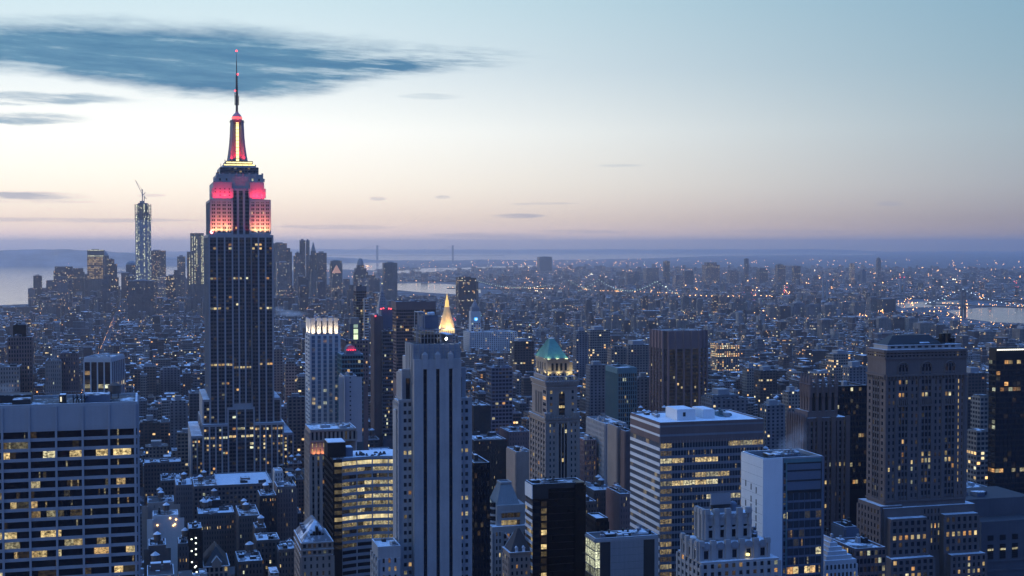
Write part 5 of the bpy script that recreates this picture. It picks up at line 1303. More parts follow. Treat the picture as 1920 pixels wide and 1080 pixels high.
# ---- 17. octagonal brown tower with ribs
def ribbed_tower():
    b = Bld('ribbed_brown_tower', 'red-brown faceted tower with projecting vertical ribs and a blank crown', 1235.6, 1246, 1331, 621, 1450, d=40, yb=775, ref='the ribbed red-brown tower', cat='skyscraper')
    mb = MB(); z, w_ = b.z, b.w; d_ = b.d; c_ = 9.0
    pts = [(0, 3), (c_ * .5, 0), (w_ - c_ * 1.4, 0), (w_, c_), (w_, d_), (0, d_)]
    mb.loft([[(x, y, zq) for x, y in pts] for zq in (0, z(655))], 1); 
    mb.loft([[(x, y, zq) for x, y in pts] for zq in (z(655), b.zt)], 0)
    def seg(p, q, n):
        p, q = Vector((*p, 0)), Vector((*q, 0)); dd = (q - p).normalized(); nn = Vector((dd.y, -dd.x, 0)); L = (q - p).length
        for k in range(n + 1):
            c0 = p + dd * (L * k / n)
            ring = [c0 - dd * 1.2 - nn * .1, c0 + dd * 1.2 - nn * .1, c0 + dd * .7 + nn * 1.6, c0 - dd * .7 + nn * 1.6]
            mb.loft([[(v.x, v.y, zq) for v in ring] for zq in (0, b.zt + RU(0, .3))], 0)
        fh = 3.7; nf = int((z(655) - z(790)) / fh)
        for i in range(nf):
            zz = z(655) - (i + 1) * fh
            for k in range(n):
                a, e = p + dd * (L * k / n + 1.3), p + dd * (L * (k + 1) / n - 1.3)
                mb.loft([[(a.x + nn.x * .3, a.y + nn.y * .3, zq), (e.x + nn.x * .3, e.y + nn.y * .3, zq), (e.x, e.y, zq), (a.x, a.y, zq)] for zq in (zz, zz + 1.2)], 2)
                for s_ in range(3):
                    f0, f1 = a + (e - a) * (s_ / 3 + .02), a + (e - a) * ((s_ + 1) / 3 - .02)
                    on = R() < (.5 if i == nf - 25 else .045)
                    b.panes.face([(f0.x + nn.x * .12, f0.y + nn.y * .12, zz + 1.2), (f1.x + nn.x * .12, f1.y + nn.y * .12, zz + 1.2), (f1.x + nn.x * .12, f1.y + nn.y * .12, zz + fh), (f0.x + nn.x * .12, f0.y + nn.y * .12, zz + fh)], 0, RU(.3, 1.0) if on else RU(0, .03), RU(.3, .9))
    b.panes = MB()
    seg(pts[1], pts[2], 4); seg(pts[2], pts[3], 2); seg(pts[5], pts[0], 4)
    mb.loft([[(x, y, zq) for x, y in [(0, 3), (c_ * .5, 0), (c_ * .5 + .1, .2), (.1, 3.2)]] for zq in (0, b.zt)], 0)
    b.part('brown_body', mb, [M['redbrown'], M['glass'], M['dark']])
    o = b.panes.build('windows', M['wintiny'], b.root); o['kind'] = 'stuff'
    mb = MB(); mb.loft([[(x * .9 + w_ * .05, y * .9 + d_ * .05, b.zt + .05) for x, y in pts]], 0, b=.5); b.part('roof', mb, M['roof'])
    mb = MB()
    for k in range(14): x = RU(3, w_ - 3); mb.bar((x, 4, b.zt), (x, 4, b.zt + RU(.6, 1.8)), .3)
    b.part('roof_aerial', mb, M['dark'])
ribbed_tower()

# ---- the plainer towers
slab('dark_glass_slab', 'dark glass slab with lit floors between the gothic tower and the brown hipped-roof skyscraper', 1558, 1563, 1625.5, 727, 870, d=30, yb=905, ref='the dark slab behind the gothic tower', wallm='black', glassm='blackglass', nb=12, pw=.15, sh=1.3, rows={9: .5, 17: .35, 31: .0, 29: .5, 35: .4}, p=.03, roofm='roofdark')
def edge_tower():
    b = slab('black_tower', 'black glass tower at the frame edge with a row of white lights along its roofline', 1860, 1868, 1975, 655, 960, d=None, maxd=50, yb=905, ref='the black tower with the lit roofline', wallm='black', glassm='blackglass', nb=14, pw=.12, sh=1.2, fh=3.9, top=8, rows={6: .3, 1: .5, 21: .55, 25: .3, 15: .05}, p=.05, roofm='roofdark', winm='win', cl=2)
    for k in range(26):
        mb = MB(); x = b.w * (k + .1) / 26; mb.box(x, x + b.w / 26 * .8, -.75, -.55, b.zt - .9, b.zt + .1); b.part('roof_light', mb, M['lampw2'])
M['lampw2'] = lamp_mat('roofline lamp', (1, .93, .72), 1.6)
edge_tower()
def mech_block():
    b = Bld('louvred_block', 'low blue-grey block with louvred openings at the lower edge beside the brown skyscraper', 1834, 1840, 1962, 979, 800, d=40, ref='the louvred low block')
    mb = MB(); U, z = b.ux, b.z; T = (0, b.w, 0, b.d); mb.box(*T, 0, z(979), 0, mt=2); mb.box(-2, b.w, 14, 50, 0, z(945), 0, mt=2)
    for rr, hh in ((1015, 10), (1050, 28)):
        for k in range(4):
            u = U(1852 + 23 * k); mb.box(u, u + 4, -.12, .2, z(rr), z(rr) + hh * b.D / F, 1)
            for q in range(7): mb.box(u, u + 4, -.2, .1, z(rr) + q * hh * b.D / F / 7, z(rr) + (q + .3) * hh * b.D / F / 7, 3)
            if rr == 1050:
                for q in range(4): b.wins.append(('F', (u + .5 + q, -.24, z(1032)), .9, 1.2, RU(.3, .9), .7, True))
    fbox(mb, 'F', T, 0, b.w, -.05, .4, z(1056), z(1053), 0); fbox(mb, 'F', T, 0, b.w, -.05, .3, z(1074), z(1070), 0)
    b.part('body', mb, [M['spandrel'], M['black'], M['roof'], M['dark']]); windows(b)
    clutter(b, (0, b.w, 18, 46), z(945), 7, ('dark', 'bluegrey'), 2.5)
    a = Bld('grey_plant_block', 'windowless grey block with a snow-dusted roof close behind the brown skyscraper', 1812, 1815, 1864, 921, 860, d=40, yb=975, ref='the windowless grey block')
    mb = MB(); T = (0, a.w, 0, a.d); mb.box(*T, 0, a.zt, 0); 
    for k in range(14): fbox(mb, 'F', T, k * a.w / 14, k * a.w / 14 + .1, -.05, .12, 0, a.zt, 0)
    a.part('body', mb, M['bluegrey']); roof(a, T, a.zt, .8, 'roof', 'bluegrey', .5, .7); clutter(a, T, a.zt, 3)
mech_block()
def stepped_block():
    b = Bld('stepped_white_block', 'small white stone block stepping up in tiers beside the white blank-sided tower', 1541, 1547, 1606, 1052, 600, d=24, ref='the small tiered white block')
    mb = MB(); U, z = b.ux, b.z; T = (0, b.w, 0, b.d); mb.box(*T, 0, b.zt, 0, mt=1)
    for k in range(5):
        i = 1.3 * (k + 1); mb.box(i, b.w - i * 1.3, i, b.d - i, b.zt - .1, b.zt + (k + 1) * 1.7, 0, mt=1)
    facade(b, mb, 'F', T, b.zt - 2 - 9 * 3.6, b.zt - 2, 9, 8, 1.0, 1.5, .3, .2, lit_p(.06, .5, 1), 0, 0)
    b.part('stone_body', mb, [M['pale'], M['snow']]); clutter(b, (7, b.w - 7, 7, b.d - 7), b.zt + 8.4, 2, hmax=1.5); windows(b)
    slab('small_plant_tower', 'plain grey roof-house block squeezed between the dark slab and the brown skyscraper', 1582, 1585, 1606, 992, 640, d=12, ref='the plain roof-house block', wallm='bluegrey', nb=3, p=.02, sh=2.4, pw=2.2)
    slab('low_dark_block', 'low dark block with a few lit windows at the foot of the brown skyscraper', 1600, 1604, 1660, 1033, 610, d=22, ref='the low dark block', wallm='brown', nb=8, p=.2)
stepped_block()
slab('fin_tower', 'dark glass tower with pale vertical fins and one lit floor behind the broad pale slab', 157.6, 208, 232, 672, 1150, rot=0.0, side='R', yb=742, ref='the finned dark tower', wallm='pale', glassm='blackglass', nb=4, pw=1.0, sh=.35, pd=.8, sd=.1, spm='black', top=3.2, rows={6: .9}, p=.02, maxd=60, cat='tower')
slab('dark_stepped_tower', 'dark stepped tower with a blank square top rising behind the broad pale slab', 22, 25, 49, 611, 1250, d=22, yb=745, ref='the dark stepped tower', wallm='black', nb=5, p=.02, cat='tower', top=14)
slab('dark_wing_tower', 'dark wing block hugging the dark stepped tower', 12, 15, 60, 634, 1240, d=24, yb=745, ref='the dark wing block', wallm='brown', nb=9, p=.04, pw=1.2)
slab('brown_flat_tower', 'brown apartment tower with a column of lit windows beyond the broad pale slab', 111, 114, 146, 664, 1240, d=24, yb=745, ref='the brown apartment tower', wallm='brown', nb=7, pw=1.6, sh=1.7, p=.12)
slab('grey_flat_tower', 'grey stepped apartment block left of the brown apartment tower', 83, 86, 114, 678, 1230, d=24, yb=745, ref='the grey stepped apartment block', wallm='tan', nb=7, pw=1.4, sh=1.7, p=.08)
slab('squat_flat_block', 'squat grey block at the frame edge beside the dark stepped tower', -20, -10, 36, 690, 1200, d=24, yb=745, ref='the squat grey block', wallm='tan', nb=9, pw=1.4, sh=1.7, p=.10)
slab('teal_glass_block', 'teal-framed glass block with vertical green mullions and a few orange windows', 1136.7, 1159, 1193.7, 692, 1150, yb=785, ref='the teal-framed block', wallm='tealm', nb=9, pw=.5, sh=1.0, pd=.7, top=4, rows={2: .25, 14: .2, 17: .2}, p=.03, maxd=50)
slab('hotel_block', 'grey brick hotel block with a pale windowed side and a dark stepped roof house', 1100, 1135.6, 1174, 797, 980, yb=900, ref='the grey hotel block', wallm='brick', nb=7, pw=2.2, sh=1.7, pd=.25, p=.04, nl=14, maxd=60)
slab('slim_brick_tower', 'slim brown brick tower beside the grey hotel block', 1155, 1158, 1172, 803, 930, yb=900, d=20, ref='the slim brick tower', wallm='tan', nb=4, pw=1.7, sh=1.7, p=.07)
slab('twin_brick_tower', 'narrow brown brick tower just left of the white-striped office block', 1171, 1173, 1188, 811, 920, yb=900, d=20, ref='the narrow brick tower', wallm='brown', nb=4, pw=1.7, sh=1.7, p=.05)
slab('orange_lit_block', 'brick block with floors glowing orange beside the green-roofed tower', 1094, 1096, 1117, 827, 990, yb=895, d=20, ref='the orange-glowing block', wallm='redbrown', nb=5, pw=1.0, sh=1.3, p=.45, lo=.05, hi=.22)
slab('white_edge_slab', 'bluish apartment slab with one white blank edge and thin balconies', 916, 922, 960.5, 691, 1350, yb=790, ref='the white-edged slab', wallm='bluegrey', nb=6, pw=.7, sh=1.5, p=.07, d=22)
slab('dark_office_mass', 'broad dark office mass with small square windows right of the black-striped tower', 880, 889, 949, 828, 1000, d=40, yb=900, ref='the broad dark office mass', wallm='dark', nb=15, pw=1.4, sh=1.9, p=.12, rows={14: .5, 15: .5})
slab('parapet_block', 'dark office block with a crenellated snowy parapet behind the black-striped tower', 884, 889, 919, 763, 1040, d=30, yb=830, ref='the crenellated dark block', wallm='dark', nb=9, pw=1.2, sh=2.2, p=.04)
slab('black_side_slab', 'unlit black slab standing close beside the black-striped limestone tower', 886, 889, 918, 872, 615, d=30, ref='the unlit black slab', wallm='black', glassm='blackglass', nb=5, pw=.2, sh=1.5, p=.0, roofm='roofdark')
slab('rust_brick_block', 'rust brick block between the broad dark office mass and the green-roofed tower', 949, 955, 994, 812, 1060, d=30, yb=905, ref='the rust brick block', wallm='redbrown', nb=8, pw=1.7, sh=1.8, p=.06)
slab('tan_lower_block', 'tan stepped block in front of the rust brick block', 962, 968, 997, 850, 960, d=26, yb=905, ref='the tan stepped block', wallm='tan', nb=8, pw=1.6, sh=1.8, p=.07)
slab('brown_glass_box', 'broad dark brown glass box tower behind the black-striped tower', 739, 743, 817, 567, 1600, d=32, yb=690, ref='the dark brown glass box', wallm='brown', glassm='glass', nb=22, pw=.3, sh=1.3, pd=.2, p=.05, rows={6: .3, 7: .35, 32: .5}, top=9, cat='skyscraper')
slab('dark_twin_tower', 'narrow dark brown slab tower with red corner lights, the lower one beside the clock-tower spire', 701, 703.5, 716, 594, 1350, d=26, yb=800, ref='the narrow dark slab tower', wallm='brown', nb=4, pw=2.4, sh=2.2, p=.04, cat='tower', n=60)
slab('dark_twin_tower', 'taller dark slab tower with red roof lights in front of the clock-tower spire', 714, 717, 733.6, 581, 1380, d=20, yb=625, ref='the taller dark slab tower', wallm='bluegrey', nb=4, pw=2.2, sh=2.0, p=.12, cat='tower', n=60)
slab('banded_tower', 'glass tower of dark horizontal bands below the taller dark slab tower', 714, 717.5, 736.5, 622, 1345, d=26, yb=800, ref='the banded glass tower', wallm='spandrel', nb=6, pw=.2, sh=1.6, p=.09, cat='tower')
slab('balcony_glass_tower', 'dark glass tower with pale balcony floors on one side', 666, 668, 687, 538, 1900, d=24, yb=640, ref='the balconied dark glass tower', wallm='spandrel', nb=5, pw=.2, sh=1.1, p=.14, cat='skyscraper', n=60, top=6)
slab('pale_balcony_tower', 'pale stack of balcony floors attached beside the balconied dark glass tower', 683, 684, 691, 561, 1890, d=26, yb=640, ref='the pale balcony stack', wallm='pale', nb=3, pw=.2, sh=1.2, sd=.9, p=.2, cat='tower', n=40)
slab('blank_wall_tower', 'blank pale-walled slab tower below the red-lit arch', 642, 645, 668.5, 707, 1090, d=22, yb=812, ref='the blank pale-walled slab', wallm='grace', nb=1, pw=9, sh=2.6, p=.0, cat='tower', n=20)
def teal_arch():
    b = slab('teal_arch_tower', 'teal glass tower topped by a small red-lit arched roof', 638, 641, 681, 667, 1110, d=30, yb=800, ref='the teal arch-topped tower', wallm='tealm', glassm='glasst', nb=8, pw=.2, sh=1.2, p=.10, cat='skyscraper', winm='wintiny')
    mb = MB(); x0, x1 = b.ux(650), b.ux(669); xm, r = (x0 + x1) / 2, (x1 - x0) / 2
    mb.box(x0, x1, 3, 14, b.zt, b.z(657), 0)
    mb.loft([[(xm - r * math.cos(math.pi * q / 10), y, b.z(657) + r * .95 * math.sin(math.pi * q / 10)) for q in range(11)] for y in (3, 14)], 0, cap=True)
    mb.face([(xm - r * math.cos(math.pi * q / 10), 2.98, b.z(657) + r * .95 * math.sin(math.pi * q / 10)) for q in range(11)], 0)
    b.part('arched_roof', mb, [M['bluegrey']])
    for k in range(6):
        mb = MB(); x = x0 + (k + .5) * (x1 - x0) / 6; mb.box(x - .25, x + .25, 2.5, 2.8, b.z(657) - .5, b.z(657) + .6); b.part('red_lamp', mb, lamp_mat('red strip lamp', (1, .05, .1), 2.2) if k == 0 else bpy.data.materials['red strip lamp'])
    for k in (.2, .8): lamp('floodlight', b, (x0 + (x1 - x0) * k, .8, b.z(657)), (xm, 3, b.z(650)), (1, .05, .1), 900, .3, 120, 1)
teal_arch()
def lantern_tower():
    b = slab('lantern_tower', 'dark tower with a lit yellow-green lantern stack on its head', 644, 648, 690, 640, 1250, d=26, yb=700, ref='the yellow-green lantern tower', wallm='brown', nb=8, pw=1.2, sh=1.8, p=.12, cat='tower', n=60)
    mb = MB(); mb.box(b.ux(657), b.ux(676), 3, 14, b.zt, b.z(608), 0); mb.box(b.ux(659), b.ux(675), 3.4, 13.6, b.z(608), b.z(597), 1); b.part('lantern_stack', mb, [M['spandrel'], M['tan']])
    for r0, r1, k in ((637, 628, 1.5), (626, 617.5, 1.1), (615, 609, .35)):
        mb = MB(); mb.box(b.ux(664), b.ux(672), 2.7, 2.95, b.z(r0), b.z(r1)); b.part('lit_window', mb, lamp_mat('lantern light', (.86, 1, .5), k * .75))
lantern_tower()

# ---- gilded pyramid, clock towers
def gold_pyramid():
    b = Bld('gilded_pyramid_tower', 'stone tower with a floodlit golden pyramid spire', 824, 829, 853, 625, 2100, d=22, yb=632, ref='the golden pyramid', cat='tower')
    mb = MB(); z = b.z; w_ = b.w; d_ = b.d; mb.box(0, w_, 0, d_, 0, b.zt, 0)
    facade(b, mb, 'F', (0, w_, 0, d_), z(700), z(628), 14, 6, 1.2, 1.6, .3, .2, lit_p(.1), 0, 0)
    for k in range(4):
        for f_ in 'FL': pass
    b.part('stone_body', mb, [M['lime']])
    mx, my = w_ / 2, d_ / 2
    mb = MB()
    mb.lathe([(12.8, z(617)), (10.2, z(606)), (7.0, z(592)), (4.6, z(580)), (3.9, z(576))], mx, my, 8, 0, math.pi / 8); b.part('pyramid_roof', mb, M['gold'])
    mb = MB(); mb.lathe([(3.9, z(576)), (3.9, z(574.8)), (3.2, z(574)), (2.7, z(566)), (3.1, z(565.6)), (2.0, z(563)), (1.0, z(556)), (.2, z(551))], mx, my, 8, 0, .39); b.part('lantern', mb, lamp_mat('glowing lantern', (1, .62, .16), .95))
    mb = MB()
    for k in range(7): x = w_ * k / 6; mb.box(x - .6, x + .6, -.4, .6, b.zt, z(617.5))
    mb.box(-.5, w_ + .5, -.6, d_ + .4, z(617.5), z(616.5)); b.part('loggia', mb, M['pale'])
    mb = MB(); mb.box(.5, w_ - .5, .8, d_ - 1, b.zt + .05, z(617.8)); b.part('loggia_light', mb, lamp_mat('loggia glow', (1, .66, .22), 1.1))
    for ox, oy in ((mx - 8, -12), (mx + 8, -12), (-12, my)): lamp('floodlight', b, (ox, oy, z(622)), (mx, my, z(597)), (1, .70, .42), 52000, .5, 80, 1)
    windows(b, M['wintiny'], 30)
gold_pyramid()
def clock_spire():
    b = Bld('campanile_tower', 'pale campanile tower with a steep windowed pyramid roof and lantern, behind the dark slab towers', 707, 710, 726.5, 581, 2250, d=22, yb=600, ref='the pale campanile', cat='tower')
    mb = MB(); z = b.z; w_, d_ = b.w, b.d; mb.box(0, w_, 0, d_, 0, b.zt, 0)
    facade(b, mb, 'F', (0, w_, 0, d_), z(660), z(584), 18, 4, 1.6, 1.7, .3, .2, lit_p(.1), 0, 0); b.part('stone_body', mb, [M['pale']])
    mb = MB(); mb.hip(-.4, w_ + .4, -.4, d_ + .4, z(581), z(547), .74, .74, 0)
    for i in range(6):
        for j in range(3): zz = z(577 - 5 * i); x = w_ * (.3 + .2 * j); y = -.4 + (d_ / 2 + .4) * .74 * (577 - 5 * i < 581) * (581 - (577 - 5 * i)) / 34; mb.box(x - .5, x + .5, y - .35, y + .6, zz, zz + 1.6, 1)
    b.part('pyramid_roof', mb, [M['slate'], M['dark']])
    mb = MB(); mx, my = w_ / 2, d_ / 2; mb.lathe([(2.6, z(547)), (2.6, z(544)), (2.0, z(544)), (1.9, z(537)), (2.6, z(536.5)), (1.4, z(531)), (.5, z(527)), (.2, z(517))], mx, my, 8); b.part('lantern', mb, M['lime'])
    mb = MB(); mb.lathe([(.1, z(532) - .8), (1.0, z(532)), (.1, z(532) + .8)], mx, my - 1.8, 8); b.part('lamp', mb, M['lampy'])
    windows(b, M['wintiny'], 30)
clock_spire()
def blue_clock():
    b = Bld('clock_tower', 'pale clock tower with a glowing blue clock face and small cupola', 879, 883.5, 901, 584, 3000, d=22, yb=650, ref='the blue-clock tower', cat='clock tower')
    mb = MB(); z = b.z; w_, d_ = b.w, b.d; mb.box(0, w_, 0, d_, 0, b.zt, 0)
    for k in range(5): fbox(mb, 'F', (0, w_, 0, d_), k * w_ / 4 - .9, k * w_ / 4 + .9, -.05, .8, z(596), z(586), 0)
    facade(b, mb, 'F', (0, w_, 0, d_), z(640), z(606), 8, 4, 2.0, 2.2, .3, .2, lit_p(.35, .4, .9), 0, 0); b.part('stone_body', mb, [M['pale']])
    mb = MB(); mx, my = w_ / 2, d_ / 2; mb.box(2, w_ - 2, 2, d_ - 2, b.zt, z(576)); mb.lathe([(8, z(576)), (6.5, z(572)), (3, z(567)), (2.4, z(564)), (.3, z(560))], mx, my, 8, 0, .39); b.part('cupola', mb, M['slate'])
    mb = MB(); zc = z(598.3); mb.loft([[(mx + 4.3 * math.cos(q * math.pi / 10), y, zc + 4.3 * math.sin(q * math.pi / 10)) for q in range(20)] for y in (.1, -.5)]); cf = b.part('clock_face', mb, lamp_mat('blue clock light', (.05, .45, 1), 1.5))
    mb = MB(); mb.loft([[(mx + .6 + 2.7 * math.cos(q * math.pi / 8), y, zc - .3 + 2.3 * math.sin(q * math.pi / 8)) for q in range(16)] for y in (-.5, -.7)]); mb.build('clock_dial', lamp_mat('clock dial', (.75, .92, 1), 1.3), cf)
    mb = MB(); mb.bar((mx, -.85, zc), (mx + 1.6, -.85, zc + 1.0), .28); mb.bar((mx, -.85, zc), (mx - .5, -.85, zc - 2.2), .22); mb.build('clock_hand', M['dark'], cf)
    windows(b, M['wintiny'], 30)
    slab('block_with_clock', 'wide pale office block of regular windows at the foot of the blue-clock tower', 876, 881, 969, 624, 2950, d=60, yb=660, ref='the wide pale office block', wallm='pale', nb=22, pw=2.6, sh=1.8, fh=4.2, p=.1, n=60)
blue_clock()
# ================================================================== low blocks near the foot of the picture
NB = dict(p=.05, cl=6, n=60)
def near(label, pl, pc, pr, yt, D, wallm='tan', nb=6, ref=None, tank=0, roofm=None, **kw):
    q = dict(NB); q.update(kw)
    b = slab(q.pop('name', 'loft_building'), label, pl, pc, pr, yt, D, roofm=roofm or random.choice(('roofsnow', 'roof', 'roof')), wallm=NEARW.get(wallm, wallm), nb=nb, ref=ref, pw=q.pop('pw', 1.3), sh=q.pop('sh', 1.7), winm='win', top=q.pop('top', 1.2), **q)
    for k in range(tank + (R() < .5)): water_tank(b.root, RU(4, max(5, b.w - 4)), RU(4, max(5, b.d - 4)), b.zt)
    return b
TANK = []
NEARW = {'tan': 'darkbrick', 'lime': 'umber', 'brown': 'darkbrick', 'dark': 'dark', 'grace': 'tan'}  # near blocks take darker wall colours than the ones they ask for
def water_tank(parent, x, y, z, s=1.0):
    """wooden tank on legs with a snow-covered conical roof"""
    if not TANK:
        mb = MB(); mb.lathe([(2.0, 3.0), (2.05, 3.1), (2.1, 6.6), (2.0, 6.7)], 0, 0, 14)
        for zz in (3.5, 4.4, 5.3, 6.2): mb.lathe([(2.14, zz), (2.14, zz + .12)], 0, 0, 14)
        for k in range(4): a = k * math.pi / 2 + .78; mb.bar((1.6 * math.cos(a), 1.6 * math.sin(a), 0), (1.5 * math.cos(a), 1.5 * math.sin(a), 3.1), .16)
        mb.bar((1.1, 1.1, .4), (-1.1, 1.1, 2.6), .09); mb.bar((1.1, -1.1, .4), (-1.1, -1.1, 2.6), .09)
        o = mb.build('water_tank', M['wood']); me = o.data; bpy.data.objects.remove(o)
        mb = MB(); mb.lathe([(2.45, 6.68), (2.4, 6.8), (1.2, 7.7), (.1, 8.5)], 0, 0, 14)
        o = mb.build('tank_roof', M['snow']); me2 = o.data; bpy.data.objects.remove(o)
        TANK.extend((me, me2))
    o = link('water_tank', TANK[0], parent, (x, y, z + .1)); o.scale = (s, s, s); r = link('tank_roof', TANK[1], o)
    return o
near('wide block with a broad snow-covered flat roof just in front of the red-lit skyscraper', 404, 408, 511, 912, 1120, 'lime', 14, 'the broad snow-roofed block', roofm='roofsnow', d=62, cl=3, tank=0)
near('block with a snowy terrace and blank roof wall beside the broad snow-roofed block', 360, 364, 408, 914, 1115, 'lime', 6, 'the snowy terrace block', d=42, cl=1, tank=1)
near('dark arcaded block with snow on its cornice left of the snowy terrace block', 268, 271, 339, 870, 1230, 'brown', 12, 'the dark arcaded block', d=24)
near('small tan block with a bright snowy roof left of the snowy terrace block', 300, 302, 339, 903, 1140, 'tan', 6, 'the small bright-roofed block', d=34)
near('grey block with tall windows between the small bright-roofed block and the snowy terrace block', 328, 330, 360, 912, 1060, 'lime', 7, 'the tall-windowed grey block', d=36, tank=0)
near('slim pale block with lit upper window, right of the broad snow-roofed block', 513, 515.5, 530, 885, 1075, 'pale', 3, 'the slim pale block', d=16, cl=1)
near('striped block with vertical piers and a lit pale cornice beside the slim pale block', 517, 520, 555.5, 915, 1040, 'lime', 7, 'the pale-corniced pier block', d=26, pw=1.7, sh=1.2, tank=0, rows={1: .35}, p=.02)
near('black box-shaped roof house on a dark loft block with a row of lit windows', 379, 382, 413, 941, 1010, 'black', 2, 'the black roof house', d=14, p=0, sh=4, pw=6, yb=965)
near('dark loft block with a row of lit windows under the black roof house', 369, 372, 439, 966, 985, 'brown', 14, 'the dark lit-row loft', d=26, rows={3: .5}, p=.02, tank=2)
near('dark block with one lit strip of windows below its snowy edge', 485, 488, 518, 932, 1010, 'dark', 7, 'the lit-strip dark block', d=24, rows={1: .8}, p=.03, tank=1)
near('loft block with two water tanks and snowy courts, right of the dark lit-row loft', 446, 449, 487, 970, 950, 'tan', 8, 'the two-tank loft', d=40, tank=2)
near('grey blank-walled block carrying a big snow-capped water tank', 274, 277, 326, 945, 990, 'grace', 2, 'the blank grey block', d=26, pw=9, p=0, tank=1)
def lamp_wall():
    b = near('pale blank-walled building with bright lamps along its roof edge', 285, 287, 334, 970, 900, 'pale', 3, 'the lamp-lit pale wall', d=18, pw=8, p=.05, cl=1, name='pale_wall_building')
    for px, row in ((295, 985), (319, 973), (325, 987), (328, 985), (330, 976)):
        mb = MB(); mb.lathe([(.05, -.6), (.55, -.3), (.55, .3), (.05, .6)], 0, 0, 8); o = mb.build('wall_lamp', M['lampo'], b.root); o.location = (b.ux(px), -.6, b.z(row))
M['lampo'] = lamp_mat('warm street lamp', (1, .62, .26), 4)
lamp_wall()
def dark_lights():
    b = near('black tower block dotted with white lamps up its face', 352, 354, 378, 994, 850, 'black', 4, 'the lamp-dotted black block', d=18, p=0, tank=0, glassm='blackglass', name='lamp_dotted_block')
    for px, row in ((359, 1011), (367, 1009), (367, 1019), (359, 1033), (367, 1030), (367, 1040), (359.5, 1054), (367, 1062), (365, 1064), (359.5, 1075), (368, 1073)):
        mb = MB(); mb.lathe([(.05, -.5), (.5, -.25), (.5, .25), (.05, .5)], 0, 0, 8); o = mb.build('wall_lamp', M['lampc'], b.root); o.location = (b.ux(px), -.6, b.z(row))
M['lampc'] = lamp_mat('cool wall lamp', (.95, 1, .8), 3.2)
dark_lights()
near('brown block with a plain side wall beside the broad pale slab', 276, 279, 311, 1026, 830, 'brown', 2, 'the plain brown block', d=20, pw=6, p=.05, tank=1)
near('narrow block with orange-lit windows under the lamp-lit pale wall', 333, 335, 352, 1022, 845, 'tan', 3, 'the orange-windowed narrow block', d=18, rows={3: .9, 6: .7}, p=.06)
near('block with a chimney and a bright snowy court, left of the snowy hip-roofed block', 480, 482, 524, 1016, 880, 'tan', 6, 'the chimney block', d=22, tank=0)
near('low dark block with snow piled along its parapets, at the lower edge', 445, 447, 492, 1056, 850, 'brown', 7, 'the snow-edged dark block', d=30, tank=1)
near('small block with a raised snowy roof box, above the chimney block', 476, 479, 499, 993, 930, 'tan', 4, 'the raised-roof block', d=20, tank=1)
near('low block with frosted skylight roof right of the chimney block', 521, 523, 556, 1033, 870, 'lime', 6, 'the skylight block', d=24)
near('stone block with lit ground windows right of the black glass block', 1095, 1097, 1118, 943, 900, 'lime', 4, 'the stone block by the black glass block', d=26, rows={5: .8}, p=.12)
near('dark brick block with a snowy roof ledge behind the lit-corner grey block', 1110, 1114, 1152, 922, 960, 'brown', 9, 'the dark snow-ledged block', d=30, tank=1)
near('red brick block hard against the white-striped office block', 1160, 1163, 1186, 929, 850, 'redbrown', 5, 'the red brick block', d=26, tank=0)
near('small dark roof house with a snowy pyramid cap', 1116, 1118, 1140, 975, 780, 'black', 3, 'the snow-capped roof house', d=16, cl=0, p=0)
def church():
    b = Bld('church', 'small stone church with a steep slate roof and snow-edged gable at the lower edge', 378, 384, 428, 1062, 850, d=34, ref='the small church', cat='church')
    mb = MB(); w_, d_, h = b.w, b.d, b.zt; mb.box(0, w_, 0, d_, 0, h, 0); mx = w_ / 2
    facade(b, mb, 'F', (0, w_, 0, d_), h - 9, h - 1, 2, 5, 1.2, 1.2, .3, .2, lit_p(.05), 0, 0)
    mb.loft([[(mx - 3, -1.2, h - 1), (mx + 3, -1.2, h - 1), (mx + 3, -1.2, h + 2.6), (mx, -1.2, h + 6.2), (mx - 3, -1.2, h + 2.6)], [(mx - 3, 4, h - 1), (mx + 3, 4, h - 1), (mx + 3, 4, h + 2.6), (mx, 4, h + 6.2), (mx - 3, 4, h + 2.6)]], 0)
    mb.face([(mx - 3, -1.2, h - 1), (mx + 3, -1.2, h - 1), (mx + 3, -1.2, h + 2.6), (mx, -1.2, h + 6.2), (mx - 3, -1.2, h + 2.6)], 0)
    for s_ in (-1, 1): mb.bar((mx + s_ * 3.2, -1.3, h + 2.4), (mx, -1.3, h + 6.4), .3, 1)
    b.part('stone_body', mb, [M['tan'], M['snow']])
    mb = MB(); mb.hip(-.4, w_ + .4, -.4, d_ + .4, h + .02, h + 10.5, .98, .55, 0); b.part('steep_roof', mb, M['dark'])
    mb = MB(); mb.box(-1.0, w_ + 1, -1, d_ + 1, h - .5, h - .02); b.part('snow_ledge', mb, M['snow'])
    windows(b)
church()

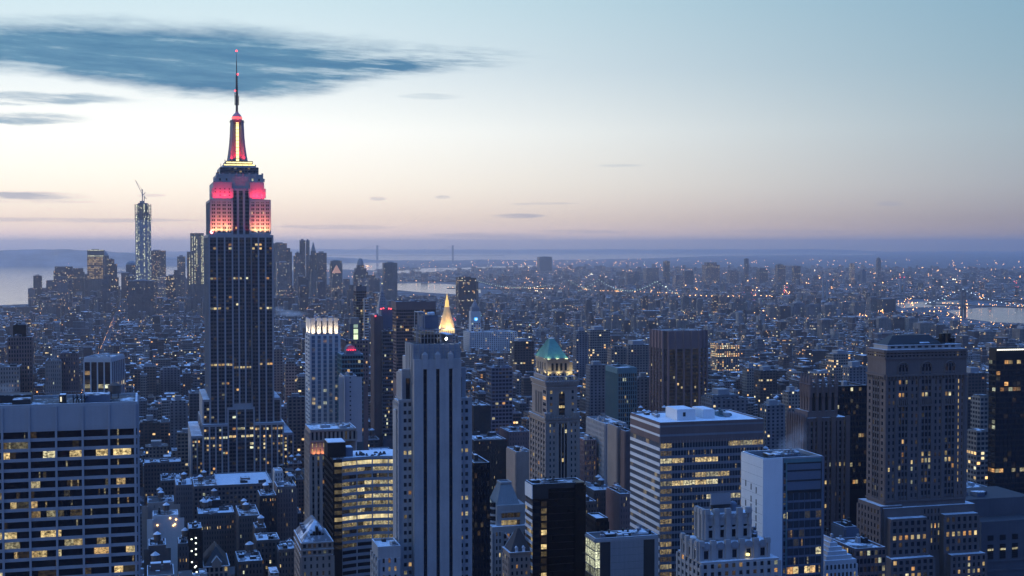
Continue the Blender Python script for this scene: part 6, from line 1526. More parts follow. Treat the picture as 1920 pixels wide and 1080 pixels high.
# ================================================================== downtown and far towers
def ftier(mb, x0, x1, y0, y1, z0, z1, tone, lit, cap=True):
    mb.box(x0, x1, y0, y1, z0, z1, 0, lit, tone, top=not cap)
    if cap: mb.face([(x0, y0, z1), (x1, y0, z1), (x1, y1, z1), (x0, y1, z1)], 1, 0, .5)
def far(name, label, x0, x1, yt, D, tone=.4, lit=.08, tiers=(), d=None, rot=G, ref=None, cat='tower', top=None, yb=600, group=None):
    """distant tower: tiers = (share in from left, share in from right, row of top) below-up; top = pyramid | dome | fins"""
    b = Bld(name, label, x0, x0 + .3, x1, yt, D, d or max(14, (x1 - x0) * D / F * .8), rot, 'L', yb, cat, ref, group)
    mb = MB(); w_, d_ = b.w, b.d
    if tiers:
        ftier(mb, 0, w_, 0, d_, 0, b.z(tiers[0][2]), tone, lit)
        for k, (a, e, _r) in enumerate(tiers):
            zt = b.z(tiers[k + 1][2]) if k + 1 < len(tiers) else b.zt
            ftier(mb, w_ * a, w_ * (1 - e), d_ * .1 * (k + 1), d_ * (1 - .1 * (k + 1)), b.z(_r) - .5, zt, tone, lit)
    else: ftier(mb, 0, w_, 0, d_, 0, b.zt, tone, lit)
    b.part('body', mb, [M['wall'], M['roof']])
    a, e = (tiers[-1][0], tiers[-1][1]) if tiers else (0, 0)
    X0, X1, Y0, Y1 = w_ * a, w_ * (1 - e), d_ * .1 * len(tiers), d_ * (1 - .1 * len(tiers))
    if top and top[0] == 'pyramid':
        mb = MB(); mb.hip(X0, X1, Y0, Y1, b.zt + .05, b.z(top[1]), .97, .97); b.part('pyramid_roof', mb, M[top[2] if len(top) > 2 else 'lead'])
    elif top and top[0] == 'dome':
        mb = MB(); r = min(X1 - X0, Y1 - Y0) / 2; mb.lathe([(r * math.cos(q * math.pi / 12), b.zt + (b.z(top[1]) - b.zt) * math.sin(q * math.pi / 12)) for q in range(6)], (X0 + X1) / 2, (Y0 + Y1) / 2, 14); b.part('dome', mb, M['lead'])
    elif not tiers or R() < .6:
        mb = MB(); mb.box(X0 + (X1 - X0) * .25, X0 + (X1 - X0) * .7, Y0 + 4, Y1 - 3, b.zt, b.zt + RU(3, 6)); b.part('roof_house', mb, M['metal'])
    return b
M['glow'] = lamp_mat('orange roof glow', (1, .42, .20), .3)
DT = 'downtown towers across the far end of the island'
far('downtown_tower', 'slim downtown tower with a construction crane beside the bay, farthest to the water side', 62, 78, 517, 5400, .12, .05, yb=545)
far('downtown_tower', 'short stepped block at the foot of the slim crane tower by the bay', 52, 66, 541, 5350, .62, .1, yb=560)
far('downtown_tower', 'broad stepped downtown tower with a flat mansard top by the bay', 86, 138, 500, 5700, .4, .12, ((.26, .0, 526), (.3, .05, 508)), ref='the mansard downtown tower', yb=545)
far('downtown_tower', 'shouldered downtown block close behind the mansard tower', 134, 158, 503, 5750, .72, .06, ((.1, .1, 510),), yb=545)
far('downtown_tower', 'bright gold-lit downtown slab with dark top band', 163, 195, 469, 5600, .72, .0, ref='the gold-lit slab', yb=530)
far('downtown_tower', 'downtown tower with a dark pyramid cap behind the gold-lit slab', 188, 204, 479, 5750, .4, .07, top=('pyramid', 469), yb=530)
far('downtown_tower', 'stepped dark downtown tower right of the gold-lit slab', 195, 222, 486, 5650, .12, .09, ((.25, .1, 520), (.3, .3, 495)), yb=530)
far('downtown_tower', 'domed dark downtown tower left of the tower topped by cranes', 234, 264, 497, 5650, .4, .05, ((.05, .25, 525),), top=('dome', 489), yb=535)
far('downtown_tower', 'pale low slab in front of the tower topped by cranes', 240, 288, 527, 4250, .72, .03, yb=540)
far('downtown_tower', 'flat-topped glass office tower with scattered lit floors right of the tower topped by cranes', 278, 311, 470, 5500, .72, .28, ref='the flat-topped glass tower', yb=535)
far('downtown_tower', 'slim downtown tower with red roof lights', 332, 347.5, 481, 5400, .62, .12, yb=525)
far('downtown_tower', 'wide grey downtown tower with notched top right of the red-lit skyscraper', 511, 538, 456, 5600, .72, .05, yb=545)
far('downtown_tower', 'narrow downtown tower attached to the notched grey tower', 536, 547.5, 465, 5650, .4, .05, ((.1, .3, 472),), yb=545)
far('downtown_tower', 'dark mid-height block with a lit roof in front of the notched grey tower', 519, 545, 492, 5100, .38, .1, yb=550)
far('downtown_tower', 'paler twin slab on the bay side of the tall downtown pair', 562, 572.5, 450.5, 5700, .72, .04, ref='the pale twin slab', yb=545)
far('downtown_tower', 'darker twin slab of the tall downtown pair', 573.5, 580.5, 450.5, 5720, .5, .04, yb=545)
far('downtown_tower', 'stepped downtown tower with a slim spire', 579, 597, 471, 5750, .4, .06, ((.12, .12, 490), (.25, .25, 478)), top=('pyramid', 453), ref='the spired downtown tower', yb=545)
far('downtown_tower', 'flat block joined to the spired downtown tower', 594, 612.5, 474, 5700, .72, .06, yb=545)
far('downtown_tower', 'wide low-crowned tower in front of the twin slabs', 551, 566, 474, 5500, .38, .07, ((.2, .2, 480),), yb=545)
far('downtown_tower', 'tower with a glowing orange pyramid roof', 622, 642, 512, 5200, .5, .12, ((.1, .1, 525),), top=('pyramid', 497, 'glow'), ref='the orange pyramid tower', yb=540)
far('downtown_tower', 'dark curved-top block behind the orange pyramid tower', 620, 642, 489, 5700, .38, .05, ((.05, .05, 494),), top=('dome', 487), yb=530)
far('downtown_tower', 'ornate stepped municipal tower with a small cupola', 664, 690, 497, 5600, .4, .05, ((.1, .1, 510), (.25, .25, 503)), top=('dome', 484), ref='the stepped municipal tower', yb=545)
far('downtown_tower', 'stepped dark block right of the municipal tower', 685, 712, 516, 5550, .72, .05, ((.05, .3, 522),), yb=545)
far('downtown_tower', 'tall plain slab with two blank ends standing before the river bend', 720, 745, 493, 5200, .38, .02, d=40, ref='the tall plain slab', yb=560)
far('downtown_tower', 'dark brown slab tower with stepped top beside the river bend', 860, 893, 519, 4200, .12, .09, ((.02, .28, 521),), ref='the dark riverside slab', yb=575)
far('downtown_tower', 'slim dark block attached to the dark riverside slab', 891, 897, 528, 4250, .38, .05, yb=575)
rd = random.Random(11)
for k in range(26):
    px = rd.choice((rd.uniform(95, 390), rd.uniform(515, 745), rd.uniform(180, 330), rd.uniform(540, 700))); wd = rd.uniform(12, 24); yt = rd.uniform(505, 540)
    D = rd.uniform(4700, 5900)
    far('downtown_block', 'grey downtown office block packed among the taller downtown towers', px, px + wd, yt, D, rd.random(), rd.choice((.03, .06, .14)), ((rd.uniform(0, .25), rd.uniform(0, .25), yt + rd.uniform(3, 14)),) if rd.random() < .6 else (), group='mid-height downtown office blocks', yb=555)
def gold_slab():      # lit floors of the gold-lit slab
    s = [o for o in bpy.data.objects if o.get('label') == 'bright gold-lit downtown slab with dark top band'][0]
    st_ = [q for q in SITES if q['ref'] == 'the gold-lit slab'][0]
    D = 5600; z = lambda r: W(960, r, D)[2]; w_ = 32 * D / F
    mb = MB()
    for i in range(14):
        zz = z(522 - i * 2.9)
        for j in range(9):
            a = RU(.25, .75) if R() < (.85 if i not in (3, 8) else .15) else .05
            mb.face([(w_ * j / 9 * .88 + .5, -.3, zz), (w_ * (j + .82) / 9 * .88 + .5, -.3, zz), (w_ * (j + .82) / 9 * .88 + .5, -.3, zz + 3.2), (w_ * j / 9 * .88 + .5, -.3, zz + 3.2)], 0, a, .35)
    for r_, a in ((480.5, 1.0), (469.8, .9)):
        mb.face([(1, -.3, z(r_)), (w_ * .92, -.3, z(r_)), (w_ * .92, -.3, z(r_) + 2.6), (1, -.3, z(r_) + 2.6)], 0, a, .9)
    o = mb.build('windows', M['wintiny'], s); o['kind'] = 'stuff'
gold_slab()
def crane_tower():
    D = 4400
    b = Bld('unfinished_tower', 'unfinished glass skyscraper with bare steel top and cranes, dotted with white work lights', 252, 253, 283, 382, D, d=52, yb=545, ref='the tower topped by cranes', cat='skyscraper')
    mb = MB(); z, w_, d_ = b.z, b.w, b.d
    c0, cx, cy = z(540), w_ / 2, d_ / 2
    def ring(zq, f):     # square turning to an octagon
        q = f * w_ * .22; return [(q, 0, zq), (w_ - q, 0, zq), (w_, q, zq), (w_, d_ - q, zq), (w_ - q, d_, zq), (q, d_, zq), (0, d_ - q, zq), (0, q, zq)]
    mb.loft([ring(0, .02), ring(c0, .05), ring(z(412), .8)], 0)
    b.part('glass_body', mb, M['metal'])
    mb = MB()
    for i in range(11): zz = z(412) + i * (b.zt - z(412)) / 11; mb.loft([ring(zz, .8), ring(zz + 1.0, .8)], 0)
    for k in range(8): p = ring(0, .8)[k]; mb.bar((p[0], p[1], z(412)), (p[0], p[1], b.zt), 1.0)
    for k in range(9): mb.bar((w_ * (.15 + .09 * k), .5, z(412)), (w_ * (.15 + .09 * k), .5, b.zt), .6)
    mb.box(w_ * .2, w_ * .8, d_ * .2, d_ * .8, z(412), b.zt + 3); mb.box(w_ * .05, w_ * .95, 1, d_ - 1, z(411), z(400), 0); b.part('steel_frame', mb, M['spandrel'])
    mb = MB()
    for k in range(300):
        f_ = R(); row = RU(404, 540) if R() < .85 else RU(384, 400); side_ = R()
        x = w_ * (.06 + .9 * random.choice((.0, .04, .16, .52, .56, .80, .86, .97, f_))); y = -1.0
        s_ = RU(1.4, 2.6); hh = RU(2, 5); mb.face([(x, y, z(row)), (x + s_, y, z(row)), (x + s_, y, z(row) + hh), (x, y, z(row) + hh)], 0, RU(.4, 1.3), .95)
    o = mb.build('work_lights', M['wintiny'], b.root); o['kind'] = 'stuff'
    mx = b.ux(267); mb = MB(); mb.bar((mx, cy, b.zt), (mx, cy, z(357)), 1.6); mb.bar((mx, cy, z(357)), (mx - 1, cy, z(354)), 2.2); mb.bar((mx, cy, z(364)), (b.ux(254), cy, z(337)), .8); mb.bar((mx, cy, z(366)), (b.ux(273), cy, z(360)), 1.2); mb.bar((mx, cy, z(355)), (b.ux(254), cy, z(337)), .3); b.part('tower_crane', mb, M['metal'])
    mb = MB(); m2 = b.ux(270.5); mb.bar((m2, cy + 8, b.zt), (m2, cy + 8, z(366)), 1.3); mb.bar((m2, cy + 8, z(368)), (b.ux(275), cy + 8, z(372)), 1.0); mb.box(b.ux(262), b.ux(270), cy, cy + 6, b.zt, z(376)); b.part('tower_crane', mb, M['metal'])
crane_tower()
def rippled_tower():
    D = 5100
    b = Bld('lit_strip_tower', 'tall slim downtown tower with bright vertical strips of light, in front of the bay', 356, 357, 382, 437, D, d=40, yb=535, ref='the bright-stripped slim tower', cat='skyscraper')
    mb = MB(); z, w_ = b.z, b.w; ftier(mb, 0, w_, 0, 40, 0, b.zt, .72, .03); ftier(mb, b.ux(350.5), b.ux(366), -8, 30, 0, z(472), .72, .03)
    b.part('body', mb, [M['wall'], M['roof']])
    mb = MB()
    for a, y, r0, r1 in ((354, -8.4, 534, 478), (359, -8.4, 534, 476), (364, -8.4, 534, 476), (360, -.4, 470, 442), (377, -.4, 532, 442), (379.5, -.4, 532, 444), (368, -.4, 500, 445), (364, -.4, 470, 443)):
        row = r0
        while row > r1:
            if R() < .75: x = b.ux(a); s_ = RU(2.2, 3.8); mb.face([(x, y, z(row)), (x + s_, y, z(row)), (x + s_, y, z(row) + 3), (x, y, z(row) + 3)], 0, RU(.5, 1.2), .85)
            row -= 1.9
    o = mb.build('windows', M['wintiny'], b.root); o['kind'] = 'stuff'
rippled_tower()
# the far shore: towers one can tell apart
FS = [
 (1212, 1235, 503, 8600, .38, .05, 'dark far-shore office block with a bright lamp on its roof'), (1246, 1256, 490, 8700, .12, .06, 'slim dark far-shore tower beside the bridge towers'),
 (1176, 1188, 511, 8000, .38, .04, 'squat dark far-shore block above the bridge deck'), (1188, 1200, 509, 8100, .5, .04, 'pale far-shore block above the bridge deck'),
 (1266, 1284, 516, 7800, .82, .35, 'pale far-shore slab with lit floors'), (1284, 1300, 508, 8300, .72, .08, 'grey far-shore tower with a curved top'),
 (1324, 1350, 492, 8800, .72, .22, 'wide glassy far-shore tower with lit columns'), (1368, 1385, 507, 8500, .38, .06, 'dark far-shore tower left of the slender lone tower'),
 (1397, 1404, 485, 9200, .4, .05, 'slender lone far-shore tower'), (1424, 1440, 503, 8800, .12, .06, 'brown far-shore tower right of the slender lone tower'),
 (1458, 1473, 496, 8200, .72, .15, 'lit far-shore tower with red roof lights'), (1489, 1501, 499, 8300, .12, .12, 'brown far-shore tower right of the red-lit far-shore tower'),
 (1595, 1603, 494, 8600, .62, .5, 'narrow far-shore tower with a red-lit edge'), (1616, 1624, 505, 8400, .82, .02, 'narrow pale far-shore tower'),
 (1645, 1652, 484, 8900, .38, .05, 'tall slim far-shore tower near the river end'), (1012, 1035, 481.5, 12500, .72, .0, 'lone boxy building on the far bay shore'),
 (1099, 1110, 562, 4300, .72, .02, 'slim blue-grey riverside tower'), (1148, 1163, 566, 4300, .62, .05, 'round-cornered grey riverside tower'),
 (1205, 1215, 555, 4900, .12, .1, 'brown riverside slab before the bridge'), (1216, 1226, 556, 4900, .62, .1, 'second brown riverside slab before the bridge'),
 (1280, 1292, 553, 4700, .5, .06, 'tan riverside slab under the bridge lights'), (1308, 1318, 561, 4600, .5, .04, 'pale slim riverside slab'), (1257, 1268, 556, 4800, .62, .08, 'brown riverside slab left of the tan riverside slab'),
 (1337, 1347, 553, 4700, .12, .2, 'brown riverside slab with many lit windows'), (1349, 1362, 553, 4750, .62, .16, 'brown riverside slab behind the many-windowed one'), (1378, 1398, 556, 4800, .38, .06, 'wide dark riverside slab'),
 (1134, 1146, 595, 3700, .62, .07, 'first brown housing slab of the row behind the green roof'), (1147, 1168, 590, 3750, .62, .07, 'wide brown housing slab of that row'), (1170, 1187, 601, 3650, .12, .06, 'dark housing slab of that row'), (1196, 1215, 595, 3700, .62, .09, 'tan-edged housing slab of that row'),
 (1216, 1231, 601, 3680, .12, .06, 'lower dark housing slab of that row'), (1270, 1290, 592, 3750, .62, .08, 'wide housing slab left of the ribbed tower'), (1042, 1060, 584, 4000, .12, .05, 'square brown block above the green roof'),
 (1487, 1516, 569, 4500, .82, .06, 'pale ribbed housing tower by the far avenue lights'), (1515, 1539, 571, 4480, .82, .06, 'second pale ribbed housing tower beside it'), (1442, 1460, 571, 4500, .62, .06, 'brown housing tower left of the pale ribbed pair'), (1463, 1483, 574, 4450, .12, .05, 'dark housing tower next to the pale ribbed pair'),
 (1547, 1567, 572, 4450, .5, .04, 'grey housing tower right of the pale ribbed pair'), (1601, 1622, 566, 4700, .62, .05, 'brown housing block by the river basin'), (1633, 1656, 557, 4900, .38, .02, 'dark blank block beside the river basin'), (1655, 1680, 561, 4850, .12, .03, 'second dark block beside the river basin'),
 (1725, 1754, 606, 3700, .62, .04, 'broad brown housing tower above the hipped roof'), (1755, 1779, 609, 3650, .12, .05, 'squat brown housing tower above the hipped roof'), (1787, 1801, 601, 3750, .5, .05, 'tan housing tower right of the hipped roof'), (1838, 1872, 622, 3500, .5, .04, 'wide low tan block near the frame edge'), (1912, 1940, 617, 3400, .25, .03, 'brick block cut by the frame edge above the black tower'),
 (1648, 1672, 597, 3900, .62, .04, 'brown housing slab left of the hipped roof'), (1676, 1700, 595, 3950, .12, .04, 'dark housing slab behind the hipped roof'), (1704, 1722, 597, 3900, .62, .05, 'narrow housing slab behind the hipped roof'), (1541, 1564, 600, 3500, .38, .04, 'dark block standing alone above the gothic pinnacles'),
 (1080, 1104, 621, 2050, .82, .1, 'tall cream apartment slab right of the green roof'), (1106, 1144, 619, 2100, .5, .1, 'tan twin-topped apartment block right of the cream slab'), (1146, 1176, 649, 1720, .38, .05, 'dark setback apartment tower left of the ribbed tower'), (1177, 1222, 647, 1760, .38, .03, 'wide dark apartment slab with pale stripes'),
 (964, 1001, 640, 1950, .12, .09, 'dark brown block with lit upper windows left of the green roof'), (1345, 1386, 644, 2250, .38, .5, 'dark low block with a grid of lit windows right of the ribbed tower'),
 (1400, 1424, 690, 1750, .62, .08, 'brown twin block right of the white-striped office roof'), (1425, 1457, 695, 1700, .12, .08, 'taller brown block beside that twin block'), (1437, 1472, 760, 1250, .82, .1, 'white stepped apartment block above the steaming roof'), (1478, 1500, 735, 1350, .62, .05, 'tan slab left of the gothic tower'),
 (1335, 1402, 742, 1200, .82, .03, 'pale ornate block with deep snow behind the white-striped office roof'), (1563, 1600, 664, 1900, .5, .1, 'tan tower block above the dark slab'), (1592, 1626, 688, 1600, .82, .12, 'white balconied block left of the hipped roof'),
 (1815, 1850, 700, 1500, .12, .04, 'dark block behind the hipped-roof skyscraper toward the black tower'), (1831, 1858, 808, 1050, .5, .14, 'tan balconied flats between the brown skyscraper and the black tower'), (1838, 1860, 742, 1150, .5, .02, 'slim tan stepped tower between the brown skyscraper and the black tower'),
 (1106, 1138, 685, 1520, .82, .0, 'white building with a sloped blank roof wall'), (1193, 1225, 708, 1500, .82, .06, 'white banded block right of the teal-framed block'), (1040, 1060, 776, 1350, .25, .05, 'red brick flats right of the green-roofed tower'),
 (512, 530, 655, 1750, .25, .03, 'long brick block right of the red-lit skyscraper'), (535, 556, 678, 1700, .5, .05, 'tan block with a bright gable right of the red-lit skyscraper'), (540, 572, 745, 1350, .25, .06, 'brick block left of the slim lit-crown tower'),
 (318, 352, 752, 1500, .82, .05, 'white-walled block left of the red-lit skyscraper base'), (332, 372, 812, 1400, .5, .03, 'tan block with rows of windows beside the red-lit skyscraper base'), (262, 300, 790, 1500, .12, .04, 'brown loft block right of the broad pale slab'), (300, 338, 690, 1900, .82, .03, 'pale flat-roofed loft beyond the finned dark tower'),
 (272, 316, 838, 1330, .62, .05, 'wide brown loft block above the dark arcaded block'),
]
for x0, x1, yt, D, tone, lit, lab in FS:
    ti = ((RU(.05, .2), RU(.05, .25), yt + RU(2, 6)),) if R() < .45 else ()
    far('city_tower' if D < 3000 else 'far_tower', lab, x0, x1, yt, D, tone, lit, ti, yb=min(yt + 60, 880) if D < 3000 else yt + 25)
# ---- bridges
def suspension(name, label, A, B, htow, zdeck, sideA, sideB, lm, wt=6, dw=9, sag=.88, lights=26, lsz=1.6, deckm='spandrel', towm='spandrel'):
    A, B = Vector(A), Vector(B); ax = (B - A); L = ax.length; ux_ = ax / L; nx = Vector((-ux_.y, ux_.x, 0))
    r = bpy.data.objects.new(name, None); COL.objects.link(r); r.location = (A.x, A.y, 0); tag(r, label, 'bridge')
    for P in (A, B):
        mb = MB()
        for s_ in (-1, 1):
            c0 = P - A + nx * s_ * dw; mb.loft([[tuple(c0 + ux_ * a + nx * e + Vector((0, 0, zz))) for a, e in ((-wt, -wt * .6), (wt, -wt * .6), (wt, wt * .6), (-wt, wt * .6))] for zz in (0, htow)])
        for zz in (zdeck - 6, zdeck + (htow - zdeck) * .45, htow - 8):
            mb.loft([[tuple(P - A + ux_ * a + nx * e + Vector((0, 0, zq))) for a, e in ((-wt * .7, -dw), (wt * .7, -dw), (wt * .7, dw), (-wt * .7, dw))] for zq in (zz, zz + 6)])
        mb.build('tower', M[towm], r)
    mb = MB(); a0, a1 = -sideA, L + sideB
    mb.loft([[tuple(ux_ * q + nx * e + Vector((0, 0, zz))) for e, zz in ((-dw, zdeck - 3), (dw, zdeck - 3), (dw, zdeck + 2), (-dw, zdeck + 2))] for q in (a0, a1)], cap=True); mb.build('deck', M[deckm], r)
    def cz(q):
        if 0 <= q <= L: f = (q / L - .5) * 2; return zdeck + (htow - zdeck) * (1 - sag + sag * f * f)
        if q < 0: f = 1 + q / max(sideA, 1); return zdeck + (htow - zdeck) * max(0, f) ** 1.25
        f = 1 - (q - L) / max(sideB, 1); return zdeck + (htow - zdeck) * max(0, f) ** 1.25
    qs = np.linspace(a0, a1, 70)
    for s_ in (-1, 1):
        mb = MB()
        for q0, q1 in zip(qs[:-1], qs[1:]): mb.bar(ux_ * q0 + nx * s_ * dw + Vector((0, 0, cz(q0))), ux_ * q1 + nx * s_ * dw + Vector((0, 0, cz(q1))), .7)
        mb.build('cable', M['spandrel'], r)
    if lights:
        mb = MB(); n_ = int((a1 - a0) / L * lights)
        for k in range(n_ + 1):
            q = a0 + (a1 - a0) * k / n_; p = ux_ * q - nx * dw + Vector((0, 0, cz(q) + 1.5)); s_ = lsz * RU(.8, 1.15)
            mb.lathe([(.02, p.z - s_), (s_, p.z), (.02, p.z + s_)], p.x, p.y, 4)
        o = mb.build('cable_lights', M[lm], r); o['kind'] = 'stuff'
        mb = MB()
        for k in range(int(n_ * .8)):
            q = RU(a0, a1); p = ux_ * q + nx * random.choice((-dw, dw)) * .9; zz = zdeck + 5; s_ = lsz * RU(.5, 1.0); mb.lathe([(.02, zz - s_), (s_, zz), (.02, zz + s_)], p.x, p.y, 4)
        o = mb.build('deck_lights', M['lampf'], r); o['kind'] = 'stuff'
    return r
M['lampf'] = lamp_mat('far sodium lamp', (1, .46, .14), 11); M['lampb'] = lamp_mat('bridge necklace lamp', (.80, 1, .74), 2.4); M['lampt'] = lamp_mat('bridge blue white lamp', (.80, .93, 1), 4.5)
def at(px, D): x, y, z = W(px, 500, D); return (x, y, 0)
suspension('suspension_bridge', 'suspension bridge with two steel towers outlined by a necklace of lights across the river', at(1127.5, 6000), at(1234.5, 5750), 100, 48, 130, 120, 'lampb', 4, 12, lights=24, lsz=1.45)
suspension('stone_tower_bridge', 'suspension bridge with greenish cable lights just beyond the steel-towered one', at(1064, 6300), at(885, 6500), 88, 46, 110, 130, 'lampb', 6, 12, lights=46, lsz=1.25, towm='tan')
suspension('truss_bridge', 'long river bridge with one grey steel tower and sparse pale lights, toward the frame edge', at(1807, 4850), at(2060, 4450), 96, 38, 150, 200, 'lampt', 4, 10, lights=30, lsz=1.3)
suspension('narrows_bridge', 'pale giant suspension bridge on the horizon across the bay narrows', at(707.5, 21000), at(849, 21000), 268, 105, 800, 800, 'lampt', 14, 16, lights=0, towm='metal', deckm='metal')
suspension('low_river_bridge', 'low lit road bridge behind the riverside slabs', at(1300, 5600), at(1420, 5600), 46, 40, 60, 60, 'lampf', 3, 9, lights=12, lsz=1.7)
for px, yt, D, lab in ((1543.5, 517, 5900, 'first of two tall grey power station chimneys'), (1550.5, 519, 5900, 'second of two tall grey power station chimneys'), (1688, 520.5, 6900, 'slim chimney with a red lamp at its tip'), (1695.5, 520.5, 6900, 'paired slim chimney with a red lamp and a white plume')):
    x, y, z = W(px, yt, D); r = bpy.data.objects.new('chimney_stack', None); COL.objects.link(r); r.location = (x, y, 0); tag(r, lab + ' on the far river side', 'chimney')
    mb = MB(); mb.lathe([(5.5, 0), (4.5, z * .5), (3.8, z - 2), (4.2, z - 1.5), (4.2, z)], 0, 0, 12); mb.build('shaft', M['metal'], r)
    if D > 6000: mb = MB(); mb.lathe([(.1, z), (2.4, z + 2), (.1, z + 4)], 0, 0, 6); mb.build('red_lamp', M['lampr'], r)
for k, px in enumerate((770, 784, 822, 828)):
    x, y, z = ground(px, 517 - k * .3); r = bpy.data.objects.new('harbour_crane', None); COL.objects.link(r); r.location = (x, y, 0); tag(r, ('lone harbour crane with a raised arm nearest the tall plain slab', 'harbour crane with a raised arm beside the lone one', 'first of a pair of harbour cranes toward the golden spire', 'second of a pair of harbour cranes toward the golden spire')[k], 'crane')
    mb = MB()
    for a, e in ((-9, -9), (9, -9), (9, 9), (-9, 9)): mb.bar((a, e, 0), (a * .7, e * .7, 45), 1.6)
    mb.box(-9, 9, -9, 9, 44, 48); mb.build('portal', M['metal'], r)
    mb = MB(); mb.bar((0, 0, 46), (-34, 0, 105), 1.8); mb.bar((0, 0, 46), (22, 0, 54), 1.8); mb.bar((0, 0, 70), (-34, 0, 105), .6); mb.build('arm', M['metal'], r)
def ferry(px, py, lab):
    x, y, z = ground(px, py); r = bpy.data.objects.new('ferry_boat', None); COL.objects.link(r); r.location = (x, y, 0); tag(r, lab, 'boat')
    mb = MB(); mb.loft([[(-45, 0, zz) if 0 else (-45 + a, e, zz) for a, e in ((0, -3), (12, -9), (78, -9), (90, 0), (78, 9), (12, 9))] for zz in (.5, 9)]); mb.build('hull', M['redbrown'], r)
    mb = MB(); mb.box(-30, 30, -7, 7, 9, 17); mb.box(-8, 6, -4, 4, 17, 23); mb.build('cabin', M['pale'], r)
ferry(324, 497, 'small rust-coloured ferry on the bay near the slim red-lamp tower'); ferry(228, 512, 'small dark boat on the bay right of the gold-lit slab')
# ================================================================== the rest of the city
class Lot:
    __slots__ = ('u', 'v', 'w', 'd', 'h', 'tone', 'lit', 'kind', 'px0', 'px1', 'pyt', 'D', 'vis', 'snow')
def footprint_clear(u, v, w_, d_):
    for s in NEARSITES:
        if u < s['u1'] + 2 and u + w_ > s['u0'] - 2 and v < s['v1'] + 2 and v + d_ > s['v0'] - 2: return False
    return True
NEARSITES = SITES
def envelope(px, D):
    """highest row the ordinary buildings may reach at this bearing and distance"""
    if D < 1150: e = 905 if px < 620 else 880
    elif D < 1300: e = 895 if 340 < px < 560 else 800
    elif D < 1700: e = 735
    elif D < 2300: e = 680
    elif D < 3200: e = 625
    elif D < 4600: e = 575 if px > 150 else 580
    else: e = 505 if px < 760 else 545
    if D > 2900:
        if px > 1755: e = max(e, 608)
        elif px > 1670 and D < 5200: e = max(e, 580)
        elif 735 < px < 905: e = max(e, 553)
        elif px < 60: e = max(e, 574)
    return e
random.seed(21)
lots = []
def try_lot(u, v, w_, d_, h, lit=None, g=G):
    x, y = grid2w(u, v, g); x1, y1 = grid2w(u + w_, v, g)
    if y < 300: return
    D = y
    p0, p1 = proj(x, y, 0), proj(x1, y1, 0)
    if p1[0] < -230 or p0[0] > 2230: return
    if wet(p0[0], p0[1]) or wet(p1[0], p1[1]): return
    if not footprint_clear(u, v, w_, d_): return
    if p0[0] > 1668 and D > np.interp(p0[0], [1668, 1760, 1800], [4900, 4700, 4150]): return
    cx = (p0[0] + p1[0]) / 2
    hmax = EYE - (envelope(cx, D) + RU(0, 25) - HZ) * D / F
    for s in SITES:
        if D < s['D'] and p0[0] < s['px1'] - 1 and p1[0] > s['px0'] + 1:
            hmax = min(hmax, EYE - (min(s['yb'], 1100) + 2 - HZ) * D / F)
    h = min(h, hmax * RU(.9, 1) if h > hmax else h)
    if h < 7: return
    L = Lot(); L.u, L.v, L.w, L.d, L.h = u, v, w_, d_, h
    L.tone = R(); L.lit = lit if lit is not None else random.choice((.015, .03, .05, .10))
    L.kind = random.choice('bbbsst'); L.snow = R(); L.D = D
    L.px0, L.px1, L.pyt = p0[0], p1[0], proj(x, y, h)[1]; L.vis = 0
    lots.append(L)
# Manhattan street grid: avenue every 240 m or so, cross street every 80 m
AVES = []
u = -1500.0
while u < 5200:
    wdt = random.choice((125, 150, 230, 245)); AVES.append((u, u + wdt)); u += wdt + 26
v = 560.0
while v < 6700:
    for (ua, ub) in AVES:
        xa, ya = grid2w(ua, v); pa = proj(xa, max(ya, 200), 0); xb, yb_ = grid2w(ub, v); pb = proj(xb, max(yb_, 200), 0)
        if pb[0] < -300 or pa[0] > 2300: continue
        for row in (0, 1):
            uu = ua
            while uu < ub - 9:
                D = grid2w(uu, v)[1]; px = proj(*grid2w(uu, v), 0)[0]
                wl = RU(7, 22)
                if R() < .10: wl = RU(24, 48)
                wl = min(wl, ub - uu)
                dl = RU(14, 30)
                if D < 1350: h = random.choice((RU(14, 30), RU(24, 48), RU(35, 62)))
                elif D < 2300: h = random.choice((RU(18, 40), RU(25, 50), RU(38, 62), RU(50, 85)))
                elif D < 3300: h = random.choice((RU(14, 24), RU(16, 32), RU(25, 48), RU(20, 36), RU(45, 80) if R() < .3 else RU(14, 26)))
                else: h = random.choice((RU(10, 18), RU(13, 24), RU(15, 32), RU(16, 24))) if R() > .06 else RU(35, 65)
                if D > 4600 and px < 770: h = max(h, RU(20, 75) * (1 if R() < .6 else .5))
                if px > 1300 and D > 2300 and R() < .7: h *= .8
                if R() > .04: try_lot(uu, v + row * 31, wl - .4, dl, h)
                uu += wl
    v += 80
# far shore
Gb = math.radians(-22)
n_m = len(lots)
far_lots = []
v = 4200.0
while v < 15500:
    u = -7000.0; stp = 70 if v < 8500 else 120
    while u < 9500:
        x, y = grid2w(u, v, Gb); wl = RU(9, 30) * (1 if v < 8500 else 1.7)
        if y > 3000:
            p = proj(x, y, 0)
            shore = np.interp(p[0], [-100, 735, 900, 960, 1050, 1250, 1500, 1640, 1670, 1810, 1900, 2000], [9500, 9500, 9300, 6400, 6150, 5800, 5350, 5300, 6300, 6250, 5900, 5700])
            if -230 < p[0] < 2230 and y > shore and y < 15000 and not wet(p[0], p[1]) and not (p[0] < 700 and y > 6000):
                h = RU(7, 18) if R() > .05 else RU(22, 55)
                far_lots.append((u, v, wl, RU(.25, .85) * min(stp, 60), h, R(), random.choice((.02, .05, .1))))
        u += wl + RU(1, 14)
    v += stp
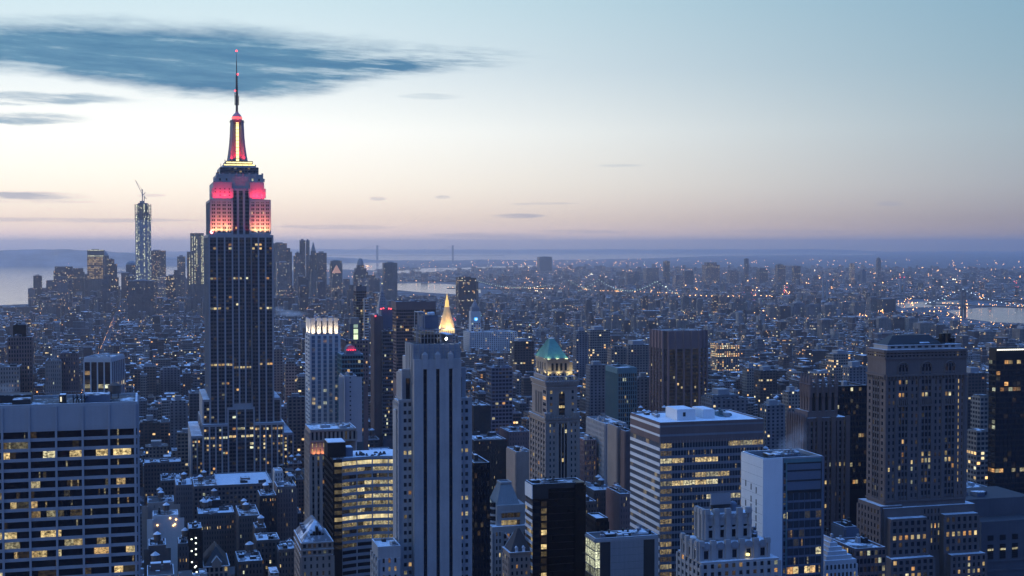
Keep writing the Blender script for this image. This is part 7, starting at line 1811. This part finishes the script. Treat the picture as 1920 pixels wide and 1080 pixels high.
# which of them show largest: a coarse depth sort over the picture
SC = 4; occ = np.zeros((1080 // SC + 1, 1920 // SC + 1), bool)
ev = [(s['D'], 0, s) for s in SITES] + [(L.D, 1, L) for L in lots]
for D, k, q in sorted(ev, key=lambda e: (e[0], e[1])):
    if k == 0: x0, x1, y0, y1 = q['px0'], q['px1'], q['yt'], 1080
    else: x0, x1, y0, y1 = q.px0, q.px1, q.pyt - 10 * 1000 / q.D, 1080
    i0, i1 = max(0, int(x0 / SC)), min(1920 // SC, int(math.ceil(x1 / SC))); j0, j1 = max(0, int(y0 / SC)), min(1080 // SC, int(y1 / SC))
    if i1 <= i0 or j1 <= j0: continue
    blk = occ[j0:j1, i0:i1]
    if k == 1: q.vis = int((~blk).sum())
    blk[:] = True
big = sorted([L for L in lots if L.vis > 0 and L.D < 4200], key=lambda L: -L.vis)[:185]
bigset = set(id(L) for L in big)
# ---- those that show largest: each a building of its own with roof, roof house and tank
TONES = [(.12, 'dark brown'), (.25, 'brown'), (.38, 'tan'), (.5, 'charcoal'), (.62, 'buff'), (.72, 'russet'), (.82, 'grey'), (.9, 'pale stone'), (.999, 'dusky brown'), (2, 'off-white')]
def tone_word(t): return next(wd for lim, wd in TONES if t < lim)
def city_building(L):
    x, y = grid2w(L.u, L.v)
    mb = MB(); rf = MB(); w_, d_, h = L.w, L.d, L.h
    ph = 1.0
    def vol(x0, x1, y0, y1, z0, z1):
        mb.box(x0, x1, y0, y1, z0, z1, 0, L.lit, L.tone, top=False)
        for a in ((x0, x1, y0, y0 + .4), (x0, x1, y1 - .4, y1), (x0 + .003, x0 + .4, y0 + .4, y1 - .4), (x1 - .4, x1 - .003, y0 + .4, y1 - .4)): mb.box(*a, z1 - .02, z1 + ph + RU(0, .02), 1, 0, .9, mt=2)
        rf.face([(x0 + .4, y0 + .4, z1), (x1 - .4, y0 + .4, z1), (x1 - .4, y1 - .4, z1), (x0 + .4, y1 - .4, z1)], 0, 0, L.snow)
    if L.kind == 's' and h > 22 and w_ > 12:
        k = RU(.65, .85); i = RU(1.5, w_ * .18); vol(0, w_, 0, d_, 0, h * k); vol(i, w_ - i, RU(1, 4), d_ - RU(1, 5), h * k - .4, h)
        if R() < .3: j = i + RU(1, w_ * .12); vol(j, w_ - j, 5, d_ - 6, h - .4, h + RU(4, 8))
        X = (i, w_ - i, 4, d_ - 5)
    elif L.kind == 't' and w_ > 16: 
        k = RU(.3, .6) * w_; vol(0, w_, 0, d_, 0, h * .82); vol(0.02, k, .02, d_ - .02, h * .82 - .4, h); X = (0, k, 1, d_ - 1)
    else: vol(0, w_, 0, d_, 0, h); X = (0, w_, 0, d_)
    nm = 'city_building'
    o = mb.build(nm, [M['wall'], M['metal'], M['snow']], None, (x, y, 0), G)
    rf.build('roof', M['roof'], o)
    if L.D < 2400:
        for k in range(random.choice((1, 1, 2, 2, 3))):
            m2 = MB(); bw_, bd_, bh = RU(2.5, max(2.6, min(7, (X[1] - X[0]) * .4))), RU(3, 7), RU(2.2, 4.5)
            bx, by = RU(X[0] + .6, max(X[0] + .7, X[1] - bw_ - .6)), RU(X[2] + .6, max(X[2] + .7, X[3] - bd_ - .6))
            m2.box(bx, bx + bw_, by, by + bd_, h, h + bh + k * .01, 0); m2.box(bx - .15, bx + bw_ + .15, by - .15, by + bd_ + .15, h + bh + k * .01 + .003, h + bh + .35, 1, 0, RU(.3, 1))
            m2.build('roof_house', [M[random.choice(('tan', 'brown', 'lime', 'metal'))], M['roofsnow']], o)
        for _q in range((R() < .75) + (R() < .35) if L.D < 1500 else int(R() < .35)): water_tank(o, RU(X[0] + 2.5, max(X[0] + 2.6, X[1] - 2.5)), RU(X[2] + 3, max(X[2] + 3.1, X[3] - 3)), h, RU(.85, 1.2))
        if L.D < 1400:
            for k in range(random.choice((4, 6, 8))):
                m2 = MB(); bx, by = RU(X[0] + 1, X[1] - 2), RU(X[2] + 1, X[3] - 2); hh = RU(.8, 2.2)
                if R() < .5: m2.box(bx, bx + RU(.8, 2.5), by, by + RU(.8, 2.5), h, h + hh, 0, mt=1)
                else: m2.lathe([(.35, h), (.35, h + hh * 1.4), (.5, h + hh * 1.4), (.5, h + hh * 1.6)], bx, by, 8)
                m2.build('roof_vent', [M['metal'], M['snow']], o)
    return o
def refs():
    return [(s['ref'], (s['px0'] + s['px1']) / 2, (s['yt'] + min(s['yb'], 1080)) / 2, s['D']) for s in SITES if s['ref']]
RF = refs(); made = []
for L in big:
    o = city_building(L); px, py = (L.px0 + L.px1) / 2, L.pyt
    form = ('tower block' if L.h > 48 and L.h > L.w * 1.6 else 'wide block' if L.w > 32 else 'narrow house' if L.w < 13 else 'block')
    best = min(RF, key=lambda r: math.hypot(r[1] - px, (r[2] - py) * 1.0))
    rel = ('beyond' if L.D > best[3] + 150 else 'in front of' if L.D < best[3] - 150 else 'beside') if abs(best[1] - px) < 40 else ('left of' if px < best[1] else 'right of')
    extra = ('stepped ' if L.kind == 's' and L.h > 22 and L.w > 12 else 'half-raised ' if L.kind == 't' and L.w > 16 else '')
    rr = 'snowy' if L.snow > .5 else 'patchy' 
    made.append((o, '%s %s%s with a %s roof' % (tone_word(L.tone), extra, form, rr), rel, best[0], math.hypot(best[1] - px, best[2] - py), L))
ORD = ['nearest', 'second', 'third', 'fourth', 'fifth', 'sixth', 'seventh', 'eighth', 'ninth', 'tenth', 'eleventh', 'twelfth', 'thirteenth', 'fourteenth']
grp = {}
for e in made: grp.setdefault((e[1], e[2], e[3]), []).append(e)
for (desc, rel, ref), es in grp.items():
    es.sort(key=lambda e: e[4])
    for k, e in enumerate(es):
        lab = (desc if len(es) == 1 else ORD[min(k, 13)] + ' ' + desc) + ', ' + rel + ' ' + ref
        if len(lab.split()) > 16: lab = lab.replace(' with a snowy roof', ', snowy').replace(' with a patchy roof', '')
        tag(e[0], lab, 'building', 'smaller buildings of the city below')
# ---- the thousands beyond: one mass
def mass(name, items, g, big_roof):
    mb = MB()
    for (u, v, w_, d_, h, tone, lit, kind, D) in items:
        mb.box(u, u + w_, v, v + d_, 0, h, 0, lit, tone, top=False)
        mb.face([(u, v, h), (u + w_, v, h), (u + w_, v + d_, h), (u, v + d_, h)], 1, 0, R())
        if D < 4200:
            for k in range(random.choice((0, 1, 1, 2))):
                a, e = u + RU(0, w_ * .6), v + RU(1, d_ * .6); q, s_, hh = RU(2, 6), RU(2.5, 7), RU(2, 4.5)
                mb.box(a, a + min(q, w_ * .38), e, e + min(s_, d_ * .38), h, h + hh, 2, mt=1)
            if R() < .35:
                cx, cy = u + RU(.3, .7) * w_, v + RU(.3, .7) * d_; mb.lathe([(1.9, h + 2.5), (1.9, h + 6.2)], cx, cy, 6, 3); mb.lathe([(2.3, h + 6.2), (.1, h + 8)], cx, cy, 6, 4)
            if kind == 's' and h > 25: i = w_ * .18; mb.box(u + i, u + w_ - i, v + 3, v + d_ - 4, h, h + RU(5, 14), 0, lit, tone, mt=1)
        elif R() < .3: mb.box(u + w_ * .2, u + w_ * .5, v + 2, v + d_ * .6, h, h + RU(2, 5), 2, mt=1)
    o = mb.build(name, [M['wall'], M['roof'], M['tan'], M['wood'], M['snow']], None, None, g); o['kind'] = 'stuff'; o['label'] = 'countless smaller city buildings with snowy roofs and lit windows'
    return o
mass('city_buildings', [(L.u, L.v, L.w, L.d, L.h, L.tone, L.lit, L.kind, L.D) for L in lots if id(L) not in bigset], G, 'roof')
mass('far_shore_buildings', [(*q, 'b', 9000) for q in far_lots], Gb, 'roof')

# ================================================================== lamps over the city (too many to count)
random.seed(33)
mbs = {k: MB() for k in ('o', 'w', 'r', 'g')}
def spot_light(x, y, z, k, s): mbs[k].lathe([(.02, z - s), (s, z), (.02, z + s)], x, y, 4)
def sprinkle(n_, xr, yr, mix, sz, bias=1.0):
    for _ in range(int(n_ * 1.35)):
        px, py = RU(*xr), yr[0] + (yr[1] - yr[0]) * R() ** bias
        if wet(px, py): continue
        D = ground(px, py)[1]; zz = RU(6, 22) if D > 3000 else RU(10, 40)
        x, y, _z = ground(px, py, zz)
        spot_light(x, y, zz, random.choice(mix), max(.3, D / 1344 * RU(*sz) * 1.12))
sprinkle(420, (980, 1920), (486, 545), 'oooooo', (.14, .30))
sprinkle(240, (560, 1240), (484, 530), 'oooooow', (.13, .28))
sprinkle(330, (900, 1920), (545, 610), 'ooooooooowg', (.14, .30))
sprinkle(80, (1400, 1840), (570, 600), 'oooo', (.30, .52))
sprinkle(60, (1180, 1560), (520, 560), 'ooooow', (.26, .46))
sprinkle(40, (1300, 1800), (505, 545), 'ooow', (.26, .48))
sprinkle(300, (0, 1920), (590, 760), 'ooooow', (.10, .24))
sprinkle(150, (0, 400), (560, 700), 'ooow', (.12, .30))
sprinkle(90, (520, 900), (545, 690), 'ooow', (.12, .28))
for cx, cy, n_, sx, sy, k in ((1350, 563, 26, 16, 7, 'o'), (1510, 556, 16, 14, 5, 'o'), (1475, 545, 26, 6, 12, 'or'), (1405, 547, 14, 10, 4, 'r'), (1412, 563, 10, 4, 8, 'r'), (1105, 514, 8, 5, 3, 'w'), (857, 598, 22, 5, 14, 'r'), (860, 606, 16, 6, 10, 'o'), (918, 597, 14, 4, 10, 'w'), (690, 499, 8, 8, 2, 'o'), (73, 578, 40, 13, 6, 'or'),
                              (130, 494, 9, 22, 1.5, 'o'), (230, 494, 8, 10, 1.2, 'o'), (1020, 540, 26, 16, 5, 'ow'), (1700, 566, 22, 30, 6, 'o'), (1640, 588, 20, 40, 5, 'o'), (1840, 556, 12, 10, 4, 'o'), (1640, 516, 6, 6, 4, 'o'), (1905, 535, 8, 5, 8, 'r'), (222, 640, 16, 6, 6, 'o'), (158, 650, 10, 4, 9, 'o'), (262, 745, 14, 5, 4, 'o'), (1065, 770, 6, 6, 8, 'o'), (528, 755, 22, 5, 22, 'o'), (535, 790, 14, 6, 22, 'o')):
    for _ in range(n_):
        px, py = random.gauss(cx, sx * .6), random.gauss(cy, sy * .6); py = max(py, 488)
        D = ground(px, py)[1]; zz = RU(8, 26); x, y, _z = ground(px, py, zz); spot_light(x, y, zz, random.choice(k), max(.35, D / 1344 * RU(.18, .42)))
# lamps and cars along the avenues
for (ua, ub) in AVES:
    v = 900.0
    while v < 4800:
        for du in (3, 23):
            x, y = grid2w(ub + du, v); p = proj(x, y, 8)
            if -20 < p[0] < 1940 and not wet(p[0], p[1]) and R() < .7: spot_light(x, y, 8, 'o', .38)
        if R() < .5:
            x, y = grid2w(ub + RU(7, 19), v + RU(0, 30)); spot_light(x, y, 1.2, random.choice('rwwo'), .4)
        v += 42
# street lamps that light up the canyons between the near blocks
nl = 0
for (ua, ub) in AVES:
    for v in np.arange(780, 1650, 55):
        x, y = grid2w(ub + 13, v); p = proj(x, y, 9)
        if 240 < p[0] < 1250 and p[1] < 1180 and nl < 60:
            l = bpy.data.lights.new('street_lamp_light', 'POINT'); l.energy = RU(2500, 6500); l.color = (1, .47, .18); l.shadow_soft_size = .4
            o = bpy.data.objects.new('street_lamp_light', l); COL.objects.link(o); o.location = (x, y, 9); nl += 1
for px, py, k in ((526, 762, 1), (530, 790, 1), (536, 822, 1), (271, 1073, .5), (1108, 1000, .3), (1065, 775, .8)):
    x, y, z = ground(px, py, 12); l = bpy.data.lights.new('street_lamp_light', 'POINT'); l.energy = 26000 * k; l.color = (1, .42, .15); l.shadow_soft_size = .5
    o = bpy.data.objects.new('street_lamp_light', l); COL.objects.link(o); o.location = (x, y, z)
lm = {'o': M['lampf'], 'w': lamp_mat('far white lamp', (1, .86, .6), 7), 'r': lamp_mat('far red lamp', (1, .10, .08), 5), 'g': lamp_mat('far green lamp', (.5, 1, .8), 5)}
nm_ = {'o': 'sodium_street_lights', 'w': 'white_street_lights', 'r': 'red_tail_lights', 'g': 'green_signal_lights'}
for k, mb in mbs.items():
    o = mb.build(nm_[k], lm[k]); o['kind'] = 'stuff'
# red obstruction lamps on the twin slab towers
for px, py, D in ((704, 594, 1349), (714.5, 580.5, 1379), (719, 579.5, 1379), (729, 580, 1379), (733, 580.5, 1379)):
    x, y, z = W(px, py, D); par_ = [o for o in bpy.data.objects if o.name.startswith('dark_twin_tower') and o.type == 'EMPTY'][0 if D == 1349 else 1]
    mb = MB(); mb.lathe([(.05, -.8), (.8, 0), (.05, .8)], 0, 0, 8); o = mb.build('red_lamp', M['lampr'], par_)
    lx, ly = x - par_.location.x, y - par_.location.y; cg, sg = math.cos(G), math.sin(G); o.location = (lx * cg + ly * sg, -lx * sg + ly * cg, z + .8)

# ================================================================== steam and haze
def steam(label, px, py, D, rx, ry, rz, dens, lean=(0, 0)):
    m = bpy.data.materials.new('steam'); m.use_nodes = True; t = NT(m.node_tree); t.n.clear()
    o_ = t.new('ShaderNodeTexCoord').outputs['Object']; q = t.vmath('LENGTH', o_)
    warp = t.noise(t.vmath('MULTIPLY', o_, (1.6, 1.6, 1.1)), 1.6, 4.0, .65)
    x, y, z = t.sep(o_)
    dd = t.math('MULTIPLY', t.smooth(t.math('ADD', q, t.math('MULTIPLY', t.math('SUBTRACT', warp, .5), 1.9)), 1.0, .15), dens)
    v = t.new('ShaderNodeVolumePrincipled'); v.inputs['Color'].default_value = (.9, .92, .95, 1); t.put(v.inputs['Density'], dd); v.inputs['Anisotropy'].default_value = .2
    t.l.new(v.outputs[0], t.new('ShaderNodeOutputMaterial').inputs['Volume'])
    mb = MB(); rings = []
    for j in range(9):
        zz = -1 + 2 * j / 8; r = math.sqrt(max(.0004, 1 - zz * zz)); rings.append([(r * math.cos(k * math.pi / 8) + lean[0] * zz, r * math.sin(k * math.pi / 8), zz) for k in range(16)])
    mb.loft(rings); mb.face(rings[0][::-1])
    o = mb.build('steam_plume', m); o.location = W(px, py, D); o.scale = (rx, ry, rz); tag(o, label, 'steam', None, 'stuff')
steam('thin white steam rising from the white tower roof', 1484, 838, 580, 9, 6, 7, .045, (.5, 0))
steam('steam drifting higher past the gothic tower', 1500, 815, 600, 6, 5, 6, .03, (.3, 0))
steam('small steam puff over the lit-corner grey block', 1199, 991, 618, 3.2, 3, 4, .12, (.5, 0))
steam('long white steam bank beyond the red-lit skyscraper', 545, 588, 3000, 46, 20, 9, .04, (-.5, 0))
steam('smaller steam tail beyond the red-lit skyscraper', 524, 580, 3050, 20, 14, 9, .03, (0, 0))
steam('thin steam wisp above the broad pale slab', 14, 728, 590, 6, 4, 3.5, .05, (.8, 0))
steam('steam wisp beside the grey stepped apartment block', 103, 668, 1240, 5, 4, 9, .04, (.4, 0))

m = bpy.data.materials.new('haze'); m.use_nodes = True; t = NT(m.node_tree); t.n.clear()
v = t.new('ShaderNodeVolumePrincipled'); v.inputs['Color'].default_value = (.74, .77, .96, 1); v.inputs['Density'].default_value = HAZE; v.inputs['Anisotropy'].default_value = .82
t.l.new(v.outputs[0], t.new('ShaderNodeOutputMaterial').inputs['Volume'])
mb = MB(); mb.fullbox(-40500, 40500, -420, 51500, -3.2, 466); o = mb.build('haze', m); o['kind'] = 'stuff'
